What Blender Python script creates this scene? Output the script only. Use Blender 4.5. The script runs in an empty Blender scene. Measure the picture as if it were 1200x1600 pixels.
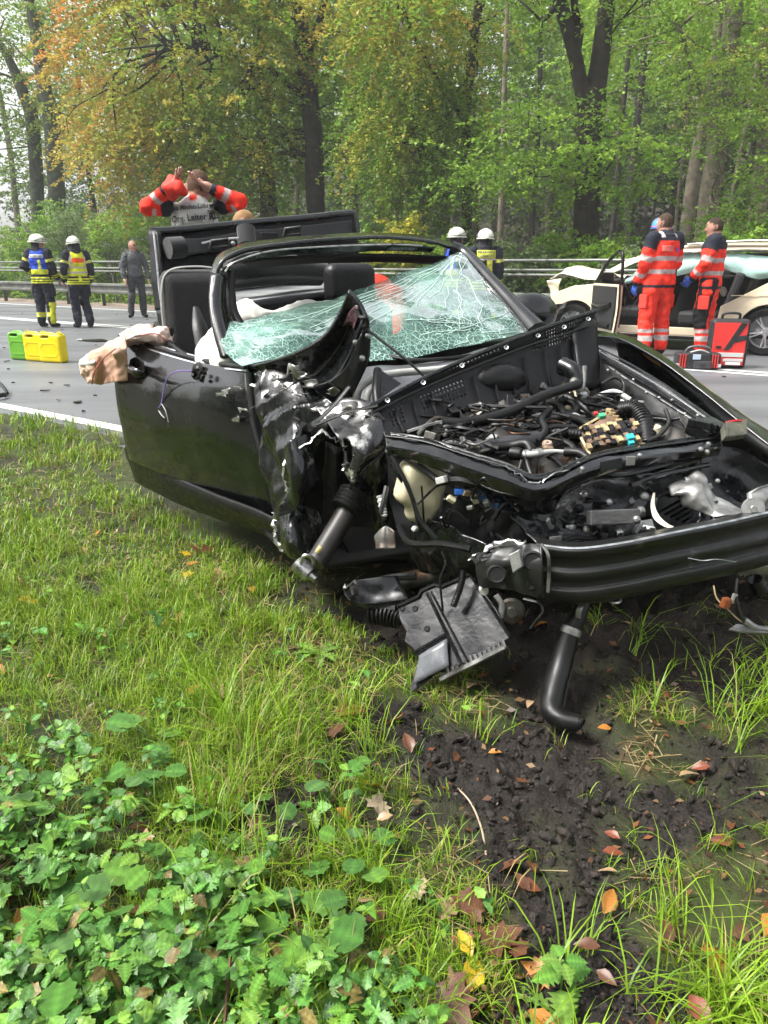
import bpy, bmesh, math, random
import numpy as np
from mathutils import Vector, Matrix
from mathutils.bvhtree import BVHTree

random.seed(7)
RNG = np.random.default_rng(7)
scene = bpy.context.scene
col = scene.collection

# ------------------------------------------------------------------ camera
FPX, HCAM = 1155.0, 1.2                       # focal length in photo pixels (1200 x 1600), camera height
PITCH = math.atan(387 / FPX)
CP, SP = math.cos(PITCH), math.sin(PITCH)
cam_d = bpy.data.cameras.new("camera")
cam = bpy.data.objects.new("camera", cam_d)
col.objects.link(cam)
cam.location = (0, 0, HCAM)
cam.rotation_euler = (math.pi / 2 - PITCH, 0, 0)
cam_d.sensor_fit = 'VERTICAL'
cam_d.sensor_height = 36
cam_d.lens = 36 * FPX / 1600
cam_d.clip_start = 0.05
cam_d.clip_end = 600
scene.camera = cam

# ------------------------------------------------------------------ sky and sun (bright overcast)
SUN_EL, SUN_AZ = math.radians(56), math.radians(-105)      # azimuth measured from +Y towards +X
world = bpy.data.worlds.new("World")
scene.world = world
world.use_nodes = True
wn = world.node_tree.nodes
wl = world.node_tree.links
bg = wn["Background"]
sky = wn.new("ShaderNodeTexSky")
sky.sky_type = 'NISHITA'
sky.sun_disc = False
sky.sun_elevation = SUN_EL
sky.sun_rotation = SUN_AZ
sky.air_density = 1.0
sky.dust_density = 4.0
sky.ozone_density = 1.0
hsv = wn.new("ShaderNodeHueSaturation")
hsv.inputs["Saturation"].default_value = 0.22
wl.new(sky.outputs[0], hsv.inputs["Color"])
wl.new(hsv.outputs[0], bg.inputs[0])
bg.inputs[1].default_value = 0.13
sun_d = bpy.data.lights.new("sun", 'SUN')
sun_d.energy = 2.4
sun_d.angle = math.radians(20)
sun_d.color = (1.0, 0.97, 0.92)
sun = bpy.data.objects.new("sun", sun_d)
col.objects.link(sun)
sdir = Vector((math.sin(SUN_AZ) * math.cos(SUN_EL), math.cos(SUN_AZ) * math.cos(SUN_EL), math.sin(SUN_EL)))
sun.rotation_euler = sdir.to_track_quat('Z', 'Y').to_euler()
sun.location = sdir * 40
scene.view_settings.view_transform = 'Standard'
scene.view_settings.look = 'None'
scene.view_settings.exposure = 1.5
scene.view_settings.gamma = 1.0
scene.view_settings.use_curve_mapping = False
scene.cycles.max_bounces = 5
scene.cycles.diffuse_bounces = 2
scene.cycles.glossy_bounces = 3
scene.cycles.transmission_bounces = 4
scene.cycles.volume_bounces = 0
scene.cycles.use_adaptive_sampling = True
scene.cycles.adaptive_threshold = 0.03
scene.cycles.transparent_max_bounces = 12
scene.cycles.use_denoising = True

# ------------------------------------------------------------------ geometry of the place
def ray(u, v):
    a, b = (u - 600) / FPX, (800 - v) / FPX
    return np.array((a, CP + b * SP, -SP + b * CP))
def W(u, v, y):                               # point at distance y
    d = ray(u, v); return np.array((0, 0, HCAM)) + d * (y / d[1])
def G(u, v, z=0.0):                           # point at height z
    d = ray(u, v); return np.array((0, 0, HCAM)) + d * ((z - HCAM) / d[2])
SP0 = np.array((-0.37, 2.55)); SD = np.array((0.64, -0.77)); SD /= np.linalg.norm(SD); SN = np.array((SD[1], -SD[0]))
def S(u, v, off=0.0):                         # point on the wreck's right flank, off = outwards
    d = ray(u, v); t = np.dot(SP0 + SN * off, SN) / np.dot(d[:2], SN)
    return np.array((0, 0, HCAM)) + d * t
RD = np.array((0.8192, -0.5736)); RN = np.array((0.5736, 0.8192))   # along the road, across the road
def R(n, t, z=0.0):
    p = RN * n + RD * t; return np.array((p[0], p[1], z))

# ------------------------------------------------------------------ noise
def _hash(i, j, k, s):
    h = (i * 374761393 + j * 668265263 + k * 2147483647 + s * 974634777) & 0xFFFFFFFF
    h = ((h ^ (h >> 13)) * 1274126177) & 0xFFFFFFFF
    h = h ^ (h >> 16)
    return (h & 0xFFFF) / 65535.0
def vnoise(P, scale=1.0, seed=0):
    P = np.asarray(P, float) * scale
    I = np.floor(P).astype(np.int64); Fr = P - I
    Fr = Fr * Fr * (3 - 2 * Fr)
    r = 0
    for dx in (0, 1):
        for dy in (0, 1):
            for dz in (0, 1):
                w = (Fr[..., 0] if dx else 1 - Fr[..., 0]) * (Fr[..., 1] if dy else 1 - Fr[..., 1]) * (Fr[..., 2] if dz else 1 - Fr[..., 2])
                r = r + w * _hash(I[..., 0] + dx, I[..., 1] + dy, I[..., 2] + dz, seed)
    return r * 2 - 1
def fbm(P, scale=1.0, octv=4, seed=0):
    r = 0; a = 1.0
    for o in range(octv):
        r = r + a * vnoise(P, scale * 2 ** o, seed + o); a *= 0.5
    return r
def n2(x, y, scale, seed=0, octv=3):
    return fbm(np.stack([np.asarray(x, float), np.asarray(y, float), np.zeros_like(np.asarray(x, float))], -1), scale, octv, seed)

# ------------------------------------------------------------------ objects
ORG = {}
def _props(o, label=None, cat=None, group=None, kind=None):
    if label: o["label"] = label
    if cat: o["category"] = cat
    if group: o["group"] = group
    if kind: o["kind"] = kind
    return o
def thing(name, label, cat, loc=(0, 0, 0), rotz=0.0, group=None):
    o = bpy.data.objects.new(name, None)
    col.objects.link(o)
    o.empty_display_size = 0.2
    o.location = loc; o.rotation_euler = (0, 0, rotz)
    ORG[o.name] = np.array(loc, float)
    return _props(o, label, cat, group)
def mk(name, V, F, mat=None, parent=None, local=False, smooth=True, cols=None, org=None, **pr):
    V = np.asarray(V, float).reshape(-1, 3)
    if parent is not None:
        base = ORG.get(parent.name, np.zeros(3))
    else:
        base = np.asarray(org, float) if org is not None else np.zeros(3)
    me = bpy.data.meshes.new(name)
    Vl = V if local else V - base
    if isinstance(F, np.ndarray):
        k = F.shape[1]; nf = F.shape[0]
        me.vertices.add(len(Vl)); me.vertices.foreach_set("co", Vl.astype(np.float32).ravel())
        me.loops.add(nf * k); me.loops.foreach_set("vertex_index", F.astype(np.int32).ravel())
        me.polygons.add(nf); me.polygons.foreach_set("loop_start", np.arange(0, nf * k, k, dtype=np.int32))
        me.update(calc_edges=True)
    else:
        me.from_pydata(Vl.tolist(), [], [list(map(int, f)) for f in F])
        me.update()
    if smooth and len(me.polygons):
        me.polygons.foreach_set("use_smooth", np.ones(len(me.polygons), dtype=bool))
    if cols is not None:
        a = me.color_attributes.new("Col", 'FLOAT_COLOR', 'POINT')
        c = np.ones((len(V), 4), np.float32); c[:, :3] = cols
        a.data.foreach_set("color", c.ravel())
    if mat is not None: me.materials.append(mat)
    o = bpy.data.objects.new(name, me)
    col.objects.link(o)
    if parent is not None:
        o.parent = parent; ORG[o.name] = base
    else:
        o.location = base; ORG[o.name] = base
    return _props(o, **pr)
ORDW = 'first second third fourth fifth sixth seventh eighth ninth tenth eleventh twelfth thirteenth fourteenth fifteenth sixteenth seventeenth eighteenth nineteenth twentieth'.split()
def ordw(k): return ORDW[k] if k < 20 else 'twenty-' + ORDW[k - 20]
def solid(o, t, bevel=0.0, off=-1.0):
    m = o.modifiers.new("s", 'SOLIDIFY'); m.thickness = t; m.offset = off
    if bevel:
        b = o.modifiers.new("b", 'BEVEL'); b.width = bevel; b.segments = 2; b.limit_method = 'ANGLE'
    return o
def sharp(o, ang=35):
    me = o.data
    try: me.set_sharp_from_angle(angle=math.radians(ang))
    except Exception: pass
    return o

def crom(P, n):                               # Catmull-Rom resample of a polyline to n points
    P = np.asarray(P, float)
    if len(P) == 2: return P[0] + (P[1] - P[0]) * np.linspace(0, 1, n)[:, None]
    Q = np.vstack([2 * P[0] - P[1], P, 2 * P[-1] - P[-2]])
    t = np.linspace(0, len(P) - 1, n); i = np.minimum(t.astype(int), len(P) - 2); f = (t - i)[:, None]
    a, b, c, d = Q[i], Q[i + 1], Q[i + 2], Q[i + 3]
    return 0.5 * ((2 * b) + (c - a) * f + (2 * a - 5 * b + 4 * c - d) * f ** 2 + (3 * b - a - 3 * c + d) * f ** 3)
def tube_geo(P, r, seg=8, n=None, corr=0, camp=0.0, smooth=True, flat=1.0):
    P = np.asarray(P, float)
    if n is None: n = max(2, 6 * (len(P) - 1)) if smooth and len(P) > 2 else len(P)
    if corr: n = corr * 4
    rr = np.asarray(r, float)
    if rr.ndim == 0: rr = np.full(len(P), float(rr))
    ts = np.linspace(0, len(P) - 1, n)
    Q = crom(P, n) if (smooth and len(P) > 2) or n != len(P) else P
    rad = np.interp(ts, np.arange(len(P)), rr)
    if corr: rad = rad * (1 + camp * np.sign(np.sin(np.arange(n) * math.pi / 2 + .3)))
    T = np.gradient(Q, axis=0); T /= np.linalg.norm(T, axis=1)[:, None] + 1e-9
    up = np.array((0, 0, 1.0)) if abs(T[0][2]) < 0.9 else np.array((1.0, 0, 0))
    V = []; N = np.cross(T[0], up); N /= np.linalg.norm(N)
    for i in range(n):
        N = N - T[i] * np.dot(N, T[i]); N /= np.linalg.norm(N) + 1e-9
        B = np.cross(T[i], N)
        for k in range(seg):
            a = 2 * math.pi * k / seg
            V.append(Q[i] + rad[i] * (math.cos(a) * N + flat * math.sin(a) * B))
    F = []
    for i in range(n - 1):
        for k in range(seg):
            F.append((i * seg + k, i * seg + (k + 1) % seg, (i + 1) * seg + (k + 1) % seg, (i + 1) * seg + k))
    F.append(tuple(range(seg))[::-1]); F.append(tuple((n - 1) * seg + k for k in range(seg)))
    return np.array(V), F
def tube(name, P, r, mat, parent, seg=8, local=False, **kw):
    pr = {k: kw.pop(k) for k in ("label", "cat", "group", "kind") if k in kw}
    V, F = tube_geo(P, r, seg, **kw)
    o = mk(name, V, F, mat, parent, local=local, **pr)
    return sharp(o, 50)
def join_geo(parts):
    V = []; F = []; n = 0
    for v, f in parts:
        V.append(np.asarray(v, float)); F += [tuple(i + n for i in q) for q in f]; n += len(v)
    return np.vstack(V), F
def patch(name, grid, mat, parent, nu=20, nv=20, thick=0.003, noise=None, local=False, hole=None, dents=None, facet=False, crease=False, lin=False, **pr):
    """surface through a grid of points (rows x columns), optionally crumpled; noise=(amp, scale, seed)"""
    if facet and not hole: nu, nv = int(nu * 1.8), int(nv * 1.8)
    Gd = np.array([[np.asarray(p, float) for p in row] for row in grid])
    rows = np.array([crom(r, nv) for r in Gd])
    if lin:
        tq = np.linspace(0, len(Gd) - 1, nu); iq = np.minimum(tq.astype(int), len(Gd) - 2); fq = (tq - iq)[:, None, None]
        S_ = rows[iq] * (1 - fq) + rows[iq + 1] * fq
    else:
        S_ = np.array([crom(rows[:, j], nu) for j in range(nv)]).transpose(1, 0, 2)
    if noise or dents:
        du = np.gradient(S_, axis=0); dv = np.gradient(S_, axis=1)
        N = np.cross(du, dv); N /= np.linalg.norm(N, axis=2)[..., None] + 1e-9
        if noise:
            for amp, sc, sd in (noise if isinstance(noise, list) else [noise]):
                if crease:
                    rg = np.random.default_rng(sd); h = 0
                    for k in range(3):
                        dk = rg.normal(size=3); dk /= np.linalg.norm(dk)
                        ph = S_ @ dk * sc + rg.random() + .55 * vnoise(S_, sc * .6, sd + k)
                        tri = np.abs((ph % 1.0) * 2 - 1) * 2 - 1
                        h = h + amp * tri * np.clip(.55 + .9 * vnoise(S_, sc * .5, sd + 9 + k), .05, 1.2)
                else:
                    h = amp * 1.5 * (vnoise(S_, sc, sd) + .5 * vnoise(S_, sc * 2.3, sd + 5))
                S_ = S_ + N * h[..., None]
    V = S_.reshape(-1, 3)
    F = []
    for i in range(nu - 1):
        for j in range(nv - 1):
            if hole and hole(i / (nu - 1), j / (nv - 1)): continue
            F.append((i * nv + j, i * nv + j + 1, (i + 1) * nv + j + 1, (i + 1) * nv + j))
    o = mk(name, V, F, mat, parent, local=local, smooth=True, **pr)
    if facet or crease: sharp(o, 24)
    if thick: solid(o, thick, off=0)
    return o
def plate(name, pts, thick, mat, parent, nrm=None, bevel=0.0, local=False, org=None, **pr):
    P = np.array(pts, float); n = len(P)
    if nrm is None:
        c = P.mean(0); nn = np.zeros(3)
        for i in range(n): nn += np.cross(P[i] - c, P[(i + 1) % n] - c)
        nrm = nn / (np.linalg.norm(nn) + 1e-9)
    nrm = np.asarray(nrm, float)
    V = np.vstack([P + nrm * thick / 2, P - nrm * thick / 2])
    F = [tuple(range(n)), tuple(range(2 * n - 1, n - 1, -1))] + [(i, n + i, n + (i + 1) % n, (i + 1) % n) for i in range(n)]
    o = mk(name, V, F, mat, parent, local=local, smooth=False, org=org, **pr)
    if bevel:
        b = o.modifiers.new("b", 'BEVEL'); b.width = bevel; b.segments = 2; b.limit_method = 'ANGLE'
    return o
def box_geo(c, s, rot=None):
    V = np.array([(x, y, z) for x in (-.5, .5) for y in (-.5, .5) for z in (-.5, .5)]) * np.asarray(s, float)
    if rot is not None: V = V @ np.asarray(rot).T
    return V + np.asarray(c, float), [(0, 1, 3, 2), (4, 6, 7, 5), (0, 4, 5, 1), (2, 3, 7, 6), (0, 2, 6, 4), (1, 5, 7, 3)]
def box(name, c, s, mat, parent, rot=None, bevel=0.004, local=False, **pr):
    V, F = box_geo(c, s, rot)
    o = mk(name, V, F, mat, parent, local=local, smooth=False, **pr)
    if bevel:
        b = o.modifiers.new("b", 'BEVEL'); b.width = bevel; b.segments = 2
    return o
def rotm(ax=(0, 0, 1), ang=0.0):
    return np.array(Matrix.Rotation(ang, 3, Vector(ax)))
def frame_rot(x, z):                          # rotation with local x along x and local z near z
    x = np.asarray(x, float); x = x / np.linalg.norm(x)
    z = np.asarray(z, float); z = z - x * np.dot(x, z); z /= np.linalg.norm(z)
    return np.stack([x, np.cross(z, x), z], 1)
def lathe_geo(prof, seg=24, axis=None, c=(0, 0, 0)):
    """prof: (radius, height) pairs turned about z, then turned so z lies along axis and moved to c"""
    V = []; F = []; n = len(prof)
    for r, h in prof:
        for k in range(seg):
            a = 2 * math.pi * k / seg
            V.append((r * math.cos(a), r * math.sin(a), h))
    for i in range(n - 1):
        for k in range(seg):
            F.append((i * seg + k, i * seg + (k + 1) % seg, (i + 1) * seg + (k + 1) % seg, (i + 1) * seg + k))
    V = np.array(V)
    if axis is not None:
        q = Vector((0, 0, 1)).rotation_difference(Vector(axis)).to_matrix(); V = V @ np.array(q).T
    return V + np.asarray(c, float), F
def lathe(name, prof, mat, parent, seg=24, axis=None, c=(0, 0, 0), local=False, **pr):
    V, F = lathe_geo(prof, seg, axis, c)
    return sharp(mk(name, V, F, mat, parent, local=local, **pr), 40)

def surf_nets(f, lo, hi, h):
    lo = np.asarray(lo, float); hi = np.asarray(hi, float)
    ax = [np.arange(lo[i], hi[i] + h, h, dtype=np.float32) for i in range(3)]
    Pg = np.stack(np.meshgrid(*ax, indexing='ij'), -1)
    D = f(Pg)
    sh = np.array(D.shape) - 1
    def sl(o): return D[o[0]:o[0] + sh[0], o[1]:o[1] + sh[1], o[2]:o[2] + sh[2]]
    acc = np.zeros(tuple(sh) + (3,), np.float32); cnt = np.zeros(tuple(sh), np.float32)
    cor = [(a, b, c) for a in (0, 1) for b in (0, 1) for c in (0, 1)]
    for a in cor:
        for k in range(3):
            if a[k] == 0:
                b = list(a); b[k] = 1
                da, db = sl(a), sl(b)
                m = (da < 0) != (db < 0)
                t = np.where(m, da / np.where(m, da - db, 1), 0)
                for q in range(3): acc[..., q] += m * (a[q] + (t if q == k else 0))
                cnt += m
    act = cnt > 0
    idx = np.full(tuple(sh), -1, np.int64); idx[act] = np.arange(act.sum())
    ijk = np.argwhere(act)
    V = lo + (ijk + acc[act] / cnt[act][:, None]) * h
    Fs = []
    ins = D < 0
    for k in range(3):
        a_ = [slice(0, None)] * 3; b_ = [slice(0, None)] * 3
        a_[k] = slice(0, -1); b_[k] = slice(1, None)
        ch = np.argwhere(ins[tuple(a_)] != ins[tuple(b_)])
        o1, o2 = (k + 1) % 3, (k + 2) % 3
        ok = (ch[:, o1] >= 1) & (ch[:, o2] >= 1) & (ch[:, o1] < sh[o1]) & (ch[:, o2] < sh[o2]) & (ch[:, k] < sh[k])
        ch = ch[ok]
        def at(d1, d2):
            q = ch.copy(); q[:, o1] -= d1; q[:, o2] -= d2
            return idx[q[:, 0], q[:, 1], q[:, 2]]
        quad = np.stack([at(1, 1), at(0, 1), at(0, 0), at(1, 0)], 1)
        fl = ~ins[ch[:, 0], ch[:, 1], ch[:, 2]]
        quad[fl] = quad[fl][:, ::-1]
        Fs.append(quad)
    Fq = np.vstack(Fs); Fq = Fq[(Fq >= 0).all(1)]
    return V, Fq
def sd_caps(P, a, b, ra, rb, sy=1.0):
    a = np.asarray(a, np.float32); b = np.asarray(b, np.float32)
    sc = np.array((1, sy, 1), np.float32)
    ab = (b - a) * sc; ap = (P - a) * sc
    t = np.clip((ap @ ab) / (ab @ ab + 1e-9), 0, 1)
    return np.linalg.norm(ap - t[..., None] * ab, axis=-1) - (ra + (rb - ra) * t), t
def smin(a, b, k):
    h = np.clip(0.5 + 0.5 * (b - a) / k, 0, 1)
    return b + (a - b) * h - k * h * (1 - h)
def sd_box(P, c, s, r):
    q = np.abs(P - np.asarray(c, np.float32)) - (np.asarray(s, np.float32) / 2 - r)
    return np.linalg.norm(np.maximum(q, 0), axis=-1) + np.minimum(q.max(-1), 0) - r

# ------------------------------------------------------------------ materials
MATS = {}
def mat(name, color=(.5, .5, .5), rough=.5, metal=0.0, coat=0.0, var=0.0, vscale=6.0, bump=0.0, bscale=40.0, spec=.5, rvar=0.0, color2=None, c2scale=8.0, c2lo=.5, c2hi=.6, trans=0.0, alpha=1.0, emit=None, sheen=0.0, attr=False, transl=0.0, detail=5.0):
    if name in MATS: return MATS[name]
    m = bpy.data.materials.new(name); m.use_nodes = True
    nt = m.node_tree; N = nt.nodes; L = nt.links
    b = N["Principled BSDF"]
    b.inputs["Base Color"].default_value = (*color, 1)
    b.inputs["Roughness"].default_value = rough
    b.inputs["Metallic"].default_value = metal
    b.inputs["Coat Weight"].default_value = coat
    b.inputs["Coat Roughness"].default_value = 0.06
    b.inputs["Specular IOR Level"].default_value = spec
    b.inputs["Transmission Weight"].default_value = trans
    b.inputs["Alpha"].default_value = alpha
    if sheen: b.inputs["Sheen Weight"].default_value = sheen
    tc = N.new("ShaderNodeTexCoord")
    src = None
    if attr:
        a = N.new("ShaderNodeAttribute"); a.attribute_name = "Col"; src = a.outputs["Color"]
    if color2 is not None:
        t = N.new("ShaderNodeTexNoise"); t.inputs["Scale"].default_value = c2scale; t.inputs["Detail"].default_value = 8; t.inputs["Roughness"].default_value = .65
        L.new(tc.outputs["Object"], t.inputs["Vector"])
        r = N.new("ShaderNodeMapRange"); r.inputs["From Min"].default_value = c2lo; r.inputs["From Max"].default_value = c2hi
        L.new(t.outputs["Fac"], r.inputs["Value"])
        mx = N.new("ShaderNodeMix"); mx.data_type = 'RGBA'
        L.new(r.outputs[0], mx.inputs["Factor"])
        if src is not None: L.new(src, mx.inputs["A"])
        else: mx.inputs["A"].default_value = (*color, 1)
        mx.inputs["B"].default_value = (*color2, 1)
        src = mx.outputs["Result"]
    if var:
        t = N.new("ShaderNodeTexNoise"); t.inputs["Scale"].default_value = vscale; t.inputs["Detail"].default_value = detail
        L.new(tc.outputs["Object"], t.inputs["Vector"])
        r = N.new("ShaderNodeMapRange"); r.inputs["From Min"].default_value = .3; r.inputs["From Max"].default_value = .7
        r.inputs["To Min"].default_value = 1 - var; r.inputs["To Max"].default_value = 1 + var
        L.new(t.outputs["Fac"], r.inputs["Value"])
        mx = N.new("ShaderNodeMix"); mx.data_type = 'RGBA'; mx.blend_type = 'MULTIPLY'; mx.inputs["Factor"].default_value = 1
        if src is not None: L.new(src, mx.inputs["A"])
        else: mx.inputs["A"].default_value = (*color, 1)
        L.new(r.outputs[0], mx.inputs["B"])
        src = mx.outputs["Result"]
    if src is not None: L.new(src, b.inputs["Base Color"])
    if rvar:
        t = N.new("ShaderNodeTexNoise"); t.inputs["Scale"].default_value = vscale * 1.7; t.inputs["Detail"].default_value = 7
        L.new(tc.outputs["Object"], t.inputs["Vector"])
        r = N.new("ShaderNodeMapRange"); r.inputs["From Min"].default_value = .35; r.inputs["From Max"].default_value = .65
        r.inputs["To Min"].default_value = max(.02, rough - rvar); r.inputs["To Max"].default_value = min(1, rough + rvar)
        L.new(t.outputs["Fac"], r.inputs["Value"]); L.new(r.outputs[0], b.inputs["Roughness"])
    if bump:
        t = N.new("ShaderNodeTexNoise"); t.inputs["Scale"].default_value = bscale; t.inputs["Detail"].default_value = 6
        L.new(tc.outputs["Object"], t.inputs["Vector"])
        bn = N.new("ShaderNodeBump"); bn.inputs["Strength"].default_value = bump; bn.inputs["Distance"].default_value = 0.01
        L.new(t.outputs["Fac"], bn.inputs["Height"]); L.new(bn.outputs[0], b.inputs["Normal"])
    if emit:
        b.inputs["Emission Color"].default_value = (*emit[:3], 1); b.inputs["Emission Strength"].default_value = emit[3]
    if transl:
        tr = N.new("ShaderNodeBsdfTranslucent"); ms = N.new("ShaderNodeMixShader"); ms.inputs[0].default_value = transl
        if src is not None: L.new(src, tr.inputs["Color"])
        else: tr.inputs["Color"].default_value = (*color, 1)
        L.new(b.outputs[0], ms.inputs[1]); L.new(tr.outputs[0], ms.inputs[2])
        L.new(ms.outputs[0], N["Material Output"].inputs["Surface"])
    MATS[name] = m
    return m

# lettering outlines, taken once while the scene is still small
TXT = {}
def txt_cache(txt, size, bold):
    cu = bpy.data.curves.new("txt", 'FONT'); cu.body = txt; cu.size = size; cu.align_x = 'CENTER'; cu.align_y = 'CENTER'; cu.offset = bold; cu.resolution_u = 3
    ob = bpy.data.objects.new("txt_tmp", cu); col.objects.link(ob)
    dg = bpy.context.evaluated_depsgraph_get(); me = bpy.data.meshes.new_from_object(ob.evaluated_get(dg))
    TXT[(txt, size, bold)] = (np.array([v.co[:] for v in me.vertices]), [tuple(p.vertices) for p in me.polygons])
    bpy.data.objects.remove(ob); bpy.data.curves.remove(cu); bpy.data.meshes.remove(me)
for _a in (("W STF 20", .060, .0008), ("Kreis Minden-Lübbecke", .042, .0010), ("Org. Leiter RD", .060, .0014), ("FEUERWEHR", .052, .001), ("LÜBBECKE", .052, .001)): txt_cache(*_a)
# ------------------------------------------------------------------ the setting: ground, road
def grid_sheet(name, X, Y, Z, m, keep=None, cols=None, **pr):
    nu, nv = X.shape
    V = np.stack([X, Y, Z], -1).reshape(-1, 3)
    i, j = np.meshgrid(np.arange(nu - 1), np.arange(nv - 1), indexing='ij')
    a = (i * nv + j).ravel()
    F = np.stack([a, a + nv, a + nv + 1, a + 1], 1)
    if keep is not None:
        k = keep.reshape(-1)[F].all(1); F = F[k]
    return mk(name, V, F, m, cols=cols, **pr)

def seg_mask(x, y, pts, rad):
    """1 inside a thick polyline (points x, y, radius), falling to 0 at its rim"""
    best = np.zeros_like(x)
    for (ax, ay, ra), (bx, by, rb) in zip(pts[:-1], pts[1:]):
        dx, dy = bx - ax, by - ay
        t = np.clip(((x - ax) * dx + (y - ay) * dy) / (dx * dx + dy * dy + 1e-9), 0, 1)
        d = np.hypot(x - ax - t * dx, y - ay - t * dy) / (ra + (rb - ra) * t)
        best = np.maximum(best, np.clip(1.35 - d, 0, 1))
    return best
def gp(u, v, r): p = G(u, v); return (p[0], p[1], r)
SOIL_RUT = [gp(960, 960, .55), gp(920, 1060, .34), gp(890, 1150, .22), gp(865, 1260, .19), gp(860, 1330, .18), gp(890, 1450, .15), gp(990, 1590, .13)]
SOIL_HEAP = [gp(820, 960, .40), gp(1060, 990, .60), gp(1260, 1030, .55)]
SOIL_UNDER = [gp(590, 930, .08), gp(680, 950, .32), gp(900, 930, .6)]
SOIL_RIGHT = [gp(1180, 1080, .40), gp(1080, 1180, .26), gp(1010, 1290, .15), gp(990, 1380, .08)]
SOIL_SIDE = [gp(640, 1130, .12), gp(760, 1180, .16), gp(860, 1200, .15)]
def soil_mask(x, y):
    m = np.maximum.reduce([seg_mask(x, y, SOIL_RUT, 1), 1.5 * seg_mask(x, y, SOIL_HEAP, 1), 1.0 * seg_mask(x, y, SOIL_UNDER, 1), .8 * seg_mask(x, y, SOIL_SIDE, 1), .62 * seg_mask(x, y, SOIL_RIGHT, 1)])
    m = m + .55 * n2(x, y, 4.5, 11) - .14
    bare = np.clip(n2(x, y, 2.2, 31) * 1.6 - .85, 0, .6)          # small bare patches all over the verge
    return np.clip(np.maximum(m * 1.6, bare), 0, 1)
def heap_h(x, y):
    return .05 * seg_mask(x, y, SOIL_HEAP, 1)
def ground_z(x, y):
    s = soil_mask(x, y)
    q = np.stack([x, y, np.zeros_like(x)], -1)
    clod = fbm(q, 14, 4, 3); fine = np.abs(fbm(q, 45, 3, 8))
    z = .018 * n2(x, y, 1.3, 5) + s * (.016 * clod + .022 * fine + .010 * fbm(q, 90, 2, 4) - .014) + (1 - s) * .006 * n2(x, y, 20, 9)
    z = z + heap_h(x, y) * (.8 + .6 * clod)
    nn = RN[0] * x + RN[1] * y
    return np.where(nn > 2.9, z * np.clip((3.45 - nn) / .5, 0, 1) + .012, z)

ys = np.geomspace(.42, 9.5, 330)
ks = np.linspace(-1.25, 1.15, 340)
Yg, Kg = np.meshgrid(ys, ks, indexing='ij')
Xg = Kg * (Yg + .55)
Zg = ground_z(Xg, Yg)
edge_n = 3.26 + .05 * n2(Xg, Yg, 4, 77)
soil_v = soil_mask(Xg, Yg)

mv = bpy.data.materials.new("verge_soil"); mv.use_nodes = True
def _verge(nt):
    N, L = nt.nodes, nt.links
    b = N["Principled BSDF"]
    tc = N.new("ShaderNodeTexCoord"); at = N.new("ShaderNodeAttribute"); at.attribute_name = "Col"
    n1 = N.new("ShaderNodeTexNoise"); n1.inputs["Scale"].default_value = 9; n1.inputs["Detail"].default_value = 9
    n3 = N.new("ShaderNodeTexNoise"); n3.inputs["Scale"].default_value = 130; n3.inputs["Detail"].default_value = 5
    for n in (n1, n3): L.new(tc.outputs["Object"], n.inputs["Vector"])
    r1 = N.new("ShaderNodeValToRGB")
    r1.color_ramp.elements[0].position = .3; r1.color_ramp.elements[0].color = (.026, .020, .010, 1)
    r1.color_ramp.elements[1].position = .72; r1.color_ramp.elements[1].color = (.075, .055, .026, 1)
    e = r1.color_ramp.elements.new(.52); e.color = (.034, .050, .010, 1)
    L.new(n1.outputs["Fac"], r1.inputs["Fac"])
    r2 = N.new("ShaderNodeValToRGB")
    r2.color_ramp.elements[0].position = .35; r2.color_ramp.elements[0].color = (.005, .004, .003, 1)
    r2.color_ramp.elements[1].position = .7; r2.color_ramp.elements[1].color = (.021, .016, .0115, 1)
    L.new(n3.outputs["Fac"], r2.inputs["Fac"])
    mx = N.new("ShaderNodeMix"); mx.data_type = 'RGBA'
    sep = N.new("ShaderNodeSeparateColor"); L.new(at.outputs["Color"], sep.inputs[0])
    L.new(sep.outputs[0], mx.inputs["Factor"]); L.new(r1.outputs[0], mx.inputs["A"]); L.new(r2.outputs[0], mx.inputs["B"])
    L.new(mx.outputs["Result"], b.inputs["Base Color"])
    b.inputs["Roughness"].default_value = .75; b.inputs["Specular IOR Level"].default_value = .3
    bp = N.new("ShaderNodeBump"); bp.inputs["Strength"].default_value = .9; bp.inputs["Distance"].default_value = .006
    L.new(n3.outputs["Fac"], bp.inputs["Height"]); L.new(bp.outputs[0], b.inputs["Normal"])
_verge(mv.node_tree)
sc = np.zeros((Xg.size, 3)); sc[:, 0] = soil_v.ravel()
grid_sheet("verge", Xg, Yg, Zg, mv, keep=(RN[0] * Xg + RN[1] * Yg < edge_n), cols=sc, kind="structure", label="grassy verge with churned dark soil")

m_earth = mat("earth_far", (.035, .030, .014), .9, var=.5, vscale=2)
gx = np.linspace(-260, 260, 40); GX, GY = np.meshgrid(gx, gx, indexing='ij')
grid_sheet("ground", GX, GY, np.full_like(GX, -.09), m_earth, kind="structure")

def strip(name, n0, n1, z, m, t0=-160, t1=120, nn=2, nt=2, **pr):
    a, b = np.meshgrid(np.linspace(n0, n1, nn), np.linspace(t0, t1, nt), indexing='ij')
    return grid_sheet(name, RN[0] * a + RD[0] * b, RN[1] * a + RD[1] * b, np.full_like(a, z), m, **pr)

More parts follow.
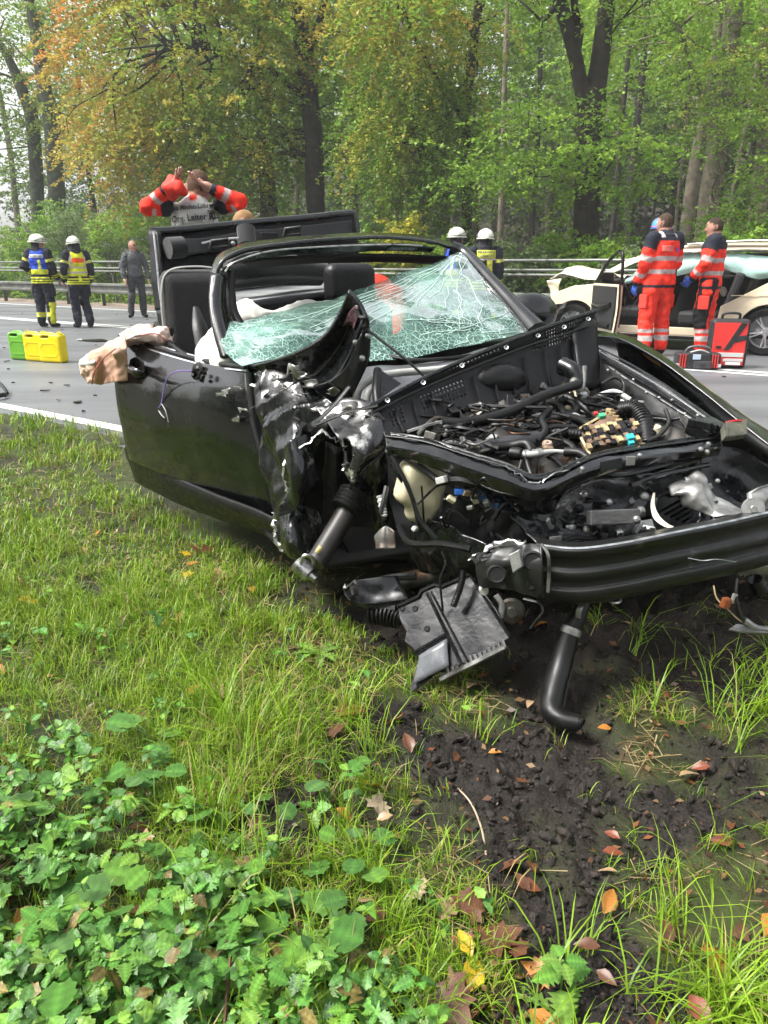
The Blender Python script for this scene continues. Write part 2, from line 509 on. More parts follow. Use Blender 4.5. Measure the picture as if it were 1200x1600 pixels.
ma = bpy.data.materials.new("asphalt"); ma.use_nodes = True
def _asph(nt):
    N, L = nt.nodes, nt.links; b = N["Principled BSDF"]
    tc = N.new("ShaderNodeTexCoord")
    n1 = N.new("ShaderNodeTexNoise"); n1.inputs["Scale"].default_value = 110; n1.inputs["Detail"].default_value = 6; n1.inputs["Roughness"].default_value = .8
    n2_ = N.new("ShaderNodeTexNoise"); n2_.inputs["Scale"].default_value = .7; n2_.inputs["Detail"].default_value = 6
    mp = N.new("ShaderNodeMapping"); mp.inputs["Rotation"].default_value = (0, 0, math.radians(35)); mp.inputs["Scale"].default_value = (.35, 1.5, 1)
    L.new(tc.outputs["Object"], mp.inputs["Vector"]); L.new(mp.outputs[0], n2_.inputs["Vector"])
    L.new(tc.outputs["Object"], n1.inputs["Vector"])
    r = N.new("ShaderNodeValToRGB"); r.color_ramp.elements[0].position = .25; r.color_ramp.elements[0].color = (.062, .066, .072, 1)
    r.color_ramp.elements[1].position = .8; r.color_ramp.elements[1].color = (.19, .195, .205, 1)
    L.new(n1.outputs["Fac"], r.inputs["Fac"])
    mr = N.new("ShaderNodeMapRange"); mr.inputs["From Min"].default_value = .35; mr.inputs["From Max"].default_value = .65; mr.inputs["To Min"].default_value = .62; mr.inputs["To Max"].default_value = 1.25
    L.new(n2_.outputs["Fac"], mr.inputs["Value"])
    mx = N.new("ShaderNodeMix"); mx.data_type = 'RGBA'; mx.blend_type = 'MULTIPLY'; mx.inputs["Factor"].default_value = 1
    L.new(r.outputs[0], mx.inputs["A"]); L.new(mr.outputs[0], mx.inputs["B"]); L.new(mx.outputs["Result"], b.inputs["Base Color"])
    mr2 = N.new("ShaderNodeMapRange"); mr2.inputs["From Min"].default_value = .35; mr2.inputs["From Max"].default_value = .65; mr2.inputs["To Min"].default_value = .6; mr2.inputs["To Max"].default_value = .38
    L.new(n2_.outputs["Fac"], mr2.inputs["Value"]); L.new(mr2.outputs[0], b.inputs["Roughness"])
    bp = N.new("ShaderNodeBump"); bp.inputs["Strength"].default_value = .5; bp.inputs["Distance"].default_value = .004
    L.new(n1.outputs["Fac"], bp.inputs["Height"]); L.new(bp.outputs[0], b.inputs["Normal"])
_asph(ma.node_tree)
strip("road", 3.05, 13.75, 0.0, ma, kind="structure")
mp_ = mat("road_paint", (.72, .72, .70), .55, color2=(.22, .22, .22), c2scale=14, c2lo=.52, c2hi=.68)
for nm, c, w in (("edge_marking", 3.42, .13), ("centre_marking", 9.42, .10), ("centre_marking", 9.66, .10), ("edge_marking", 13.2, .14)):
    strip(nm, c - w / 2, c + w / 2, .004, mp_, nt=2, kind="structure")
m_gravel = mat("shoulder_gravel", (.22, .17, .14), .9, var=.35, vscale=20, bump=.6, bscale=80, color2=(.12, .095, .06), c2scale=1.2)
strip("shoulder", 13.6, 15.6, -.006, m_gravel, kind="structure")
# forest floor rising behind the road
a, b = np.meshgrid(np.concatenate([np.linspace(15.4, 20, 12), np.linspace(22, 150, 40)]), np.linspace(-150, 130, 120), indexing='ij')
FX, FY = RN[0] * a + RD[0] * b, RN[1] * a + RD[1] * b
def floor_z(n, x, y): return -.02 + .05 * np.maximum(0, n - 16) + .0022 * np.maximum(0, n - 40) ** 2 + .25 * n2(x, y, .15, 6) * np.clip((n - 16) / 6, 0, 1)
m_forest = mat("forest_floor", (.050, .034, .016), .9, var=.5, vscale=1.2, bump=.5, bscale=6, color2=(.03, .05, .012), c2scale=.5)
grid_sheet("forest_floor", FX, FY, floor_z(a, FX, FY), m_forest, kind="structure")

# ------------------------------------------------------------------ guard rail and pipe railing
m_galv = mat("galvanised", (.13, .135, .12), .55, .5, var=.3, vscale=5, rvar=.12, color2=(.06, .06, .04), c2scale=3, c2lo=.5, c2hi=.75)
m_post = mat("rail_post", (.10, .10, .09), .6, .5, var=.3, vscale=9)
t_rail = thing("guard_rail", "long grey metal crash barrier along the far road edge", "guard rail", R(14.2, -10))
prof = [(0, .66), (.03, .64), (.035, .59), (-.035, .555), (-.04, .51), (-.035, .465), (.035, .43), (.03, .38), (0, .36)]
ts = np.arange(-60, 50.1, 4.3)
for i in range(len(ts) - 1):
    V = []; F = []
    for k, t in enumerate((ts[i], ts[i + 1] + .16)):
        for (dn, z) in prof: V.append(R(14.2 - dn - (.006 * (i % 2)), t, z))
    n_ = len(prof)
    for k in range(n_ - 1): F.append((k, k + 1, n_ + k + 1, n_ + k))
    solid(mk("beam", V, F, m_galv, t_rail, smooth=False), .006)
for t in np.arange(-54, 40, 1.85):
    t = t + .25
    V = []; F = []
    q = [box_geo(R(14.31, t, .24), (.012, .10, .85), rotm((0, 0, 1), math.radians(-35))),
         box_geo(R(14.26, t + .02, .24), (.06, .010, .85), rotm((0, 0, 1), math.radians(55)))]
    V, F = join_geo(q); mk("post", V, F, m_post, t_rail, smooth=False)
t_pipe = thing("pipe_railing", "tall grey pipe railing behind the crash barrier", "railing", R(15.7, -10))
m_pipe = mat("pipe_grey", (.17, .18, .165), .5, .4, var=.2, vscale=4)
for z in (1.28, 1.08, .98):
    tube("rail", [R(15.7, -60, z), R(15.7, 45, z)], .032, m_pipe, t_pipe, seg=8)
for k, t in enumerate(np.arange(-56, 42, 4.1)):
    t = t + 1.3
    tube("post", [R(15.9, t - .12, -.1), R(15.74, t, 1.3)], .04, m_pipe, t_pipe, seg=8)

# ------------------------------------------------------------------ leaves
def leaf_quads(C, size, nrm, dirv, asp=.6):
    """diamond leaves: centres, lengths, normals, long-axis directions -> verts, faces"""
    n = len(C)
    nrm = nrm / (np.linalg.norm(nrm, axis=1)[:, None] + 1e-9)
    d = dirv - nrm * (dirv * nrm).sum(1)[:, None]; d /= np.linalg.norm(d, axis=1)[:, None] + 1e-9
    s = np.cross(nrm, d)
    L_ = size[:, None]
    V = np.stack([C - d * L_ * .5, C + s * L_ * asp * .5 - d * L_ * .05 + nrm * L_ * .08, C + d * L_ * .5, C - s * L_ * asp * .5 - d * L_ * .05 + nrm * L_ * .08], 1).reshape(-1, 3)
    F = np.arange(4 * n).reshape(n, 4)
    return V, F
m_leaf = mat("tree_leaf", attr=True, rough=.5, transl=.45, spec=.35)
m_bark = mat("bark_dark", (.020, .016, .012), .9, var=.5, vscale=6, bump=1.0, bscale=18, color2=(.055, .026, .012), c2scale=5, c2lo=.60, c2hi=.72)
m_bark2 = mat("bark_grey", (.14, .115, .085), .9, var=.4, vscale=5, bump=.9, bscale=16, color2=(.07, .075, .04), c2scale=3)
GREEN = [(0.109, 0.208, 0.024), (0.146, 0.248, 0.03), (0.08, 0.162, 0.022), (0.19, 0.278, 0.038)]
LIME = [(0.206, 0.339, 0.039), (0.154, 0.28, 0.033), (0.257, 0.383, 0.052), (0.116, 0.221, 0.026)]
YELL = [(0.375, 0.338, 0.05), (0.275, 0.275, 0.044), (0.188, 0.225, 0.037), (0.45, 0.35, 0.062)]
ORAN = [(0.432, 0.24, 0.054), (0.36, 0.276, 0.054), (0.216, 0.216, 0.036), (0.456, 0.18, 0.048), (0.288, 0.24, 0.048)]
DARK = [(0.055, 0.1, 0.018), (0.07, 0.122, 0.021), (0.094, 0.143, 0.026)]
MIX = GREEN + YELL[1:3] + LIME[:2]
def spray_leaves(c, r, n_spray, per, size, pal, rng, droop=.35, flat=.5, spl=.9, shell=.5):
    """leafy sprays filling an ellipsoid: flattened fans of leaves that droop outward"""
    c = np.asarray(c, float); r = np.asarray(r, float)
    q = rng.normal(size=(n_spray, 3)); q /= np.linalg.norm(q, axis=1)[:, None]
    rad = rng.random(n_spray) ** (1 / (1.6 + 2.5 * shell))
    P = q * rad[:, None]
    clump = vnoise(P * r + c, .55, 21) + .5 * vnoise(P * r + c, 1.3, 22)
    P = P[clump > -.38]; q = q[clump > -.38]; n_spray = len(P)
    cen = c + P * r
    out = q.copy(); out[:, 2] = out[:, 2] * .25 - droop * .6; out += rng.normal(size=out.shape) * .3
    out /= np.linalg.norm(out, axis=1)[:, None]
    up = np.array((0, 0, 1.0))
    lat = np.cross(out, up); lat /= np.linalg.norm(lat, axis=1)[:, None] + 1e-9
    a = rng.random((n_spray, per)); b = (rng.random((n_spray, per)) * 2 - 1) * (1.02 - a) * .55
    pts = cen[:, None] + out[:, None] * (a * spl)[..., None] + lat[:, None] * (b * spl)[..., None]
    pts[..., 2] -= droop * spl * a ** 2 * .8
    pts += rng.normal(size=pts.shape) * .05 * spl * (1 - flat + .15)
    C = pts.reshape(-1, 3); n = len(C)
    nr = up + rng.normal(size=(n, 3)) * (.75 - .4 * flat); dv = np.repeat(out, per, 0) + rng.normal(size=(n, 3)) * .6
    sz = size * (.65 + .7 * rng.random(n))
    V, F = leaf_quads(C, sz, nr, dv)
    pal = np.array(pal)
    base = pal[rng.integers(0, len(pal), n_spray)]
    cl = np.repeat(base, per, 0) * .7 + pal[rng.integers(0, len(pal), n)] * .3
    cl = cl * (.95 + .6 * rng.random((n, 1)))
    return V, F, np.repeat(cl, 4, 0), cen
def merge_leaves(parts):
    V = np.vstack([p[0] for p in parts]); off = np.cumsum([0] + [len(p[0]) for p in parts[:-1]])
    F = np.vstack([p[1] + o for p, o in zip(parts, off)]); Cc = np.vstack([p[2] for p in parts])
    return V, F, Cc
def limb_geo(a, b, r, rng, sag=.12):
    m1 = a + (b - a) * .35 + rng.normal(size=3) * .12 * np.linalg.norm(b - a) + np.array((0, 0, sag))
    m2 = a + (b - a) * .7 + rng.normal(size=3) * .10 * np.linalg.norm(b - a)
    return tube_geo([a, m1, m2, b], [r, r * .65, r * .4, r * .15], 5, n=9)
def tree(name, label, stems, crowns, bark, seed, group=None, limbs=10, limb_r=.06, cat="tree"):
    """stems: list of (points, radii) - trunk first, then forks; crowns: ellipsoids (centre, radii, sprays, per, leaf size, palette, droop)"""
    rng = np.random.default_rng(seed)
    base = np.asarray(stems[0][0][0], float)
    t = thing(name, label, cat, base, group=group)
    parts = [spray_leaves(c, r, ns, per, sz, pal, rng, droop=dr) for (c, r, ns, per, sz, pal, dr) in crowns]
    tp = []
    for P, rr in stems:
        P = np.asarray(P, float)
        v, f = tube_geo(P, rr, 12, n=max(10, 7 * (len(P) - 1)))
        v = v + (vnoise(v, 3.0, seed)[:, None] * np.array((1, 1, 0)) * .12 * np.mean(rr) + vnoise(v, 9.0, seed + 1)[:, None] * np.array((1, 1, 0)) * .07 * np.mean(rr))
        tp.append((v, f))
    V, F = join_geo(tp); tr = mk("trunk", V, F, bark, t)
    if limbs and parts:
        cen = np.vstack([p[3] for p in parts]); allst = np.vstack([crom(np.asarray(P, float), 24)[5:] for P, _ in stems])
        lp = []
        for k in rng.choice(len(cen), min(limbs, len(cen)), replace=False):
            d = np.linalg.norm(allst - cen[k] + np.array((0, 0, .6)), axis=1); j = int(np.argmin(d + rng.random(len(d)) * .8))
            lp.append(limb_geo(allst[j], cen[k], limb_r * (.6 + .6 * rng.random()), rng))
        V, F = join_geo(lp); mk("limbs", V, F, bark, tr, kind="stuff")
    if parts:
        V, F, Cc = merge_leaves(parts); mk("crown", V, F, m_leaf, t, cols=Cc, smooth=False)
    return t
def foot(u, y, z=None):
    p = W(u, 400, y); n = RN[0] * p[0] + RN[1] * p[1]
    p[2] = (floor_z(n, p[0:1], p[1:2])[0] if n > 15.4 else 0) - .05
    return p
def stem(u, y, pts, z0=True):
    return [foot(u, y)] + [W(a, b, y + (dy[0] if dy else 0)) for (a, b, *dy) in pts]
def E(u, v, y, rx, ry, rz, ns, per, sz, pal, droop=.35):
    return (W(u, v, y), (rx, ry, rz), ns, per, sz, pal, droop)

# the dark forked trunk behind the white car
tree("forked_beech_tree", "dark wet forked trunk standing right behind the railing near the pale car", [
    (stem(917, 18.5, [(917, 330), (920, 240), (925, 170), (935, 110), (944, 40), (951, -30), (964, -260)]), [.36, .30, .29, .28, .21, .19, .17, .09]),
    ([W(921, 190, 18.5), W(905, 120, 18.4), W(892, 60, 18.2), W(874, 0, 18.0), W(856, -70, 17.8), W(840, -200, 17.6)], [.20, .165, .15, .14, .12, .06]),
    ([W(899, 90, 18.3), W(906, 45, 18.3), W(897, 0, 18.1), W(900, -160, 18)], [.10, .09, .08, .04]),
    ([W(880, -5, 18.1), W(850, 30, 18.0), W(835, 22, 17.6)], [.08, .05, .02])],
    [E(850, -130, 18, 4.2, 2.5, 1.9, 420, 34, .11, GREEN + LIME, .5), E(820, 232, 17.0, 1.9, .8, .32, 85, 34, .10, LIME + GREEN, .25),
     E(965, 232, 17.4, 1.2, .8, .22, 45, 34, .10, LIME, .2), E(790, 275, 17.6, 1.3, .8, .2, 40, 34, .10, GREEN, .2), E(870, 180, 17.8, 1.3, .8, .25, 40, 34, .10, LIME, .25), E(960, 290, 18, 1.2, .7, .25, 40, 30, .1, GREEN, .3)],
    m_bark, 11, limbs=26, limb_r=.045)
# the great orange and green beech left of the middle
tree("autumn_beech_tree", "great spreading beech turning orange and yellow behind the raised car roof", [
    (stem(497, 24, [(492, 260), (484, 150), (472, 60), (462, -40), (455, -260)]), [.30, .27, .25, .24, .20, .09]),
    ([W(478, 90, 24), W(500, 30, 23.6), W(520, -60, 23)], [.13, .10, .05]),
    ([W(484, 160, 24), W(420, 110, 23.5), W(330, 80, 23), W(250, 70, 22)], [.11, .08, .05, .02])],
    [E(215, 40, 25, 2.6, 2.2, 2.4, 420, 40, .11, ORAN, .5), E(160, 170, 25, 1.4, 1.6, 2.6, 240, 40, .105, ORAN + YELL, .6), E(330, 60, 24, 3.0, 2.5, 2.6, 520, 40, .11, YELL + MIX, .5),
     E(250, 205, 24, 2.0, 1.8, 1.7, 280, 40, .105, ORAN + YELL + MIX, .7), E(370, 200, 24, 2.4, 2.0, 2.0, 330, 40, .11, MIX + YELL[1:], .6), E(430, 90, 25.5, 2.6, 2.4, 2.6, 340, 36, .11, MIX, .5),
     E(240, -130, 25, 4.0, 3, 2.4, 380, 36, .12, ORAN + YELL + MIX, .4), E(470, -120, 24, 3.4, 3, 2.2, 320, 36, .12, MIX + YELL, .4), E(540, 30, 23, 1.2, 1.5, 1.0, 70, 36, .11, YELL + ORAN[:2], .5)],
    m_bark, 12, limbs=60, limb_r=.05)
tree("hidden_beech_tree", "dark trunk under hanging green foliage left of the tall beech trunk", [
    (stem(424, 27, [(418, 290), (414, 220), (408, 120), (400, -40), (398, -200)]), [.33, .28, .27, .24, .18, .09])],
    [E(400, 170, 28, 2.4, 2, 1.6, 160, 34, .12, GREEN, .5), E(340, 270, 26.5, 2.0, 1.5, 1.3, 160, 34, .11, GREEN + MIX, .6), E(540, 190, 27, 1.8, 2, 2.8, 230, 34, .12, GREEN + LIME, .4)],
    m_bark, 13, limbs=20)
tree("weeping_beech_tree", "green and gold beech with long hanging twigs in the middle", [
    (stem(735, 22.5, [(728, 200), (738, 90), (752, -30), (770, -200)]), [.16, .14, .12, .11, .06]),
    ([W(728, 190, 22.5), W(680, 120, 22), W(640, 40, 21.5), W(612, -40, 21)], [.08, .07, .055, .03]),
    ([W(735, 150, 22.5), W(690, 190, 22), W(655, 240, 21.6)], [.05, .035, .012])],
    [E(655, 60, 21.5, 1.9, 1.6, 2.2, 330, 38, .105, MIX + YELL, .8), E(625, 210, 21.5, 1.5, 1.4, 1.9, 260, 38, .10, GREEN + MIX, .9), E(700, 200, 22, 1.3, 1.2, 1.5, 130, 36, .10, GREEN, .8),
     E(585, 215, 21, .5, .7, .9, 46, 36, .10, YELL, .9), E(700, -60, 22, 2.6, 2, 1.6, 240, 36, .11, MIX + YELL, .6), E(650, 15, 20.5, 1.3, .8, .6, 60, 36, .10, ORAN[:3] + YELL, .6), E(650, 300, 21.3, 1.3, 1.2, 1.1, 130, 34, .09, GREEN + DARK, .6)],
    m_bark, 14, limbs=46, limb_r=.035)
# pale trunks at the right
tree("leaning_beech_tree", "slim grey trunk leaning outward with a bare side fork near the right edge", [
    (stem(1069, 24, [(1075, 340), (1090, 240), (1108, 150), (1117, 90), (1124, 10), (1130, -120)]), [.22, .20, .19, .17, .15, .10, .05]),
    ([W(1103, 165, 24), W(1080, 100, 23.8), W(1060, 40, 23.6), W(1030, -20, 23.4)], [.09, .07, .06, .04])],
    [E(1080, -40, 24, 3, 2.5, 1.6, 280, 34, .11, LIME + YELL[1:3], .4), E(1010, 60, 26, 2.0, 2, 1.6, 150, 34, .11, LIME, .4)], m_bark2, 15, limbs=24)
tree("mossy_beech_tree", "thick brown trunk rising beside the slim leaning trunk at the right", [
    (stem(1100, 22, [(1106, 330), (1117, 250), (1128, 170), (1137, 90), (1148, 0), (1158, -140)]), [.30, .27, .26, .25, .24, .21, .10])],
    [E(1160, 90, 21, 1.6, 1.5, 1.1, 150, 36, .10, LIME + YELL[1:3], .4), E(1150, -60, 22, 2.6, 2, 1.5, 240, 34, .11, LIME, .4), E(1165, 190, 20.2, .9, .8, .35, 46, 34, .10, LIME, .3), E(1170, 270, 19.8, 1.1, .8, .5, 80, 36, .10, LIME + GREEN, .35), E(1165, 345, 19, .9, .7, .45, 70, 36, .10, LIME + GREEN, .35)],
    m_bark2, 16, limbs=24, limb_r=.03)
tree("edge_beech_tree", "grey trunk cut by the right picture edge", [
    (stem(1192, 26, [(1192, 300), (1194, 200), (1196, 100), (1199, 0), (1203, -140)]), [.24, .22, .21, .2, .18, .1])],
    [E(1230, 60, 26, 2, 2, 2, 180, 32, .12, LIME + GREEN, .4)], m_bark2, 17, limbs=12)
tree("slender_dark_tree", "slender dark trunk between the forked trunk and the leaning trunk", [
    (stem(984, 30, [(986, 300), (992, 220), (1002, 130), (1008, 60), (1014, -40), (1018, -160)]), [.17, .16, .15, .14, .12, .10, .05]),
    ([W(1000, 140, 30), W(1016, 95, 30), W(1030, 60, 30)], [.06, .045, .02])],
    [E(1000, 20, 31, 2.6, 2.5, 2.2, 230, 34, .12, LIME + YELL[1:3], .4), E(930, 60, 33, 2.0, 2.5, 3, 180, 34, .13, LIME, .4)], m_bark, 18, limbs=20)
# ivy-clad pair at the far left
m_ivy = mat("bark_ivy", (.035, .045, .02), .85, var=.6, vscale=5, bump=1.0, bscale=9)
tree("ivy_clad_tree", "leaning ivy clad trunk nearest the left picture edge", [
    (stem(60, 40, [(52, 205), (38, 150), (15, 95), (-10, 50)]), [.33, .32, .28, .22, .12])],
    [E(20, 40, 41, 2.2, 2, 2.6, 150, 30, .15, YELL[1:3] + GREEN, .4), E(30, 190, 41, 3, 2, 2.2, 180, 30, .15, MIX, .4)], m_ivy, 19, limbs=18)
tree("ivy_clad_tree", "upright ivy clad trunk beside the leaning one at left", [
    (stem(90, 38, [(82, 205), (70, 145), (62, 90), (50, 20), (40, -80)]), [.40, .38, .34, .28, .2, .1])],
    [E(75, 60, 39, 2.2, 2, 3.2, 150, 30, .14, YELL[1:3] + GREEN, .4), E(100, 150, 39, 1.6, 2, 2.6, 130, 30, .14, MIX + YELL, .5), E(70, -60, 39, 4, 3, 2.4, 130, 30, .15, YELL[1:3] + GREEN, .4)], m_ivy, 20, limbs=30)
# younger and farther trees that fill the wood
FILL = [(35, 52, 'y'), (150, 46, 'g'), (250, 42, 'g'), (330, 40, 'g'), (460, 38, 'g'), (560, 36, 'l'), (610, 44, 'l'), (690, 38, 'd'), (770, 40, 'l'), (830, 34, 'd'), (860, 46, 'l'), (905, 40, 'l'), (960, 46, 'l'), (1040, 40, 'l'), (1090, 38, 'd'), (1150, 34, 'l'), (1180, 44, 'l'), (1240, 32, 'l'), (-60, 44, 'y'), (-120, 36, 'g'), (1320, 30, 'g')]
WH = {35: "far left beyond the ivy trunks", 150: "behind the orange crown", 250: "behind the blue vest", 330: "behind the raised arms"}
FILL.sort()
for k, (u, y, kd) in enumerate(FILL):
    rng = np.random.default_rng(100 + k)
    f0 = foot(u, y); lean = rng.normal() * .03
    hgt = 12 + 5 * rng.random()
    pts = [f0 + np.array((lean * h + .12 * rng.normal(), .1 * rng.normal(), h)) for h in (0, hgt * .25, hgt * .5, hgt * .8, hgt)]
    r0 = .13 + .12 * rng.random()
    pal = {'y': YELL[1:3] + MIX, 'g': GREEN + MIX, 'l': LIME + GREEN, 'd': DARK + GREEN}[kd]
    cr = []
    for j in range(5):
        if j == 0 and 560 < u < 1200: continue
        zc = f0[2] + hgt * (.16 + .19 * j) + rng.normal() * .4
        cr.append(((f0[0] + rng.normal() * 1.2, f0[1] + rng.normal() * 1.0, zc), (2.5 + rng.random(), 2.0, 1.5 + rng.random() * .6), 110 if j else 80, 30, .16, pal if j > 1 else (DARK + GREEN), .4))  # lowest crowns take dark leaf colours to paint the wood's inner shade
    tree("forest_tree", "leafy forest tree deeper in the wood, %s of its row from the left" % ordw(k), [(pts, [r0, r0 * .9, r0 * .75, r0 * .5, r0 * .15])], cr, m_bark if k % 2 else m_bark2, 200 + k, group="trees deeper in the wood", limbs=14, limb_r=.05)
# thin bare poles in the dark interior of the wood
for k, (u, y) in enumerate(sorted([(640, 34), (665, 40), (745, 36), (780, 30), (850, 52), (950, 28), (1010, 38), (1050, 33), (1130, 30), (1145, 40), (1165, 27), (1180, 36), (300, 44), (540, 33), (620, 52), (700, 55), (890, 50), (1000, 52), (1100, 50)])):
    rng = np.random.default_rng(300 + k); f0 = foot(u, y); ln = rng.normal() * .05
    pts = [f0 + np.array((ln * h + .05 * rng.normal(), 0, h)) for h in (0, 3, 6, 10, 14)]
    r0 = .07 + .09 * rng.random()
    tree("bare_pole_tree", "thin bare trunk in the dim wood, %s such trunk from the left" % ordw(k), [(pts, [r0, r0 * .9, r0 * .8, r0 * .6, r0 * .3])], [], m_bark2 if k % 2 else m_bark, 400 + k, group="thin trunks inside the wood", limbs=0)
# closed mass of the far wood
rng = np.random.default_rng(500)
parts = []
for k in range(96):
    t = -75 + 150 * (k % 32) / 31 + rng.normal() * 1.5; n = 46 + 13 * (k // 32) + rng.normal() * 3
    p = R(n, t); z0 = floor_z(n, p[0:1], p[1:2])[0]
    for j in range(5):
        if p[0] < -.40 * p[1] and j > 1: continue
        parts.append(spray_leaves((p[0], p[1], z0 + 2 + 4.6 * j), (4.2, 3, 3.0), 60, 24, .34, [tuple(q * .5 for q in c) for c in DARK] if j < 2 else (LIME + GREEN + YELL[1:3]), rng, .3, spl=1.5))  # low sprays coloured darker, standing in for shade inside the wood
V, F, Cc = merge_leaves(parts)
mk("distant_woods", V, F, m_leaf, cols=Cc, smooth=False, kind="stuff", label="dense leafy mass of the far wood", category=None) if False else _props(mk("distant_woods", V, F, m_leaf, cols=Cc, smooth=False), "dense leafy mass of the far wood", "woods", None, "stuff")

# shrubs along the railing, each a thing
def y_at(u, n): d = ray(u, 410); return n / (RN[0] * d[0] / d[1] + RN[1])
SH = [(-70, 17.2, 2.2, 3.0, 'g'), (-10, 17.4, 2.1, 3.0, 'g'), (40, 17.0, 1.9, 2.6, 'g'), (90, 17.6, 2.0, 3.4, 'g'), (130, 17.2, 1.9, 3.6, 's'), (175, 17.0, 1.8, 2.8, 'g'), (225, 17.3, 1.7, 2.9, 'l'), (270, 17.0, 1.6, 2.6, 'g'), (315, 17.2, 1.6, 2.4, 'g'), (365, 17.2, 1.5, 2.2, 'g'), (405, 17.2, 1.4, 2.2, 'b'),
      (455, 17.0, 1.4, 2.2, 'b'), (505, 17.0, 1.3, 2.0, 'l'), (560, 16.9, 1.3, 1.9, 'l'), (612, 16.7, 1.1, 2.1, 'y'), (660, 17.0, 1.2, 1.7, 'g'), (720, 17.0, 1.3, 1.5, 'd'), (775, 16.6, 1.2, 1.6, 's'), (830, 16.6, 1.2, 1.5, 's'), (880, 18.2, 1.2, 1.9, 'g'),
      (935, 16.8, 1.2, 1.7, 'g'), (985, 16.9, 1.1, 1.5, 's'), (1030, 17.4, 1.2, 1.5, 'd'), (1085, 17.4, 1.2, 1.3, 'd'), (1150, 17.0, 1.2, 1.6, 'g'), (1215, 17, 1.2, 1.8, 'g'), (1290, 17, 1.3, 1.8, 'g')]
SH = [(u, y_at(u, n), rx, h, kd) for u, n, rx, h, kd in SH]
# a second, taller row behind the first at the left, as small trees
SPAL = {'g': GREEN + LIME[:2], 's': [(.11, .16, .06), (.085, .135, .045), (.14, .19, .08)], 'l': LIME + GREEN, 'b': [(.13, .085, .04), (.11, .12, .04), (.09, .12, .03)], 'y': [(.38, .34, .04), (.30, .30, .04), (.22, .25, .03)], 'd': DARK + GREEN}
SLAB = {'g': "green leafy shrub growing behind the railing", 's': "silvery green shrub growing behind the railing", 'l': "bright lime green shrub growing behind the railing", 'b': "brownish thinning shrub growing behind the railing", 'y': "bright yellow shrub behind the raised car roof", 'd': "dark green shrub growing behind the railing"}
for k, (u, y, rx, h, kd) in enumerate(SH):
    rng = np.random.default_rng(600 + k); f0 = foot(u, y)
    t = thing("roadside_shrub", SLAB[kd] + (", %s shrub from the left" % ordw(k) if kd != 'y' else ""), "shrub", f0, group="shrubs along the railing")
    parts = [spray_leaves(f0 + np.array((rng.normal() * .2, rng.normal() * .2, h * q)), (rx * (1.1 - .35 * j), .9, h * .30), 150 - 20 * j, 32, .10, SPAL[kd], rng, .25, flat=.2, spl=.6) for j, q in enumerate((.22, .5, .78))]
    V, F, Cc = merge_leaves(parts); mk("foliage", V, F, m_leaf, t, cols=Cc, smooth=False)
    st = [limb_geo(f0 + np.array((rng.normal() * .15, 0, 0)), f0 + np.array((rng.normal() * rx * .6, rng.normal() * .3, h * (.5 + .4 * rng.random()))), .025, rng) for _ in range(7)]
    V, F = join_geo(st); mk("stems", V, F, m_bark, t)
# low weeds at the foot of the barrier
rng = np.random.default_rng(700); parts = []
for k in range(110):
    t = -30 + 52 * rng.random(); p = R(15.35 + .6 * rng.random(), t, .12 + .1 * rng.random())
    parts.append(spray_leaves(p, (.45, .3, .2), 9, 20, .075, GREEN + LIME, rng, .2, flat=.2, spl=.35))
V, F, Cc = merge_leaves(parts)
_props(mk("roadside_weeds", V, F, m_leaf, cols=Cc, smooth=False), "low green weeds under the crash barrier", "weeds", None, "stuff")

# the wood on the near side of the road, behind the photographer
rng = np.random.default_rng(810); parts = []
for k in range(30):
    t = -34 + 68 * k / 29 + rng.normal(); n = -13 - 4 * (k % 2) + rng.normal()
    p = R(n, t)
    for j in range(4): parts.append(spray_leaves((p[0], p[1], 1.2 + 3.0 * j), (2.6, 2.2, 2.0), 70, 20, .34, DARK + GREEN, rng, .3, spl=1.2))
V, F, Cc = merge_leaves(parts)
_props(mk("near_woods", V, F, m_leaf, cols=Cc, smooth=False), "dense leafy wood behind the photographer", "woods", None, "stuff")

# damp air over the road and in the wood
m_haze = bpy.data.materials.new("haze"); m_haze.use_nodes = True
_n = m_haze.node_tree.nodes; _n.remove(_n["Principled BSDF"])
_v = _n.new("ShaderNodeVolumePrincipled"); _v.inputs["Density"].default_value = .0014; _v.inputs["Color"].default_value = (.95, .97, .96, 1); _v.inputs["Anisotropy"].default_value = .0
m_haze.node_tree.links.new(_v.outputs[0], _n["Material Output"].inputs["Volume"])
V, F = box_geo((0, 30, 19), (330, 330, 42))
_props(mk("haze", V, F, m_haze, smooth=False), "thin damp haze over the road and wood", "haze", None, "stuff")
# ------------------------------------------------------------------ the wrecked black car
mpaint = mat("black_paint", (.0025, .003, .003), .24, coat=.6, spec=.4, color2=(.016, .016, .015), c2scale=30, c2lo=.62, c2hi=.82, rvar=.05, vscale=7)
mcrush = mat("scuffed_paint", (.003, .0035, .0035), .28, coat=.35, color2=(.10, .10, .095), c2scale=18, c2lo=.64, c2hi=.70, rvar=.10, vscale=12, bump=.12, bscale=40)
mtear = mat("torn_metal_edge", (.42, .41, .39), .35, .9, var=.4, vscale=30, color2=(.12, .06, .04), c2scale=18, c2lo=.58, c2hi=.7)
mplas = mat("black_plastic", (.0045, .0045, .005), .40, spec=.32, var=.3, vscale=25, rvar=.12, bump=.15, bscale=220, color2=(.020, .019, .016), c2scale=9, c2lo=.62, c2hi=.85)
mgloss = mat("wet_plastic", (.005, .0055, .006), .22, var=.3, vscale=14, rvar=.12, color2=(.05, .05, .055), c2scale=40, c2lo=.62, c2hi=.78)
mrub = mat("rubber", (.005, .005, .005), .42, spec=.35, var=.3, vscale=18, rvar=.12)
mmet = mat("bare_metal", (.45, .45, .44), .35, 1.0, var=.4, vscale=20, rvar=.15)
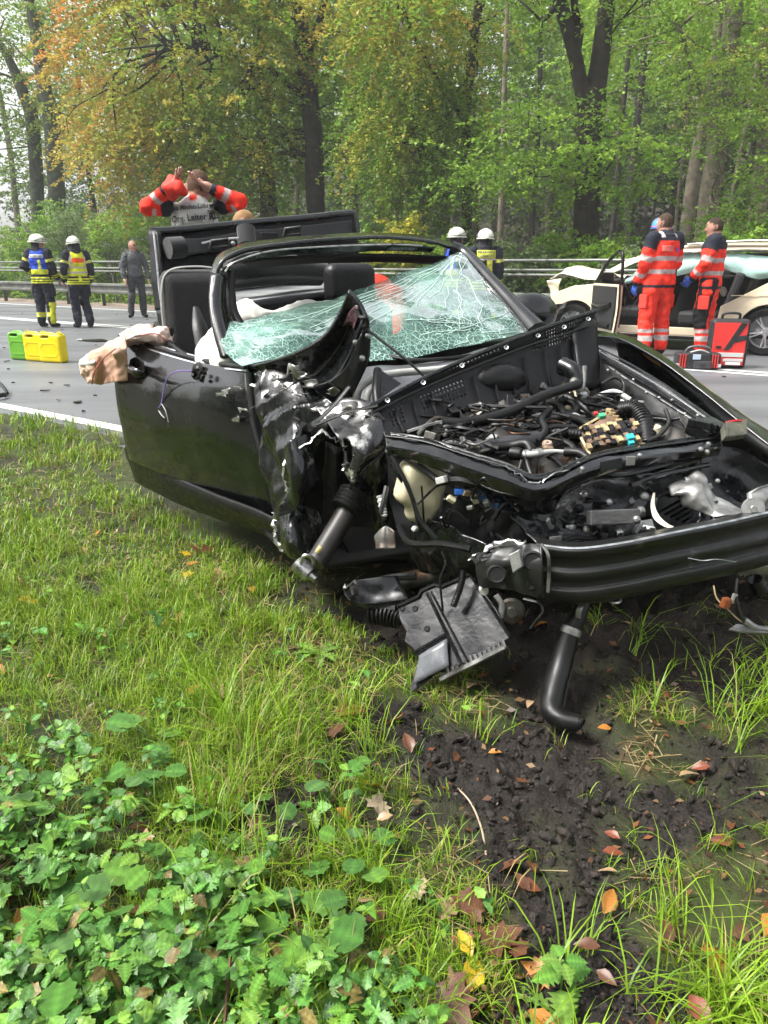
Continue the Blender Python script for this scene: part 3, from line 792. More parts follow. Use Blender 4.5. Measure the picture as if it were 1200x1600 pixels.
mdirty = mat("dirty_metal", (.12, .115, .105), .5, .8, var=.5, vscale=14, rvar=.15, color2=(.06, .035, .02), c2scale=8)
malu = mat("dull_aluminium", (.34, .34, .33), .45, .8, var=.4, vscale=16, rvar=.15, color2=(.06, .055, .045), c2scale=7, c2lo=.5, c2hi=.66)
mfab = mat("black_seat_fabric", (.006, .0063, .007), .75, spec=.3, var=.3, vscale=30, bump=.3, bscale=160, sheen=.3)
mleather = mat("black_leather", (.005, .005, .0055), .40, spec=.35, var=.25, vscale=18, bump=.25, bscale=70)
mliner = mat("roof_liner", (.008, .0083, .009), .7, spec=.3, var=.25, vscale=8, bump=.2, bscale=120)
mcream = mat("cream_plastic", (.64, .58, .40), .38, var=.12, vscale=5, color2=(.30, .25, .14), c2scale=6, c2lo=.58, c2hi=.75)
mbag = mat("airbag_white", (.72, .70, .64), .8, var=.1, vscale=5, bump=.6, bscale=14)
mpink = mat("airbag_salmon", (.56, .33, .23), .8, var=.15, vscale=4, bump=.7, bscale=12, color2=(.64, .48, .38), c2scale=4, c2lo=.45, c2hi=.65)
mchrome = mat("chrome_trim", (.80, .81, .82), .18, .9)
mwire = mat("black_wire", (.012, .012, .012), .45)
mgrey = mat("grey_pipe", (.42, .42, .40), .4, var=.2, vscale=10)
mblue = mat("blue_plug", (.02, .12, .45), .35); mred = mat("red_plastic", (.50, .02, .02), .4); mcyan = mat("cyan_fuse", (.03, .45, .50), .4); mgreenp = mat("green_fuse", (.05, .35, .18), .4)
mtan = mat("tan_fusebox", (.42, .33, .17), .5, var=.25, vscale=20, color2=(.20, .14, .07), c2scale=14)
mbrown = mat("brown_oxide", (.16, .10, .065), .7, var=.5, vscale=10)
mblack = mat("deep_black", (.004, .004, .004), .8)

C0 = np.array((-.1, 3.2, 0.0))
car = thing("wrecked_car", "wrecked black car with crushed front, cracked windscreen and roof peeled back", "car", C0)

def crack_material():
    m = bpy.data.materials.new("shattered_windscreen"); m.use_nodes = True
    N, L = m.node_tree.nodes, m.node_tree.links
    b = N["Principled BSDF"]
    tc = N.new("ShaderNodeTexCoord")
    warp = N.new("ShaderNodeTexNoise"); warp.inputs["Scale"].default_value = 6; warp.inputs["Detail"].default_value = 3
    L.new(tc.outputs["Object"], warp.inputs["Vector"])
    sc_ = N.new("ShaderNodeVectorMath"); sc_.operation = 'SCALE'; sc_.inputs["Scale"].default_value = .10
    ad = N.new("ShaderNodeVectorMath"); ad.operation = 'ADD'
    L.new(warp.outputs["Color"], sc_.inputs[0]); L.new(tc.outputs["Object"], ad.inputs[0]); L.new(sc_.outputs[0], ad.inputs[1])
    facs = []
    for s, w in ((7, .004), (19, .008), (58, .022)):
        v = N.new("ShaderNodeTexVoronoi"); v.feature = 'DISTANCE_TO_EDGE'; v.inputs["Scale"].default_value = s
        L.new(ad.outputs[0], v.inputs["Vector"])
        r = N.new("ShaderNodeMapRange"); r.inputs["From Min"].default_value = w * .35; r.inputs["From Max"].default_value = w * 1.8; r.inputs["To Min"].default_value = 1; r.inputs["To Max"].default_value = 0
        L.new(v.outputs["Distance"], r.inputs["Value"]); facs.append(r.outputs[0])
    at = N.new("ShaderNodeAttribute"); at.attribute_name = "Col"
    sep = N.new("ShaderNodeSeparateColor"); L.new(at.outputs["Color"], sep.inputs[0])
    def mth(op, a, c, clamp=True):
        q = N.new("ShaderNodeMath"); q.operation = op; q.use_clamp = clamp
        for i, x in enumerate((a, c)):
            if isinstance(x, (int, float)): q.inputs[i].default_value = x
            else: L.new(x, q.inputs[i])
        return q.outputs[0]
    fine = mth('MULTIPLY', facs[2], sep.outputs[0])                 # red: how finely shattered
    mid = mth('MULTIPLY', facs[1], mth('ADD', sep.outputs[0], .25))
    tot = mth('MAXIMUM', mth('MAXIMUM', mth('MULTIPLY', facs[0], .55), mid), fine)
    nz = N.new("ShaderNodeTexNoise"); nz.inputs["Scale"].default_value = 9; nz.inputs["Detail"].default_value = 4
    L.new(tc.outputs["Object"], nz.inputs["Vector"])
    tot = mth('MULTIPLY', tot, mth('MULTIPLY', nz.outputs["Fac"], 2.1))
    frost_glare = mth('MULTIPLY', sep.outputs[1], .45)                    # green: milky zones and painted white reflection streaks
    opac = mth('MAXIMUM', mth('MULTIPLY', tot, .95), mth('ADD', mth('MULTIPLY', sep.outputs[0], .13), frost_glare))
    d = N.new("ShaderNodeBsdfDiffuse"); d.inputs["Color"].default_value = (.30, .56, .47, 1)
    g = N.new("ShaderNodeBsdfGlossy"); g.inputs["Roughness"].default_value = .05; g.inputs["Color"].default_value = (1, 1, 1, 1)
    t = N.new("ShaderNodeBsdfTransparent"); t.inputs["Color"].default_value = (.52, .76, .66, 1)
    fr = N.new("ShaderNodeFresnel"); fr.inputs["IOR"].default_value = 1.22
    bp = N.new("ShaderNodeBump"); bp.inputs["Strength"].default_value = .25; bp.inputs["Distance"].default_value = .004
    L.new(tot, bp.inputs["Height"]); L.new(bp.outputs[0], g.inputs["Normal"])
    m1 = N.new("ShaderNodeMixShader"); L.new(mth('MULTIPLY', fr.outputs[0], .55), m1.inputs[0]); L.new(t.outputs[0], m1.inputs[1]); L.new(g.outputs[0], m1.inputs[2])
    cm = N.new("ShaderNodeMix"); cm.data_type = 'RGBA'; L.new(tot, cm.inputs["Factor"]); cm.inputs["A"].default_value = (.30, .56, .47, 1); cm.inputs["B"].default_value = (.50, .72, .65, 1); L.new(cm.outputs["Result"], d.inputs["Color"])
    m2 = N.new("ShaderNodeMixShader"); L.new(opac, m2.inputs[0]); L.new(m1.outputs[0], m2.inputs[1]); L.new(d.outputs[0], m2.inputs[2])
    L.new(m2.outputs[0], N["Material Output"].inputs["Surface"])
    return m
mcrack = crack_material()

rgs = np.random.default_rng(19)
# ---- passenger door, standing slightly ajar
def SG(rows, offs):                           # rows of (u, v) on the flank with an outward offset per row or point
    return [[S(u, v, o if np.isscalar(o) else o[j]) for j, (u, v) in enumerate(row)] for row, o in zip(rows, offs)]
door = patch("door", SG([
    [(190, 526), (235, 544), (290, 562), (340, 573), (388, 582)],
    [(182, 566), (230, 585), (285, 600), (340, 612), (392, 622)],
    [(185, 620), (235, 640), (290, 655), (345, 668), (402, 680)],
    [(194, 670), (245, 692), (300, 712), (355, 730), (418, 742)],
    [(205, 716), (258, 740), (315, 760), (370, 782), (432, 806)]],
    [[.07, .05, .03, .02, 0], [.14, .115, .085, .06, .02], [.155, .13, .10, .07, .03], [.13, .11, .08, .05, .02], [.08, .06, .04, .02, 0]]),
    mpaint, car, 44, 44, .02, noise=[(.0022, 3.2, 4), (.0010, 9, 14)], label="dusty black front passenger door hanging slightly open")
tube("window_trim", [S(188, 527, .075), S(235, 546, .055), S(290, 563, .035), S(340, 574, .02), S(386, 580, .01)], .008, mchrome, door, flat=.6)
tube("window_seal", [S(188, 523, .055), S(235, 541, .035), S(290, 557, .012), S(340, 568, 0), S(384, 575, -.01)], .011, mrub, door)
tube("window_trim", [S(192, 519, .035), S(235, 536, .015), S(290, 552, -.005), S(335, 563, -.02)], .006, mchrome, door, flat=.6)
# recessed handle
patch("handle_recess", [[S(203, 562, .142), S(212, 558, .138), S(224, 564, .130)], [S(202, 574, .143), S(213, 573, .110), S(226, 578, .130)], [S(206, 588, .148), S(214, 592, .142), S(224, 589, .135)]], mblack, door, 8, 8, .002)
tube("handle", [S(194, 571, .165), S(204, 577, .195), S(216, 583, .190), S(224, 586, .155)], [.008, .012, .012, .009], mpaint, door, flat=1.4)
tube("handle_rod", [S(193, 573, .15), S(199, 576, .175)], .008, mchrome, door)
# hole where the wing mirror was torn away, with its loose wires
lathe("mirror_mount", [(.0, .018), (.02, .02), (.036, .014), (.042, 0), (.03, -.01)], mrub, door, 14, axis=(SN[0], SN[1], .1), c=S(311, 583, .055))
for k in range(7):
    a = k * .9; p = S(311 + 9 * math.cos(a), 583 + 8 * math.sin(a), .08)
    box("mirror_plug", p, (.014, .012, .016), mplas, door, rot=rotm((.3, .5, 1), a), bevel=.002)
mpurple = mat("purple_wire", (.22, .15, .42), .4)
tube("loose_wire", [S(300, 580, .08), S(278, 580, .12), S(262, 590, .13), S(256, 610, .13), S(252, 630, .13), S(245, 641, .13)], .0028, mpurple, door, seg=5)
tube("loose_wire", [S(252, 630, .13), S(259, 643, .135), S(263, 660, .13)], .0018, mgrey, door, seg=5)
tube("loose_wire", [S(247, 640, .13), S(252, 648, .135), S(257, 653, .13)], .0022, mgrey, door, seg=5)
# scrapes at the front of the door
for k, (u, v) in enumerate(((352, 612), (372, 606), (380, 640), (345, 616), (365, 655))):
    patch("scrape", [[S(u + 7 * (jj - 1) + rgs.normal() * 2, v + 3 * (ii - 1) + rgs.normal() * 2, .068 - (u - 340) * .0009 + .018) for jj in range(3)] for ii in range(3)], mtear, door, 7, 7, .001, noise=(.002, 40, k))
# sill below the door
sill = patch("sill", SG([[(200, 688), (260, 735), (330, 768), (400, 795), (440, 815)], [(196, 706), (258, 748), (330, 782), (400, 808), (446, 828)], [(205, 730), (262, 760), (332, 790), (402, 815), (448, 836)], [(212, 752), (266, 780), (334, 808), (404, 832), (450, 852)]],
    [.055, .06, .03, -.06]), mplas, car, 12, 30, .01, noise=(.002, 6, 2))
box("sill_end", S(205, 692, .035), (.05, .03, .05), mmet, sill, rot=rotm((0, 0, 1), .9), bevel=.006)
tube("door_seal", [S(388, 582, .015), S(394, 640, .03), S(404, 690, .03), S(420, 745, .025), S(433, 806, .01)], .011, mblack, car)

# ---- crushed wing: several torn sheets
wing = patch("front_wing", [
    [S(392, 580, .02), W(420, 572, 2.62), W(455, 585, 2.56), W(492, 607, 2.48), W(520, 630, 2.40)],
    [S(398, 630, .05), W(425, 622, 2.52), W(462, 632, 2.42), W(492, 655, 2.38), W(512, 668, 2.36)],
    [S(408, 690, .05), W(430, 690, 2.47), W(458, 700, 2.35), W(476, 712, 2.38), W(487, 716, 2.40)],
    [S(424, 748, .04), W(440, 755, 2.45), W(455, 762, 2.33), W(462, 770, 2.36), W(468, 772, 2.4)],
    [S(436, 805, .03), W(442, 815, 2.42), W(450, 822, 2.34), W(455, 830, 2.34), W(462, 835, 2.38)]],
    mcrush, car, 40, 40, .003, noise=[(.026, 3.6, 41), (.010, 8, 43), (.003, 18, 45)], crease=True, facet=True, label="crushed and torn black front wing")
patch("wing_flap", [[W(430, 822, 2.40), W(445, 800, 2.33), W(470, 790, 2.33), W(500, 800, 2.4)], [W(436, 850, 2.36), W(452, 845, 2.26), W(478, 842, 2.28), W(500, 850, 2.38)], [W(455, 872, 2.34), W(468, 878, 2.26), W(486, 880, 2.28), W(505, 878, 2.36)]],
    mcrush, wing, 26, 26, .003, noise=[(.014, 6, 51), (.005, 14, 52)], crease=True, facet=True)
patch("wing_flap", [[W(440, 715, 2.34), W(452, 690, 2.26), W(475, 680, 2.30)], [W(448, 760, 2.31), W(462, 740, 2.22), W(488, 715, 2.28)], [W(440, 810, 2.33), W(466, 790, 2.24), W(500, 750, 2.32)]],
    mpaint, wing, 24, 24, .003, noise=[(.012, 6, 61), (.004, 14, 62)], crease=True, facet=True)
# bright torn lip over the wheel arch
def lip(name, pts, r, par=wing, m=None, seed=0):
    P = crom(np.array(pts), 5 * len(pts)); rg = np.random.default_rng(seed)
    P = P + rg.normal(size=P.shape) * r * .6
    rr = r * (.4 + .9 * rg.random(len(P)))
    return tube(name, P, rr, m or mtear, par, seg=6, smooth=False, flat=.35)
lip("torn_edge", [W(455, 735, 2.27), W(468, 705, 2.25), W(490, 682, 2.26), W(505, 672, 2.27)], .006, seed=1)
lip("torn_edge", [W(505, 672, 2.27), W(520, 686, 2.22), W(535, 690, 2.2), W(541, 712, 2.18), W(536, 735, 2.18)], .007, seed=2)
lip("torn_edge", [W(462, 640, 2.38), W(464, 672, 2.36), W(458, 700, 2.32), W(454, 730, 2.30)], .005, seed=3)
lip("torn_edge", [W(392, 640, 2.6), W(420, 612, 2.52), W(450, 607, 2.46), W(480, 615, 2.42)], .005, seed=4)
lip("torn_edge", [W(428, 800, 2.38), W(429, 822, 2.36), W(432, 840, 2.35), W(446, 866, 2.33)], .007, seed=5)
lip("torn_edge", [W(448, 690, 2.3), W(446, 720, 2.27), W(442, 745, 2.27), W(450, 770, 2.26)], .004, seed=6)
for k, (u, v, y) in enumerate([(462, 575, 2.50), (470, 585, 2.48), (455, 600, 2.50), (520, 612, 2.40), (486, 600, 2.46), (500, 640, 2.36), (410, 600, 2.60), (430, 590, 2.57), (540, 640, 2.28), (575, 650, 2.26)]):
    rg = np.random.default_rng(900 + k)
    patch("paint_flake", [[W(u + rg.normal() * 5 + 9 * (j - 1), v + rg.normal() * 3 + 4 * (i - 1), y + rg.normal() * .008) for j in range(3)] for i in range(3)], mtear, wing, 7, 7, .001, noise=(.003, 40, k))
# inner wheel-house panel with the torn strut tower
tower = patch("strut_tower", [
    [W(498, 642, 2.36), W(530, 628, 2.34), W(565, 630, 2.32), W(602, 664, 2.28)],
    [W(520, 672, 2.26), W(548, 664, 2.24), W(580, 666, 2.22), W(604, 690, 2.2)],
    [W(536, 700, 2.20), W(552, 700, 2.17), W(574, 706, 2.16), W(594, 716, 2.18)],
    [W(532, 735, 2.19), W(545, 745, 2.16), W(556, 748, 2.15), W(574, 736, 2.18)],
    [W(540, 760, 2.2), W(546, 768, 2.18), W(552, 768, 2.18), W(560, 760, 2.2)]],
    mat("bright_scuffed", (.05, .05, .05), .25, .6, coat=.3, color2=(.62, .61, .58), c2scale=14, c2lo=.54, c2hi=.62, rvar=.1, vscale=14), car, 40, 36, .004, noise=[(.020, 5, 71), (.007, 13, 72)], crease=True, facet=True, hole=lambda a, b: ((a - .52) / .12) ** 2 + ((b - .16) / .14) ** 2 < 1 or ((a - .78) / .06) ** 2 + ((b - .55) / .2) ** 2 < 1, label="scraped bright strut tower sheet")
patch("wheel_house", [[W(450, 700, 2.62), W(520, 660, 2.60), W(600, 690, 2.60)], [W(440, 790, 2.66), W(520, 770, 2.72), W(610, 790, 2.66)], [W(450, 870, 2.62), W(530, 880, 2.64), W(640, 880, 2.6)]], mplas, car, 20, 20, .004, noise=(.02, 6, 81))
patch("wheel_house_liner", [[W(512, 690, 2.50), W(530, 700, 2.42)], [W(505, 780, 2.52), W(530, 790, 2.44)], [W(520, 860, 2.5), W(545, 880, 2.42)]], mplas, car, 14, 8, .004, noise=(.012, 9, 83))
patch("wheel_house_liner", [[W(560, 745, 2.28), W(580, 720, 2.22), W(600, 700, 2.24)], [W(575, 790, 2.32), W(590, 780, 2.26), W(606, 770, 2.28)], [W(590, 860, 2.38), W(602, 850, 2.34), W(612, 840, 2.34)]], mcrush, car, 20, 20, .004, noise=[(.010, 7, 85), (.004, 18, 86)], crease=True, facet=True)
# shock absorber hanging out
st = tube("shock_absorber", [W(551, 785, 2.26), W(512, 850, 2.17), W(492, 880, 2.12)], [.034, .034, .032], mat("strut_black", (.022, .020, .018), .45, .2, var=.4, vscale=14), car, seg=16, n=8)
for k in range(5):
    p = W(549 - 3 * k + 3, 772 + 5.5 * k, 2.265 - .01 * k)
    lathe("bellows_ring", [(.020, -.008), (.046, -.006), (.050, 0), (.046, .006), (.020, .008)], mrub, st, 18, axis=W(492, 880, 2.12) - W(551, 785, 2.26), c=p)
lathe("label_band", [(.0355, -.02), (.0355, .02)], mat("yellow_label", (.55, .48, .18), .5), st, 16, axis=W(492, 880, 2.12) - W(551, 785, 2.26), c=W(500, 861, 2.145)) if False else patch("label_sticker", [[W(492, 862, 2.105), W(498, 852, 2.115)], [W(498, 866, 2.105), W(504, 855, 2.115)]], mat("yellow_label", (.55, .48, .18), .5), st, 3, 3, .001)
lathe("bushing", [(.0, -.03), (.016, -.032), (.026, -.028), (.027, .026), (.018, .03), (.012, .03), (.012, .05), (.0, .052)], mmet, st, 18, axis=(.75, -.35, -.55), c=W(474, 889, 2.09))
tube("strut_fork", [W(470, 880, 2.07), W(476, 868, 2.06), W(488, 872, 2.07), W(490, 884, 2.09)], .006, mmet, st, seg=6)

# ---- bent-up wing corner standing over the windscreen
corner = patch("bent_panel", [
    [W(546, 452, 2.46), W(560, 470, 2.44), W(574, 495, 2.42)],
    [W(528, 492, 2.46), W(546, 512, 2.50), W(562, 522, 2.42)],
    [W(505, 525, 2.46), W(524, 552, 2.52), W(548, 560, 2.42)],
    [W(470, 548, 2.48), W(490, 585, 2.54), W(520, 598, 2.42)],
    [W(430, 562, 2.56), W(448, 585, 2.58), W(470, 606, 2.48)],
    [W(398, 570, 2.62), W(410, 580, 2.62), W(425, 592, 2.58)]], mgloss, car, 36, 20, .012, noise=(.002, 7, 5), label="curved black panel bent upward over the windscreen")
patch("bent_panel_flange", [[W(574, 495, 2.41), W(578, 520, 2.44)], [W(562, 530, 2.40), W(576, 560, 2.44)], [W(548, 572, 2.40), W(564, 590, 2.42)], [W(530, 605, 2.40), W(550, 620, 2.40)]], mplas, corner, 20, 6, .006, noise=(.003, 10, 7))
patch("bent_panel_rib", [[W(555, 540, 2.38), W(566, 520, 2.38)], [W(540, 575, 2.38), W(560, 570, 2.37)], [W(510, 598, 2.40), W(545, 615, 2.37)]], mpaint, corner, 16, 8, .004, noise=(.004, 9, 9))
patch("print_patch", [[W(546, 486, 2.452), W(558, 476, 2.425), W(560, 492, 2.425)], [W(535, 510, 2.47), W(549, 508, 2.46), W(552, 518, 2.44)]], mat("dark_grid_print", (.05, .02, .03), .35, color2=(.11, .07, .07), c2scale=60), corner, 6, 6, .001)
for (u, v) in ((556, 535), (566, 560), (547, 590), (575, 525)): lathe("bolt", [(0, .008), (.007, .006), (.010, 0), (.010, -.004)], mmet, corner, 10, axis=(.2, -1, .1), c=W(u, v, 2.385))
tube("stay_rod", [W(566, 508, 2.40), W(600, 535, 2.38), W(632, 560, 2.36), W(662, 587, 2.36)], .0045, mwire, car, seg=6)
tube("clip", [W(556, 484, 2.40), W(562, 495, 2.39), W(572, 497, 2.38), W(574, 508, 2.39), W(566, 512, 2.4)], .007, mplas, corner, seg=6)
tube("hinge_bracket", [W(450, 585, 2.45), W(452, 572, 2.42), W(458, 578, 2.40), W(466, 590, 2.41), W(476, 588, 2.42)], .005, mtear, corner, seg=5, flat=2.0)
tube("weather_strip", [W(545, 605, 2.30), W(520, 635, 2.26), W(494, 660, 2.22), W(498, 662, 2.20), W(540, 645, 2.18), W(590, 634, 2.18)], .010, mrub, car, seg=6, n=40, flat=.5)

# ---- windscreen, still in one shattered sheet
WS = [[W(352, 503, 2.86), W(430, 488, 3.0), W(520, 462, 3.16), W(620, 430, 3.34), W(722, 392, 3.55)],
      [W(346, 518, 2.80), W(440, 512, 2.86), W(530, 490, 3.0), W(650, 460, 3.18), W(752, 428, 3.40)],
      [W(350, 545, 2.70), W(440, 535, 2.76), W(545, 522, 2.88), W(670, 500, 3.04), W(790, 470, 3.22)],
      [W(378, 572, 2.62), W(455, 560, 2.72), W(560, 566, 2.80), W(690, 552, 2.92), W(828, 513, 3.04)]]
ws = patch("windscreen", WS, mcrack, car, 50, 90, 0, noise=[(.010, 4, 31), (.003, 12, 33)], label="shattered green laminated windscreen sagging to one side")
Vw = np.array([v.co[:] for v in ws.data.vertices]) + C0
a = np.linspace(0, 1, 50)[:, None] * np.ones((1, 90)); bq = np.ones((50, 1)) * np.linspace(0, 1, 90)[None]
def gau(x, y, cx, cy, sx, sy): return np.exp(-((x - cx) / sx) ** 2 - ((y - cy) / sy) ** 2)
fin = np.clip(1.0 * np.exp(-(bq / .28) ** 2) + .9 * gau(a, bq, .95, .5, .22, .4) + .45 * gau(a, bq, .7, .85, .3, .15) + .18, 0, 1)
fro_glare = np.clip(.55 * gau(a, bq, .18, .83, .32, .065) + .55 * gau(a, bq, .55, .66, .30, .05) + .5 * gau(a, bq, .35, .18, .12, .12) + .30 * gau(a, bq, .6, .1, .6, .22) + .06, 0, .8)  # first two streaks paint white reflections, the rest is milky glass
at_ = ws.data.color_attributes.new("Col", 'FLOAT_COLOR', 'POINT')
cc = np.ones((50 * 90, 4), np.float32); cc[:, 0] = fin.ravel(); cc[:, 1] = fro_glare.ravel(); cc[:, 2] = 0
at_.data.foreach_set("color", cc.ravel())
# long cracks, thin ridges on the glass
rgc = np.random.default_rng(77)
mridge = mat("crack_white", (.55, .72, .66), .3, spec=.6)
def wsp(i, j):
    i = min(max(i, 0), 49); j = min(max(j, 0), 89); return Vw[int(i) * 90 + int(j)]
cr = []
for k in range(26):
    hub = (2, 87) if k < 12 else (40 + 6 * rgc.random(), 70 + 10 * rgc.random())
    th = math.pi / 2 + .1 + 1.35 * (k / 12) if k < 12 else 2 * math.pi * rgc.random()
    ln = 26 + 34 * rgc.random() if k < 12 else 8 + 16 * rgc.random()
    pts = []
    for s in np.linspace(.5, ln, 9):
        i = hub[0] + abs(math.sin(th)) * s * .8 if k < 12 else hub[0] + math.sin(th) * s
        j = hub[1] + math.cos(th) * s * 1.3 + rgc.normal() * .8
        if not (0 <= i <= 49 and 0 <= j <= 89): break
        pts.append(wsp(i, j) + np.array((0, -.003, .002)))
    if len(pts) > 3: cr.append(tube_geo(pts, .0011, 4, smooth=False))
V, F = join_geo(cr); _props(mk("long_cracks", V, F, mridge, ws), kind="stuff")

# ---- windscreen frame: roof header and pillars
hdr = patch("roof_header", [
    [W(338, 430, 2.93), W(352, 406, 2.95), W(400, 388, 3.02), W(500, 376, 3.18), W(600, 372, 3.34), W(670, 378, 3.46), W(705, 388, 3.55)],
    [W(330, 426, 3.00), W(346, 398, 3.10), W(400, 379, 3.20), W(500, 369, 3.36), W(600, 366, 3.52), W(672, 371, 3.66), W(712, 384, 3.72)],
    ], mpaint, car, 6, 60, .012, noise=(.0015, 9, 3), label="glossy black roof header over the windscreen")
patch("header_face", [[W(345, 428, 2.94), W(358, 410, 2.95), W(402, 394, 3.02), W(500, 384, 3.18), W(600, 380, 3.34), W(680, 386, 3.48)],
    [W(350, 436, 2.96), W(362, 418, 2.97), W(405, 403, 3.04), W(500, 396, 3.2), W(600, 392, 3.36), W(672, 394, 3.49)]], mcrush, hdr, 8, 50, .006, noise=[(.004, 14, 21), (.002, 40, 22)])
tube("header_glue_line", [W(352, 424, 2.925), W(366, 410, 2.93), W(420, 393, 3.02), W(500, 386, 3.15), W(600, 382, 3.31), W(660, 384, 3.41)], .0035, mtear, hdr, seg=5)
apr = patch("windscreen_pillar", [[W(330, 430, 2.92), W(343, 428, 2.92), W(352, 434, 2.95)], [W(327, 470, 2.86), W(340, 472, 2.86), W(350, 476, 2.9)], [W(332, 510, 2.80), W(346, 514, 2.79), W(358, 516, 2.84)], [W(346, 560, 2.73), W(360, 560, 2.72), W(372, 558, 2.77)]], mpaint, car, 24, 8, .02, noise=(.002, 8, 4), label="bent black windscreen pillar on the door side")
tube("pillar_edge", [W(336, 432, 2.905), W(331, 470, 2.85), W(337, 510, 2.785), W(350, 556, 2.72)], .004, mtear, apr, seg=5)
tube("pillar_inner_trim", [W(362, 424, 2.99), W(360, 450, 2.97), W(366, 490, 2.92), W(385, 520, 2.88)], .018, mplas, apr, seg=8)
apl = tube("windscreen_pillar", [W(706, 388, 3.57), W(728, 398, 3.54), W(760, 432, 3.38), W(800, 476, 3.2), W(838, 520, 3.04)], [.035, .03, .03, .035, .05], mpaint, car, seg=10)
patch("header_lining", [[W(372, 408, 3.08), W(480, 400, 3.22), W(600, 398, 3.4), W(700, 402, 3.56)], [W(400, 416, 3.25), W(490, 410, 3.40), W(600, 408, 3.55), W(690, 412, 3.7)]], mblack, hdr, 6, 20, .01)

# ---- roof folded backwards, lining towards the camera
roof = patch("folded_roof", [
    [W(238, 362, 4.30), W(300, 358, 4.5), W(400, 349, 4.8), W(480, 341, 5.05), W(552, 333, 5.3)],
    [W(242, 400, 4.22), W(300, 395, 4.44), W(400, 385, 4.75), W(480, 376, 5.0), W(556, 368, 5.25)],
    [W(250, 450, 4.15), W(300, 448, 4.38), W(400, 440, 4.7), W(480, 430, 4.95), W(560, 424, 5.2)],
    [W(262, 520, 4.10), W(300, 500, 4.3), W(400, 480, 4.6), W(480, 470, 4.9), W(560, 462, 5.1)]], mliner, car, 24, 40, .03, noise=(.004, 4, 6), label="cut roof folded back showing its dark lining")
tube("roof_edge", [W(234, 360, 4.28), W(246, 361, 4.3), W(300, 357, 4.46), W(400, 347, 4.78), W(480, 340, 5.03), W(545, 333, 5.26), W(555, 340, 5.28), W(558, 372, 5.25)], .022, mpaint, roof)
patch("roof_side_rail", [[W(234, 360, 4.26), W(250, 362, 4.22)], [W(238, 410, 4.18), W(254, 412, 4.14)], [W(242, 455, 4.12), W(258, 456, 4.08)], [W(246, 486, 4.08), W(262, 486, 4.04)]], mplas, roof, 20, 8, .03, noise=(.003, 9, 8))
tube("rail_seam", [W(240, 362, 4.2), W(245, 410, 4.12), W(249, 455, 4.06), W(253, 484, 4.02)], .005, mmet, roof, seg=5)
patch("roof_cut_pillar", [[W(248, 486, 4.04), W(264, 484, 4.0)], [W(252, 520, 3.98), W(270, 520, 3.92)], [W(236, 545, 3.9), W(262, 548, 3.84)]], mplas, roof, 12, 6, .03, noise=(.004, 9, 8))
patch("roof_front_rail", [[W(262, 378, 4.28), W(330, 372, 4.5), W(400, 362, 4.72), W(480, 354, 4.98), W(548, 346, 5.2)], [W(266, 404, 4.22), W(330, 394, 4.44), W(400, 384, 4.66), W(480, 376, 4.92), W(550, 368, 5.14)]], mplas, roof, 10, 34, .03, noise=(.006, 6, 10))
for (u, v, y, w) in ((343, 383, 4.42, 28), (457, 364, 4.82, 26)):
    q = [W(u - w / 2, v + 5, y - .06), W(u - w / 2 + 2, v - 6, y - .06), W(u + w / 2 - 1, v - 9, y - .04), W(u + w / 2, v + 2, y - .04)]
    tube("grab_handle", q + [q[0]], .012, mplas, roof, seg=8, smooth=False)
    plate("handle_cup", q, .01, mblack, roof)
tube("sun_visor_roll", [W(384, 356, 4.55), W(386, 384, 4.5)], .052, mfab, roof, seg=14)
tube("sun_visor_roll", [W(262, 388, 4.16), W(286, 386, 4.22)], .055, mfab, roof, seg=12)
tube("lining_cord", [W(315, 380, 4.4), W(345, 374, 4.46), W(380, 372, 4.5), W(400, 378, 4.55)], .006, mmet, roof, seg=5)
box("dome_light", W(420, 372, 4.66), (.10, .05, .06), mplas, roof, rot=rotm((0, 0, 1), .6))
lathe("bolt", [(0, .01), (.012, .006), (.014, 0)], mmet, roof, 10, axis=(.2, -1, .2), c=W(364, 380, 4.46))
# folded fabric roll and rear window opening seen through the screen
tube("folded_lining", [W(355, 424, 4.0), W(400, 416, 4.1), W(450, 420, 4.3), W(508, 424, 4.45)], [.05, .075, .085, .05], mfab, car, seg=12)
tube("folded_lining", [W(352, 448, 3.9), W(420, 438, 4.1), W(500, 438, 4.4)], [.02, .03, .03], mplas, car, seg=8)
patch("rear_shelf", [[W(350, 478, 3.7), W(430, 468, 3.95), W(520, 458, 4.2)], [W(352, 456, 4.6), W(430, 447, 4.85), W(520, 438, 5.1)]], mat("dusty_glass_shelf", (.30, .31, .31), .3, var=.3, vscale=6), car, 6, 10, .01)
patch("rear_seat_back", [[W(350, 480, 3.68), W(440, 464, 3.9), W(540, 452, 4.1)], [W(356, 520, 3.7), W(440, 510, 3.9), W(540, 500, 4.1)]], mleather, car, 6, 10, .06)
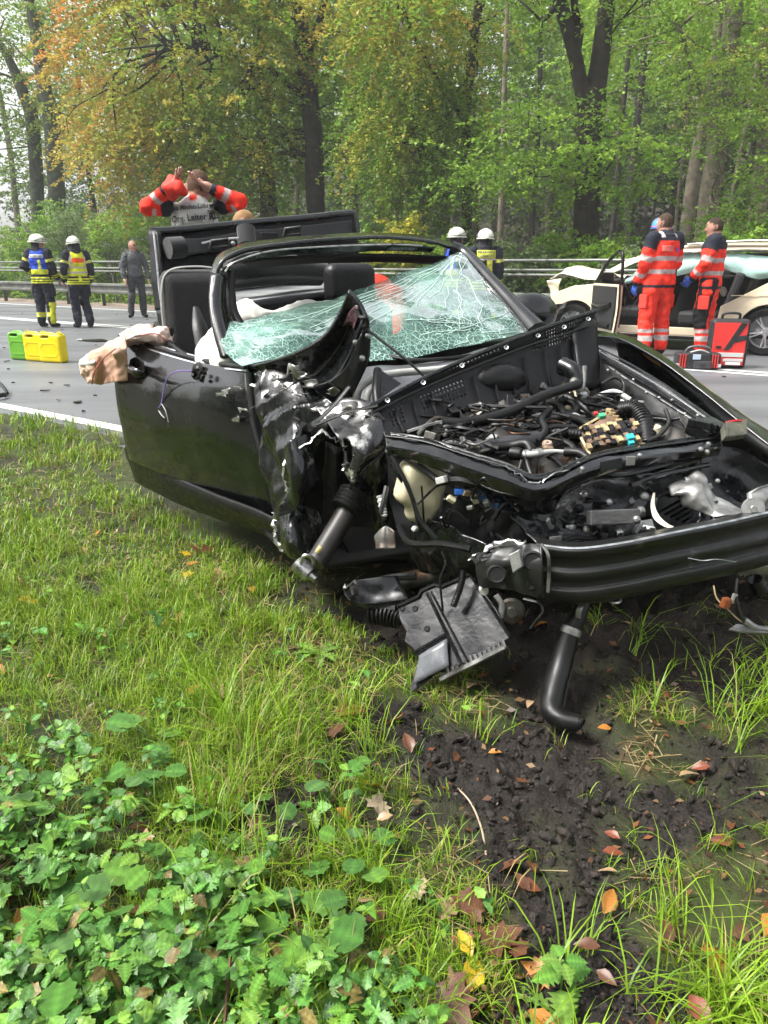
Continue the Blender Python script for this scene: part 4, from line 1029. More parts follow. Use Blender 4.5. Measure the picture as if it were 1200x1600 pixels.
# ---- body behind the door: rear wing, wheel, floor, tail
def wheel(par, c, axis, r=.31, wd=.20, spokes=5, rimmat=None, local=False):
    c = np.asarray(c, float)
    tyre = lathe("wheel", [(r * .66, wd / 2), (r * .9, wd / 2 + .005), (r * .98, wd * .36), (r, wd * .2), (r, -wd * .2), (r * .98, -wd * .36), (r * .9, -wd / 2), (r * .66, -wd / 2)], mrub, par, 40, axis=axis, c=c, local=local)
    rm = rimmat or mmet
    lathe("rim", [(r * .70, wd / 2 - .002), (r * .66, wd / 2), (r * .62, wd / 2 - .02), (r * .60, -wd / 2), (r * .3, -wd / 2), (0, -wd / 2)], rm, tyre, 40, axis=axis, c=c, local=local)
    q = np.array(Vector((0, 0, 1)).rotation_difference(Vector(axis)).to_matrix())
    for k in range(spokes):
        for dlt in (-.13, .13):
            a = 2 * math.pi * k / spokes + .3
            d0 = np.array((math.cos(a + dlt * .5) * r * .12, math.sin(a + dlt * .5) * r * .12, wd / 2 - .02)); d1 = np.array((math.cos(a + dlt) * r * .64, math.sin(a + dlt) * r * .64, wd / 2 - .015))
            tube("spoke", [q @ d0 + c, q @ d1 + c], [.026, .02], rm, tyre, seg=6, local=local, flat=.6)
    lathe("hub_cap", [(0, wd / 2 + .005), (r * .16, wd / 2), (r * .2, wd / 2 - .03)], rm, tyre, 20, axis=axis, c=c, local=local)
    return tyre
BP0 = np.array((-.60, 2.72)); BD = np.array((.38, -.925)); BL = np.array((.925, .38))
def carpt(fwd, ins, z):                        # fwd along the flank from the door's front edge, ins towards the far side
    p = BP0 + BD * fwd + BL * ins; return np.array((p[0], p[1], z))
wheel(car, carpt(-2.25, .08, .31), (-BL[0], -BL[1], 0))
wheel(car, carpt(-2.25, 1.46, .31), (BL[0], BL[1], 0))
patch("rear_wing", [[carpt(-1.25, .06, .90), carpt(-1.8, .06, .92), carpt(-2.5, .08, .90), carpt(-3.1, .16, .82)], [carpt(-1.25, -.04, .66), carpt(-1.8, -.05, .66), carpt(-2.5, -.04, .64), carpt(-3.15, .08, .6)], [carpt(-1.25, 0, .30), carpt(-1.8, 0, .30), carpt(-2.55, .02, .62), carpt(-3.1, .1, .36)]], mpaint, car, 16, 30, .012, noise=(.002, 5, 8))
patch("floor_pan", [[carpt(-2.8, .1, .3), carpt(-2.8, 1.5, .3)], [carpt(0, .1, .24), carpt(0, 1.5, .24)], [carpt(.5, .2, .22), carpt(.5, 1.5, .22)]], mblack, car, 10, 6, .02)
patch("far_side_body", [[carpt(-3.2, 1.42, .80), carpt(-2.2, 1.56, .92), carpt(-1.2, 1.58, .93), carpt(-.2, 1.52, .92)], [carpt(-3.2, 1.46, .55), carpt(-2.2, 1.64, .6), carpt(-1.2, 1.66, .6), carpt(-.2, 1.62, .6)], [carpt(-3.2, 1.42, .3), carpt(-2.2, 1.58, .26), carpt(-1.2, 1.6, .24), carpt(-.2, 1.56, .24)]], mpaint, car, 14, 30, .02)
patch("tailgate", [[carpt(-3.25, .1, .78), carpt(-3.35, .75, .8), carpt(-3.2, 1.42, .78)], [carpt(-3.3, .06, .55), carpt(-3.42, .75, .55), carpt(-3.25, 1.46, .55)], [carpt(-3.2, .1, .3), carpt(-3.3, .75, .3), carpt(-3.18, 1.42, .3)]], mpaint, car, 12, 14, .02)
patch("boot_floor_cover", [[carpt(-3.25, .1, .78), carpt(-3.25, 1.42, .8)], [carpt(-2.3, .15, .82), carpt(-2.3, 1.45, .84)]], mplas, car, 6, 6, .02)
# ---- seats
def seat_back(P):
    return sd_box(P, (0, 0, -.34), (.46, .14, .68), .066)
def head_rest(P):
    return sd_box(P, (0, .0, -.10), (.27, .11, .20), .05)
sV, sF = surf_nets(seat_back, (-.3, -.15, -.75), (.3, .15, .06), .02)
hV, hF = surf_nets(head_rest, (-.2, -.12, -.26), (.2, .12, .06), .014)
def seat_cush(P): return smin(sd_box(P, (0, 0, 0), (.48, .5, .16), .06), np.minimum(sd_box(P, (-.2, 0, .04), (.1, .46, .18), .045), sd_box(P, (.2, 0, .04), (.1, .46, .18), .045)), .04)
cV, cF = surf_nets(seat_cush, (-.32, -.34, -.16), (.32, .34, .2), .02)
yaw = math.atan2(BD[1], BD[0]) + math.pi / 2
for (u, v, y, tilt, m, nm) in ((306, 421, 3.55, -.14, mfab, "passenger_seat"), (545, 411, 3.95, -.10, mleather, "driver_seat")):
    Rz = rotm((0, 0, 1), yaw) @ rotm((1, 0, 0), tilt)
    p = W(u, v, y) - np.array((0, 0, .0 if nm == "passenger_seat" else .19))
    wx = np.array((.74, 1, 1)) if nm == "passenger_seat" else np.ones(3)
    so = mk(nm, (sV * wx) @ Rz.T + p, sF, m, car)
    if nm == "driver_seat": mk("headrest", hV @ Rz.T + p + np.array((0, 0, .19)), hF, m, so)
    mk("seat_cushion", (cV * .85) @ rotm((0, 0, 1), yaw).T + p + np.append(BD * .26 + BL * .12, 0) + np.array((0, 0, -.66)), cF, m, so)
    tube("seat_piping", [Rz @ (np.array(q) * wx) + p for q in ((-.232, -.04, -.6), (-.236, -.04, -.3), (-.228, -.05, -.1), (-.17, -.05, -.012), (0, -.05, .006), (.15, -.05, -.008))], .005, mgrey if nm == "passenger_seat" else mplas, so, seg=5)
# ---- cut pillar stump, belt bar, airbags
tube("pillar_stump", [W(306, 480, 3.12), W(312, 510, 3.05), W(320, 545, 3.0), W(326, 566, 2.96)], [.012, .03, .034, .036], mplas, car, seg=6, flat=.5)
tube("belt_bar", [W(262, 535, 3.30), W(285, 553, 3.12), W(314, 568, 3.02)], .016, mplas, car, seg=8)
tube("belt_loop", [W(250, 536, 3.34), W(256, 524, 3.34), W(268, 514, 3.33), W(266, 530, 3.33), W(262, 540, 3.32)], .008, mplas, car, seg=6)
def blob_sdf(caps, k=.05, wr=.010, ws_=14, sd=3):
    def f(P):
        d = None
        for a, b, ra, rb in caps:
            q, _ = sd_caps(P, a, b, ra, rb); d = q if d is None else smin(d, q, k)
        return d + wr * vnoise(P, ws_, sd) + wr * .6 * np.abs(vnoise(P, ws_ * 2.2, sd + 1))
    return f
def blob(name, caps, m, par, h=.014, **kw):
    pr = {k: kw.pop(k) for k in ("label",) if k in kw}
    pts = np.array([c[0] for c in caps] + [c[1] for c in caps]); R_ = max(max(c[2], c[3]) for c in caps) + .06
    V, F = surf_nets(blob_sdf(caps, **kw), pts.min(0) - R_, pts.max(0) + R_, h)
    return mk(name, V, F, m, par, **pr)
ab = patch("curtain_airbag", [
    [S(131, 560, .22), S(146, 550, .22), S(162, 540, .205), S(178, 530, .19), S(196, 524, .16)],
    [S(128, 572, .235), S(146, 564, .25), S(162, 556, .215), S(178, 548, .225), S(198, 545, .18)],
    [S(131, 586, .225), S(146, 582, .245), S(162, 578, .21), S(178, 572, .215), S(198, 570, .18)],
    [S(138, 597, .215), S(150, 600, .23), S(164, 599, .20), S(180, 597, .21), S(200, 594, .17)]], mpink, car, 44, 50, .004, noise=[(.007, 8, 23), (.004, 17, 24), (.0015, 36, 25)], crease=True, label="salmon curtain airbag hanging limp over the door")
inn = patch("airbag_fold", [
    [S(188, 524, .12), S(205, 513, .06), S(228, 508, .0), S(250, 512, -.05), S(268, 524, -.09)],
    [S(192, 532, .15), S(210, 522, .11), S(232, 518, .05), S(252, 522, .0), S(270, 534, -.05)],
    [S(196, 538, .12), S(214, 532, .10), S(236, 530, .04), S(254, 534, -.01), S(270, 545, -.07)],
    [S(200, 540, .06), S(218, 542, .02), S(238, 545, -.02), S(254, 548, -.06), S(268, 552, -.1)]], mat("airbag_pale", (.62, .46, .38), .8, var=.15, vscale=6, bump=.6, bscale=16), ab, 40, 50, .004, noise=[(.014, 9, 33), (.007, 19, 34), (.002, 36, 35)], crease=True)
mseam = mat("airbag_seam", (.38, .12, .10), .7)
tube("airbag_seam", [S(144, 600, .25), S(147, 582, .27), S(160, 562, .24), S(180, 545, .245)], .003, mseam, ab, seg=5)
tube("airbag_seam", [S(222, 524, .10), S(236, 521, .075), S(250, 524, .045), S(256, 534, .035)], .003, mseam, ab, seg=5)
patch("airbag_tip", [[S(126, 562, .23), S(136, 556, .23), S(148, 558, .23)], [S(125, 570, .25), S(136, 568, .26), S(147, 566, .26)], [S(130, 580, .23), S(138, 580, .24), S(146, 576, .24)]], mbag, ab, 14, 14, .004, noise=[(.008, 12, 4)], crease=True)
blob("side_airbag", wr=.022, ws_=16, caps=[(W(330, 548, 3.0), W(350, 525, 3.02), .07, .06), (W(350, 560, 2.9), W(372, 545, 2.9), .06, .05)], m=mbag, par=car)
blob("front_airbag", wr=.020, ws_=16, caps=[(W(376, 484, 3.25), W(392, 494, 3.2), .055, .05), (W(392, 496, 3.2), W(470, 496, 3.3), .045, .05), (W(470, 496, 3.3), W(540, 480, 3.4), .05, .04)], m=mbag, par=car)
# ---- dashboard and steering wheel under the screen
patch("dashboard", [[carpt(.02, .12, .84), carpt(.02, .7, .88), carpt(.0, 1.42, .88)], [carpt(-.25, .12, .86), carpt(-.28, .7, .9), carpt(-.25, 1.42, .90)], [carpt(-.38, .12, .74), carpt(-.4, .7, .76), carpt(-.38, 1.42, .78)], [carpt(-.3, .12, .45), carpt(-.3, .7, .45), carpt(-.3, 1.42, .45)]], mplas, car, 16, 20, .02, noise=(.004, 6, 8))
cw = carpt(-.55, 1.05, .80); axw = np.append(-SD, .45); axw /= np.linalg.norm(axw)
e1 = np.cross(axw, (0, 0, 1)); e1 /= np.linalg.norm(e1); e2 = np.cross(axw, e1)
sw = tube("steering_wheel", [cw + .18 * (math.cos(t) * e1 + math.sin(t) * e2) for t in np.linspace(0, 2 * math.pi, 25)], .014, mleather, car, smooth=False)
lathe("steering_hub", [(0, .04), (.06, .035), (.075, 0), (.05, -.05)], mplas, sw, 16, axis=axw, c=cw)
# far-side mirror
def mir(P): return np.sqrt(((P / np.array((.125, .075, .085), np.float32)) ** 2).sum(-1)) * .075 - .075
mV, mF = surf_nets(mir, (-.16, -.11, -.12), (.16, .11, .12), .014)
mo = mk("wing_mirror", mV @ rotm((0, 0, 1), .35).T + W(829, 489, 3.25), mF, mpaint, car, label="intact black wing mirror on the far side")
tube("mirror_arm", [W(822, 502, 3.22), W(812, 512, 3.1), W(804, 508, 3.12)], .022, mplas, mo)

# ---- scuttle (cowl) panel lifted across the engine bay
CU = [W(580, 634, 2.28), W(660, 592, 2.42), W(740, 556, 2.56), W(820, 524, 2.72), W(880, 503, 2.82), W(931, 486, 2.92)]
CL = [W(602, 684, 2.20), W(680, 660, 2.33), W(760, 636, 2.48), W(830, 612, 2.62), W(890, 598, 2.72), W(926, 585, 2.80)]
CM = [(a * .62 + b * .38) for a, b in zip(CU, CL)]
CM = [p + np.array((.0, .03, 0)) for p in CM]
CU2 = [p + np.array((.02, .045, .004)) for p in CU]
nU, nV = 40, 140
def grille_hole(a_, b_):
    def in_(b0, b1, a0, a1): return b0 < b_ < b1 and a0 < a_ < a1
    z = in_(.28, .50, .30, .46) or in_(.62, .91, .30, .62) or in_(.16, .34, .62, .86) or in_(.03, .09, .66, .9)
    return z and (int(a_ * 39.5) % 2 == 0) and (int(b_ * 139.5) % 2 == 0)
cowl = patch("scuttle_panel", [CU2, CU, CM, CL], mplas, car, nU, nV, .004, hole=grille_hole, label="long black scuttle panel with grilles lying across the engine bay")
tube("scuttle_rim", CU, .007, mgloss, cowl, seg=6, n=40)
tube("scuttle_rim", CL, .006, mplas, cowl, seg=6, n=40)
tube("scuttle_step", [(a * .80 + b * .20) + np.array((-.004, -.012, 0)) for a, b in zip(CU, CL)], .005, mplas, cowl, seg=5, n=40)
for k, f_ in enumerate((.08, .15, .22, .39, .46, .53, .60, .70, .78, .86, .93)):
    pu = crom(CU, 101)[int(f_ * 100)]; pl = crom(CL, 101)[int(f_ * 100)]; pm = crom(CM, 101)[int(f_ * 100)]
    tube("scuttle_rib", [pm + np.array((-.004, -.016, .0)), pl * .5 + pm * .5 + np.array((-.006, -.02, 0)), pl + np.array((-.004, -.012, 0))], .004, mplas, cowl, seg=5)
pd_ = crom(CM, 101)[48] * .55 + crom(CL, 101)[48] * .45
def dome(P): return np.sqrt(((P / np.array((.11, .05, .06), np.float32)) ** 2).sum(-1)) * .05 - .05
dV, dF = surf_nets(dome, (-.14, -.07, -.08), (.14, .07, .08), .012)
mk("scuttle_dome", dV @ rotm((0, 0, 1), .45).T + pd_ + np.array((0, .02, 0)), dF, mplas, cowl)
for f_ in (.06, .2, .35, .52, .66, .8, .95):
    p = crom(CU, 101)[int(f_ * 100)] * .9 + crom(CL, 101)[int(f_ * 100)] * .1
    lathe("clip_hole", [(.004, .002), (.008, .003), (.009, 0)], mmet, cowl, 10, axis=(-.2, -1, .5), c=p + np.array((-.002, -.010, .004)))
patch("scuttle_corner", [[W(890, 512, 2.86), W(922, 500, 2.88), W(930, 502, 2.9)], [W(900, 560, 2.78), W(924, 555, 2.82), W(932, 555, 2.84)], [W(905, 612, 2.70), W(925, 610, 2.74), W(936, 605, 2.78)]], mplas, cowl, 10, 8, .02, noise=(.004, 12, 5))
tube("wiper_motor", [W(880, 572, 2.66), W(895, 580, 2.62), W(905, 600, 2.58)], [.035, .03, .015], mgloss, car, seg=10)
tube("wiper_linkage", [W(913, 572, 2.62), W(912, 595, 2.6), W(906, 618, 2.56)], .009, malu, car, seg=8)
for (u, v) in ((897, 596), (905, 607), (912, 618)): lathe("linkage_joint", [(0, .012), (.012, .01), (.016, 0), (.01, -.01)], malu, car, 12, axis=(-.3, -1, .4), c=W(u, v, 2.57))
tube("wiper_arm", [W(575, 548, 2.9), W(640, 562, 2.84), W(700, 560, 2.86), W(760, 552, 2.94)], .008, mplas, car, seg=6)
patch("scuttle_tray", [[W(560, 575, 2.78), W(690, 563, 2.88), W(825, 525, 3.02)], [W(560, 610, 2.62), W(690, 590, 2.75), W(830, 545, 2.9)], [W(570, 650, 2.46), W(700, 620, 2.6), W(850, 570, 2.76)]], mat("scuttle_grey", (.10, .10, .11), .35, .3, var=.4, vscale=9), car, 14, 24, .006, noise=(.008, 8, 6))
for pts, r, m in (([W(556, 628, 2.45), W(562, 606, 2.45), W(585, 590, 2.5), W(620, 583, 2.55), W(690, 577, 2.62), W(760, 566, 2.7)], .014, mgrey), ([W(572, 636, 2.40), W(576, 612, 2.42), W(592, 598, 2.46)], .012, mgrey), ([W(590, 578, 2.44), W(588, 612, 2.36), W(592, 645, 2.3)], .014, mplas)):
    tube("scuttle_pipe", pts, r, m, car, seg=8)
plate("scuttle_gusset", [W(590, 576, 2.46), W(626, 600, 2.44), W(594, 622, 2.36)], .006, mgloss, car)
# ---- engine bay
def hose(name, pts, r, m=None, par=None, **kw): return tube(name, [W(*p) for p in pts], r, m or mrub, par or car, **kw)
eng = patch("engine_cover", [[W(662, 662, 2.36), W(760, 645, 2.46), W(830, 640, 2.55)], [W(680, 690, 2.30), W(760, 672, 2.38), W(840, 668, 2.46)], [W(720, 712, 2.2), W(800, 706, 2.24), W(850, 705, 2.28)], [W(725, 760, 2.2), W(800, 760, 2.2), W(860, 760, 2.24)]], mat("dusty_engine", (.035, .030, .025), .5, .4, var=.5, vscale=9, rvar=.15), car, 24, 24, .02, noise=[(.014, 6, 15), (.006, 14, 16)], crease=True, facet=True, label="dusty dark engine top")
patch("bay_floor", [[W(600, 700, 2.45), W(780, 640, 2.85), W(940, 560, 3.05)], [W(640, 800, 2.35), W(860, 760, 2.5), W(1080, 640, 2.7)], [W(760, 850, 2.25), W(960, 830, 2.3), W(1150, 740, 2.4)]], mblack, car, 16, 16, .02, noise=(.03, 5, 8))
# intake manifold runners and covers
lathe("intake_plenum", [(0, -.15), (.018, -.15), (.028, -.13), (.030, -.02), (.024, 0), (.030, .02), (.028, .13), (.02, .15), (0, .15)], mat("plenum_grey", (.03, .03, .034), .4, .2, var=.3, vscale=10), eng, 18, axis=W(850, 690, 2.30) - W(720, 712, 2.22), c=W(782, 697, 2.25))
rg = np.random.default_rng(31)
ENG_M = [mplas, mdirty, mgloss, mrub, mdirty, mplas, malu, mdirty, mrub]
for k in range(210):                          # small castings, plugs, brackets on and round the engine
    u = 665 + 250 * rg.random(); lo_ = 700 - (u - 665) * .25; v = lo_ - 45 + 85 * rg.random()
    if u < 720 and v > 700: continue
    y = 2.215 + (706 - v) * .0036 + (u - 760) * .0006 + .018 * rg.normal()
    s = .010 + .026 * rg.random()
    p = W(u, v, y)
    kd = k % 4
    m = ENG_M[rg.integers(0, len(ENG_M))]
    if kd == 0: box("bracket", p, (s * 1.6, s, s * .8), m, eng, rot=rotm((rg.normal(), rg.normal(), 1), rg.random() * 3), bevel=.002)
    elif kd == 1: lathe("plug", [(0, s * .6), (s * .45, s * .55), (s * .5, s * .2), (s * .7, s * .15), (s * .7, -s * .4), (0, -s * .5)], m, eng, 10, axis=(rg.normal() * .4, -.5 + rg.normal() * .3, 1), c=p)
    elif kd == 2: box("connector", p, (s, s * .9, s * 1.5), m, eng, rot=rotm((rg.normal(), rg.normal(), rg.normal()), rg.random() * 3), bevel=.003)
    else: tube("lead", [p, p + rg.normal(size=3) * np.array((.04, .03, .008)) + np.array((0, 0, .014)), p + rg.normal(size=3) * np.array((.07, .05, .012)), p + rg.normal(size=3) * np.array((.09, .06, .015))], .003 + .005 * rg.random(), [mwire, mrub, mplas, mdirty][rg.integers(0, 4)], eng, seg=6)
# big hoses
hose("bulkhead_hose", [(690, 660, 2.32), (730, 660, 2.33), (790, 645, 2.38), (850, 618, 2.46), (905, 600, 2.56)], .017)
hose("coolant_hose", [(820, 668, 2.42), (832, 645, 2.46), (848, 640, 2.48), (858, 655, 2.46), (866, 668, 2.44), (880, 660, 2.46), (878, 640, 2.5), (866, 630, 2.52), (845, 632, 2.52)], .014)
hose("coolant_hose", [(850, 632, 2.52), (868, 640, 2.52), (892, 648, 2.5), (900, 640, 2.52), (893, 628, 2.56), (870, 624, 2.58)], .015)
hose("coolant_hose", [(858, 655, 2.42), (885, 652, 2.42), (915, 662, 2.4), (930, 680, 2.36)], .016)
hose("bulkhead_hose", [(862, 618, 2.6), (895, 625, 2.56), (930, 650, 2.48), (960, 670, 2.4)], .016)
hose("harness_sleeve", [(860, 676, 2.36), (890, 678, 2.34), (915, 680, 2.32)], .017, mplas, corr=10, camp=.08)
hose("air_duct", [(968, 642, 2.5), (990, 640, 2.48), (1006, 660, 2.42), (1012, 695, 2.34)], .030, mrub, corr=20, camp=.07, seg=14)
hose("coolant_hose", [(770, 700, 2.22), (800, 697, 2.22), (822, 694, 2.2), (830, 705, 2.18)], .018)
hose("fuel_line", [(808, 708, 2.16), (830, 710, 2.13), (860, 706, 2.15), (885, 707, 2.17)], [.010, .010, .008, .008], mgrey, seg=10)
for (u, v) in ((822, 710), (834, 709), (842, 708)): lathe("line_collar", [(.006, -.008), (.014, -.008), (.014, .008), (.006, .008)], malu, eng, 12, axis=W(860, 706, 2.15) - W(830, 710, 2.13), c=W(u, v, 2.14))
lathe("line_cap", [(0, -.02), (.016, -.02), (.02, -.01), (.02, .014), (.012, .02), (0, .02)], mplas, eng, 14, axis=W(808, 708, 2.16) - W(830, 710, 2.13), c=W(806, 709, 2.15))
hose("rubber_sleeve", [(882, 706, 2.17), (905, 708, 2.15), (918, 716, 2.13)], .015)
hose("drop_hose", [(822, 706, 2.15), (824, 724, 2.13), (830, 742, 2.10)], .010)
# drive belt and pulley
for k, (u, v, r) in enumerate(((862, 738, .075), (905, 735, .05))):
    lathe("pulley", [(0, .02), (r * .4, .02), (r * .5, .006), (r * .9, .006), (r, .012), (r, -.012), (0, -.012)], mdirty, eng, 24, axis=(.1, -.75, .5), c=W(u, v, 2.2))
hose("drive_belt", [(838, 742, 2.12), (842, 722, 2.12), (858, 710, 2.14), (880, 708, 2.18)], .012, mrub, flat=.25)
box("oil_cap", W(856, 700, 2.18), (.03, .03, .014), mat("rusty_cap", (.28, .20, .14), .5, .5), eng)
lathe("oil_cap_ring", [(.004, .007), (.013, .008), (.016, 0), (.013, -.006)], mat("pinkish_cap", (.30, .22, .17), .5), eng, 16, axis=(0, -.3, 1), c=W(855, 694, 2.185))
# brake fluid reservoir and washers
lathe("fluid_reservoir", [(0, .05), (.035, .05), (.05, .04), (.055, -.03), (.04, -.05), (0, -.05)], mcream, car, 20, axis=(0, -.2, 1), c=W(893, 628, 2.66))
lathe("vacuum_servo", [(0, .03), (.08, .03), (.11, 0), (.10, -.05), (0, -.06)], mplas, car, 24, axis=(.3, -.8, .3), c=W(870, 610, 2.78))
lathe("round_sensor", [(0, .012), (.018, .012), (.022, 0), (.018, -.03)], mgrey, eng, 16, axis=(0, -1, .3), c=W(898, 655, 2.44))
# fuse box, tilted open
fb = plate("fuse_box", [W(908, 684, 2.30), W(955, 650, 2.38), W(1004, 702, 2.24), W(920, 708, 2.22)], .05, mbrown, car, bevel=.004, label="tan and black fuse box torn open among the hoses")
fa, fb_, fc = W(912, 678, 2.26), W(994, 664, 2.30), W(920, 710, 2.19)
ex, ez = (fb_ - fa), (fc - fa); fn = np.cross(ex, ez); fn /= np.linalg.norm(fn); fn = fn if fn[1] < 0 else -fn
frm = frame_rot(ex, -ez)
for i in range(9):
    for j in range(5):
        p = fa + ex * (i + .3 * (j % 2)) / 9 + ez * j / 5 + fn * (.012 + .012 * rg.random())
        m = [mblack, mplas, mbrown, mtan, mplas, mblack, mgloss, mtan, mbrown][int(rg.integers(0, 9))]
        box("relay", p, (.013 + .006 * rg.random(), .018, .012 + .010 * rg.random()), m, fb, rot=frm, bevel=.0015)
for (u, v, y, m, s_) in ((984, 684, 2.22, mcyan, .024), (986, 692, 2.21, mcyan, .018), (948, 708, 2.17, mcyan, .016), (978, 703, 2.18, mcyan, .014), (940, 650, 2.34, mgreenp, .020), (931, 646, 2.36, mred, .014), (962, 676, 2.25, mred, .012)):
    box("fuse", W(u, v, y), (s_, s_ * .8, s_ * .8), m, fb, rot=frm, bevel=.002)
for k in range(11):
    box("fusebox_frame", W(952 + 5 * k, 641 + 5.4 * k, 2.36 - .013 * k), (.020, .016, .012), mtan, fb, rot=rotm((0, 0, 1), -.6 + .1 * rg.normal()), bevel=.002)
tube("fusebox_frame", [W(905, 670, 2.32), W(958, 640, 2.38)], .005, mtan, fb, seg=4); tube("fusebox_frame", [W(908, 684, 2.24), W(922, 710, 2.18)], .005, mtan, fb, seg=4)
# loose wiring through the bay
for k in range(90):
    u0 = 690 + 290 * rg.random(); v0 = 640 + 70 * rg.random() - (u0 - 700) * .06
    y0 = 2.205 + (706 - v0) * .0036 + (u0 - 760) * .0006
    P = [W(u0, v0, y0)]
    for s in range(4): P.append(P[-1] + np.array((rg.normal() * .045, rg.normal() * .03, rg.normal() * .008)))
    tube("wiring", P, .003 + .003 * rg.random(), [mwire, mrub, mwire, mdirty, mdirty, mplas, mrub, mgloss, malu][int(rg.integers(0, 9))], eng, seg=5)
# mid-size hoses and looms tangled over the engine
for k, (pts, r, m) in enumerate([([(700, 672, 2.33), (740, 655, 2.38), (790, 660, 2.38), (830, 650, 2.44), (850, 625, 2.52)], .008, mrub), ([(760, 690, 2.26), (790, 672, 2.30), (830, 678, 2.32), (862, 668, 2.36), (900, 668, 2.36)], .010, mplas), ([(700, 690, 2.28), (730, 676, 2.32), (770, 668, 2.34)], .012, mrub), ([(780, 640, 2.5), (810, 636, 2.5), (838, 622, 2.56), (870, 612, 2.62)], .009, mgrey),
    ([(840, 690, 2.26), (852, 672, 2.30), (846, 655, 2.36), (858, 640, 2.44)], .011, mrub), ([(880, 690, 2.28), (895, 700, 2.24), (905, 725, 2.18)], .012, mrub), ([(800, 660, 2.38), (806, 680, 2.32), (800, 705, 2.24)], .007, mwire), ([(920, 640, 2.5), (945, 630, 2.56), (975, 640, 2.56), (995, 625, 2.6)], .006, mwire), ([(930, 620, 2.62), (960, 612, 2.64), (985, 625, 2.6)], .010, mgrey),
    ([(940, 600, 2.7), (960, 590, 2.72), (975, 600, 2.7), (972, 622, 2.64)], .006, mwire), ([(1010, 690, 2.3), (1030, 680, 2.34), (1045, 660, 2.4), (1040, 640, 2.46)], .007, mwire), ([(990, 650, 2.5), (1020, 648, 2.48), (1050, 655, 2.46), (1075, 650, 2.44)], .005, mwire), ([(735, 640, 2.45), (745, 628, 2.48), (755, 640, 2.46)], .004, malu), ([(815, 720, 2.13), (812, 735, 2.11), (820, 745, 2.08)], .007, mrub), ([(850, 708, 2.15), (870, 720, 2.13), (885, 735, 2.11), (900, 728, 2.13)], .009, mplas)]):
    hose("loose_hose", pts, r, m, eng, seg=8)
# ---- left wing (far side), rails and bay edge
lw = patch("left_wing", [
    [W(930, 524, 2.98), W(975, 532, 2.86), W(1040, 570, 2.68), W(1110, 622, 2.50), W(1165, 668, 2.36), W(1215, 705, 2.25)],
    [W(945, 520, 3.06), W(990, 530, 2.98), W(1060, 573, 2.80), W(1130, 624, 2.62), W(1190, 668, 2.48), W(1260, 715, 2.36)],
    [W(965, 545, 3.14), W(1010, 560, 3.06), W(1090, 620, 2.88), W(1160, 680, 2.7), W(1230, 740, 2.56), W(1320, 790, 2.44)],
    [W(975, 640, 3.16), W(1030, 680, 3.08), W(1110, 760, 2.9), W(1190, 830, 2.72), W(1270, 890, 2.58), W(1360, 920, 2.46)]], mpaint, car, 30, 50, .006, noise=(.002, 5, 3), label="long glossy black wing on the far side")
patch("indicator_lens", [[W(1005, 552, 2.90), W(1030, 568, 2.84)], [W(1008, 557, 2.895), W(1032, 573, 2.835)]], mat("amber", (.45, .16, .02), .25), lw, 4, 4, .004)
for dv, r, m in ((10, .006, mgloss), (17, .005, mchrome), (26, .007, mgloss), (36, .005, mmet)):
    hose("bay_rail", [(928 + dv * .3, 534 + dv * .8, 2.88), (980, 556 + dv, 2.72), (1040, 592 + dv, 2.53), (1105, 640 + dv * .8, 2.36), (1130, 662 + dv * .5, 2.29)], r, m, lw, seg=6, flat=.5)
inner = patch("inner_wing", [
    [W(928, 545, 2.94), W(980, 570, 2.78), W(1040, 604, 2.60), W(1100, 648, 2.42), W(1128, 672, 2.33)],
    [W(932, 580, 2.86), W(985, 604, 2.70), W(1040, 632, 2.54), W(1095, 662, 2.38), W(1122, 682, 2.30)],
    [W(945, 630, 2.78), W(990, 640, 2.64), W(1030, 655, 2.5), W(1080, 680, 2.36), W(1110, 694, 2.28)]], mplas, car, 26, 40, .005, noise=[(.007, 4, 91), (.002, 12, 92)], crease=True, label="creased inner wing along the engine bay")
for k in range(9):
    u = 950 + 20 * k; lathe("rail_bolt", [(0, .004), (.004, .003), (.006, 0)], malu, inner, 8, axis=(-.3, -.5, .8), c=W(u, 578 + .52 * (u - 950) + 6 * math.sin(k * 2.3), 2.80 - .0031 * (u - 950)))
lathe("strut_top", [(0, .035), (.03, .03), (.05, .02), (.10, .01), (.12, -.03), (.12, -.06)], mdirty, car, 24, axis=(-.1, -.2, 1), c=W(1050, 682, 2.42))
lathe("strut_nut", [(0, .02), (.016, .02), (.02, .0), (.03, -.005)], mcream, car, 14, axis=(-.1, -.2, 1), c=W(1024, 675, 2.38))
patch("torn_bay_edge", [[W(1060, 640, 2.44), W(1080, 655, 2.40), W(1085, 690, 2.33)], [W(1066, 655, 2.38), W(1072, 672, 2.36), W(1070, 692, 2.32)]], malu, inner, 16, 16, .003, noise=[(.010, 9, 95), (.004, 22, 96)], crease=True, facet=True)
